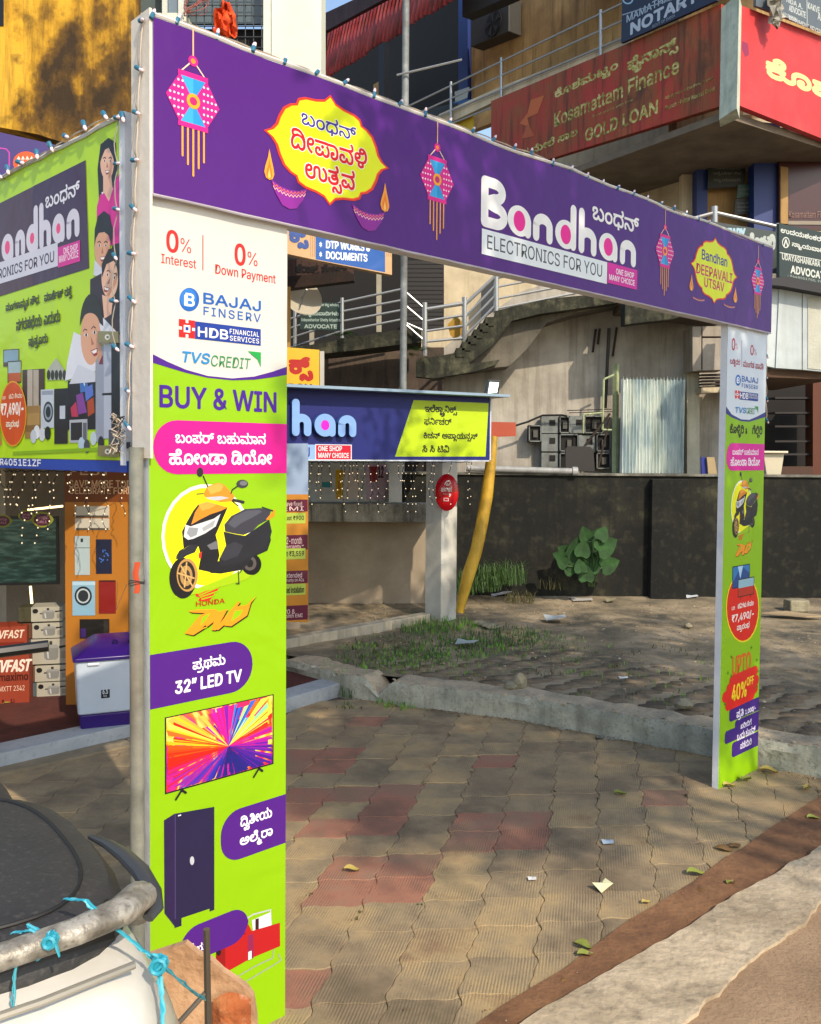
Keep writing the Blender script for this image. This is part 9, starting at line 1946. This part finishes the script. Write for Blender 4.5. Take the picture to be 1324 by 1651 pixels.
def fern(x, y, Y_, h, n, label):
    c = on_y(x, y, Y_); t = thing('fern', c, label, 'plant', None); mb = MB()
    for i in range(n):
        a = RND.uniform(0, 6.28); d = Vector((cos(a), sin(a), 0)); L_ = h * RND.uniform(.6, 1.1); pts = [c + d * (L_ * s_ * .9) + Vector((0, 0, L_ * (s_ * .9 - s_ * s_ * 1.1))) for s_ in (0, .25, .5, .75, 1)]
        side_ = Vector((-d.y, d.x, 0))
        for k in range(12):
            s_ = .15 + .85 * k / 12; i0 = min(3, int(s_ * 4)); q_ = pts[i0].lerp(pts[i0 + 1], s_ * 4 - i0)
            for sg in (-1, 1): e_ = q_ + side_ * sg * L_ * .2 * (1 - s_ * .6) + d * .03; mb.add([q_ - d * .012, e_, q_ + d * .012], [(0, 1, 2)], RND.choice((weed_m, grass_m)))
    mb.build('fronds', t, kind='stuff', fix=False)
fern(548, 543, 15.2, .42, 16, 'green fern growing from the mossy slab edge left of the tall pipe'); fern(676, 568, 14.6, .42, 16, 'dark fern growing under the stairs right of the tall pipe'); fern(662, 575, 14.7, .25, 8, 'small fern tuft at the very foot of the tall pipe')
# ---- fallen leaves and litter
DL = [leafmat('dead_leaf_a', '8c7a34', 'a8954a', 'b8a860', .7), leafmat('dead_leaf_b', '5a3e20', '7c5a30', '8c6c3c', .7), leafmat('dead_leaf_c', '5c6424', '788030', '94964a', .7)]
def dead(px, py, sz, m, rot, label, z=0.008):
    sz *= .8
    c = on_z(px, py, z); mb = MB(); rows = []
    for i in range(6):
        a = i / 5; w_ = sin(pi * min(.97, a * .9 + .06)) * .34; rows.append([Vector((a - .5, w_ * b, .10 * sin(a * 5 + rot) + .16 * abs(b) * (1 if m != 1 else -.3) + .05)) for b in (-1, -.5, 0, .5, 1)])
    ca, sa = cos(rot), sin(rot)
    mb.grid([[c + Vector((v.x * ca - v.y * sa, v.x * sa + v.y * ca, max(0, v.z))) * sz for v in r] if False else [c + Vector(((v.x * ca - v.y * sa) * sz, (v.x * sa + v.y * ca) * sz, max(0, v.z) * sz)) for v in r] for r in rows], DL[m])
    return mb.build('fallen_leaf', None, smooth=True, label=label, cat='leaf', group='fallen leaves on the paving')
for a in ((567, 1404, .11, 0, .1, 'curled yellow leaf lying on the red pavers'), (1000, 1281, .12, 2, .3, 'olive leaf lying left of the right pillar on the paving'), (1240, 1245, .16, 0, -.3, 'broad tan leaf under the low wall right of the pillar'), (1203, 1258, .15, 2, .8, 'curled leaf touching the foot of the right pillar'), (1176, 1268, .12, 0, .2, 'pale leaf at the left foot of the right pillar'), (1168, 1368, .14, 1, -.4, 'brown leaf on the paving beside the earth strip'), (1185, 1363, .12, 1, .5, 'darker brown leaf overlapping another by the earth strip'), (940, 1527, .11, 2, -.6, 'yellow green leaf on the strip edge near the bottom'), (944, 1541, .10, 2, .2, 'dark green leaf just below the yellow green one'), (1300, 1272, .14, 0, .9, 'tan leaf in the right corner by the low wall'), (1312, 1321, .11, 2, .0, 'round yellow leaf on the earth strip at the right edge'), (1122, 1410, .13, 2, .1, 'pale yellow leaf on the strip halfway along'), (1134, 1437, .11, 1, -.3, 'long brown leaf lying on the earth strip'), (1178, 1425, .09, 2, .7, 'small green leaf in the gap beside the kerb'), (1207, 1577, .10, 1, -.4, 'small brown leaf lying on the road'), (1266, 1519, .12, 1, .3, 'dark brown crumpled leaf lying on the road'), (914, 1580, .08, 1, .5, 'orange brown scrap of leaf on the lower strip'), (1042, 1456, .07, 0, .4, 'pale flat leaf scrap beside the strip')): dead(*a)
def scrap(px, py, sz, c, label, z=.006, fold=.2, name='paper_scrap', cat='paper', rot=0.):
    o = on_z(px, py, z); mb = MB(); p = [(-.45, -.38), (.42, -.42), (.5, .25), (.06, .42), (-.48, .3)]; ca, sa = cos(rot), sin(rot)
    vs = [o + Vector(((x * ca - y * sa) * sz, (x * sa + y * ca) * sz, fold * .6 * sz * abs(sin(i * 2.1)) + .002)) for i, (x, y) in enumerate(p)] + [o + Vector((0, 0, fold * sz * .5))]
    mb.add(vs, [(i, (i + 1) % 5, 5) for i in range(5)], plain(c, .7)); ob = mb.build(name, None, label=label, cat=cat); ob.modifiers.new('t', 'SOLIDIFY').thickness = .001
scrap(980, 1358, .075, 'b9c8d4', 'small pale blue paper scrap in the middle of the paving'); scrap(971, 1432, .10, 'd8d4a8', 'crumpled cream paper on the paving near the strip', fold=.6, rot=.6); scrap(858, 1417, .05, 'd8d8d4', 'tiny white paper bit left of the cream paper')
scrap(1005, 1093, .09, 'd0d4d0', 'white paper scrap on the lot just behind the low wall', z=LOT + .03); scrap(1098, 960, .3, '2c5a9c', 'blue plastic litter at the foot of the black wall', z=LOT + .05, fold=.3, name='plastic_litter', cat='litter'); scrap(1115, 963, .2, 'c8ccd0', 'white plastic litter beside the blue one', z=LOT + .05, fold=.3, name='plastic_litter', cat='litter')
scrap(808, 960, .35, '9aa0a8', 'crumpled grey plastic bag near the yellow rolled sheet', z=LOT + .04, fold=.4, name='plastic_bag', cat='litter'); scrap(853, 950, .2, 'a8907c', 'brown carton scrap right of the grey plastic bag', z=LOT + .05, fold=.6); scrap(753, 1037, .26, 'a0aca8', 'translucent flattened plastic bottle in the grass', z=LOT + .04, fold=.25, name='plastic_litter', cat='litter', rot=-.3)
scrap(938, 967, .34, 'b8b4ac', 'long whitish strip of cloth on the far dirt', z=LOT + .03, fold=.1, name='cloth_scrap', cat='cloth'); scrap(895, 998, .3, 'a8b0b0', 'pale torn plastic strip in the middle of the lot', z=LOT + .03, fold=.3, name='plastic_strip', cat='litter'); scrap(985, 970, .16, '8c8468', 'greenish crushed cup right of the cloth strip', z=LOT + .03, fold=.6)
o = on_z(1280, 992, LOT + .03); mb = MB(); mb.prism([o + Vector(v) for v in ((-.4, .1, 0), (-.05, .16, .02), (.42, -.1, 0), (.1, -.16, 0))], Vector((0, 0, .015)), plain('a08c6c', .8)); mb.build('cardboard', None, label='flat brown cardboard piece on the lot right of the pillar', cat='cardboard')
stone_m = rough_mat('loose_stone', [(.3, '6c6654'), (.6, '8f8870'), (.75, 'a09880')], scale=7, rough=.95, bump=.6)
def stone(px, py, z, r, label, sq=(1, 1, .7)):
    c = on_z(px, py, z); bm = bmesh.new(); bmesh.ops.create_icosphere(bm, subdivisions=2, radius=1)
    mb = MB(); mb.add([c + Vector((v.co.x * r * sq[0], v.co.y * r * sq[1], (v.co.z + .7) * r * sq[2])) * 1 + noise.noise_vector(v.co * 1.3 + c) * r * .3 for v in bm.verts], [tuple(v.index for v in f.verts) for f in bm.faces], stone_m); bm.free()
    mb.build('stone', None, label=label, cat='stone')
stone(838, 1112, LOT, .08, 'upright chunk of stone behind the low wall', (.8, .7, 1.2)); stone(824, 1112, LOT, .07, 'small mossy stone touching the upright chunk'); stone(1103, 1141, LOT + .02, .07, 'small brownish stone on top of the low wall', (1.3, 1, .7)); stone(1110, 1012, LOT, .05, 'round dark stone lying alone in the middle of the lot')
mb = MB(); mb.box(on_z(1284, 985, LOT) + Vector((0, 0, .08)), (.30, .2, .17), stone_m, rz=.15); mb.build('concrete_block', None, bevel=.02, label='square concrete block on the lot at the right edge', cat='block'); stone(793, 1012, LOT, .10, 'flat dark rubble near the grass and yellow sheet', (1.4, 1, .3)); stone(775, 1008, LOT, .08, 'second flat rubble piece beside the corner post', (1.2, 1, .4))
# gravel crumbs along edges
mb = MB()
def crumb(p, r): 
    vs = [p + Vector((RND.uniform(-1, 1), RND.uniform(-1, 1), RND.uniform(0, .9))) * r for _ in range(4)]; mb.add(vs, [(0, 1, 2), (0, 2, 3), (0, 3, 1), (1, 3, 2)], RND.choice((stone_m, DL[1], kerb_m, DL[1])))
for _ in range(900):
    s = RND.uniform(-1.5, 6); b = E0 + ED * s; crumb(b + EN * RND.choice((RND.gauss(.02, .04), RND.gauss(.27, .05), RND.gauss(.3, .02), RND.gauss(.75, .05), RND.uniform(-.3, 1.6))) + Vector((0, 0, .012)), RND.uniform(.002, .009))
for _ in range(700):
    x = RND.uniform(-1, 3.4); crumb(Vector((x, wall_y(x) - abs(RND.gauss(0, .06)) - .01, .004)), RND.uniform(.003, .014))
for _ in range(3200):
    x = RND.uniform(-.8, 5); y = RND.uniform(wall_y(x) + .35, 13.2); crumb(Vector((x, y, LOT + .008)), RND.uniform(.005, .022))
mb.build('gravel', None, kind='stuff', fix=False)
# ================================================================== roadside tree whose shade dapples the forecourt (stands behind the viewer, to the right)
bark = rough_mat('bark', [(.3, '3c3026'), (.7, '6a5a48')], scale=8, rough=.95, bump=.8)
tl_m = leafmat('tree_leaf', '2c4018', '3f5a22', '587030', .5)
tree = thing('roadside_tree', (9.2, -2.6, 0), 'leafy roadside tree shading the forecourt from the road side', 'tree')
mb = MB(); tb = Vector((9.2, -2.6, 0)); tops = [Vector(p) for p in ((3.0, 1.2, 7.4), (4.6, 1.6, 7.6), (6.6, .2, 7.8), (4.8, -1.8, 8.6), (6, -2.6, 9.2), (5.4, 2.2, 8.4), (7.6, 2.2, 7.4))]
mb.tube([tb, tb + Vector((.05, .1, 2)), tb + Vector((-.1, .3, 4.2))], [.34, .27, .22], bark, n=14); mb.build('trunk', tree, smooth=True)
for q in tops: mb = MB(); s_ = tb + Vector((-.1, .3, 4.1)); mb.tube([s_, s_.lerp(q, .45) + Vector((0, 0, .5)), q], [.09, .045, .012], bark, n=8); mb.build('limb', tree, smooth=True)
TREE_N = 23000
vs = []; fs = []; R2 = random.Random(11)
cl = []
for q in tops:
    for _ in range(34): cl.append(q + Vector((R2.gauss(0, .95), R2.gauss(0, .95), R2.gauss(0, .45))))
for i in range(TREE_N):
    c = R2.choice(cl) + Vector((R2.gauss(0, .22), R2.gauss(0, .22), R2.gauss(0, .16))); a, b = R2.uniform(0, 6.28), R2.gauss(0, .5)
    d = Vector((cos(a) * cos(b), sin(a) * cos(b), sin(b))) * .085; e_ = Vector((-sin(a), cos(a), R2.gauss(0, .4))).normalized() * .036; k = len(vs)
    vs += [tuple(c - d), tuple(c + e_), tuple(c + d), tuple(c - e_)]; fs.append((k, k + 1, k + 2, k + 3))
mb = MB(); mb.v = vs; mb.f = fs; mb.m = [0] * len(fs); mb.mats = [tl_m]; mb.build('crown', tree, kind='stuff', fix=False)
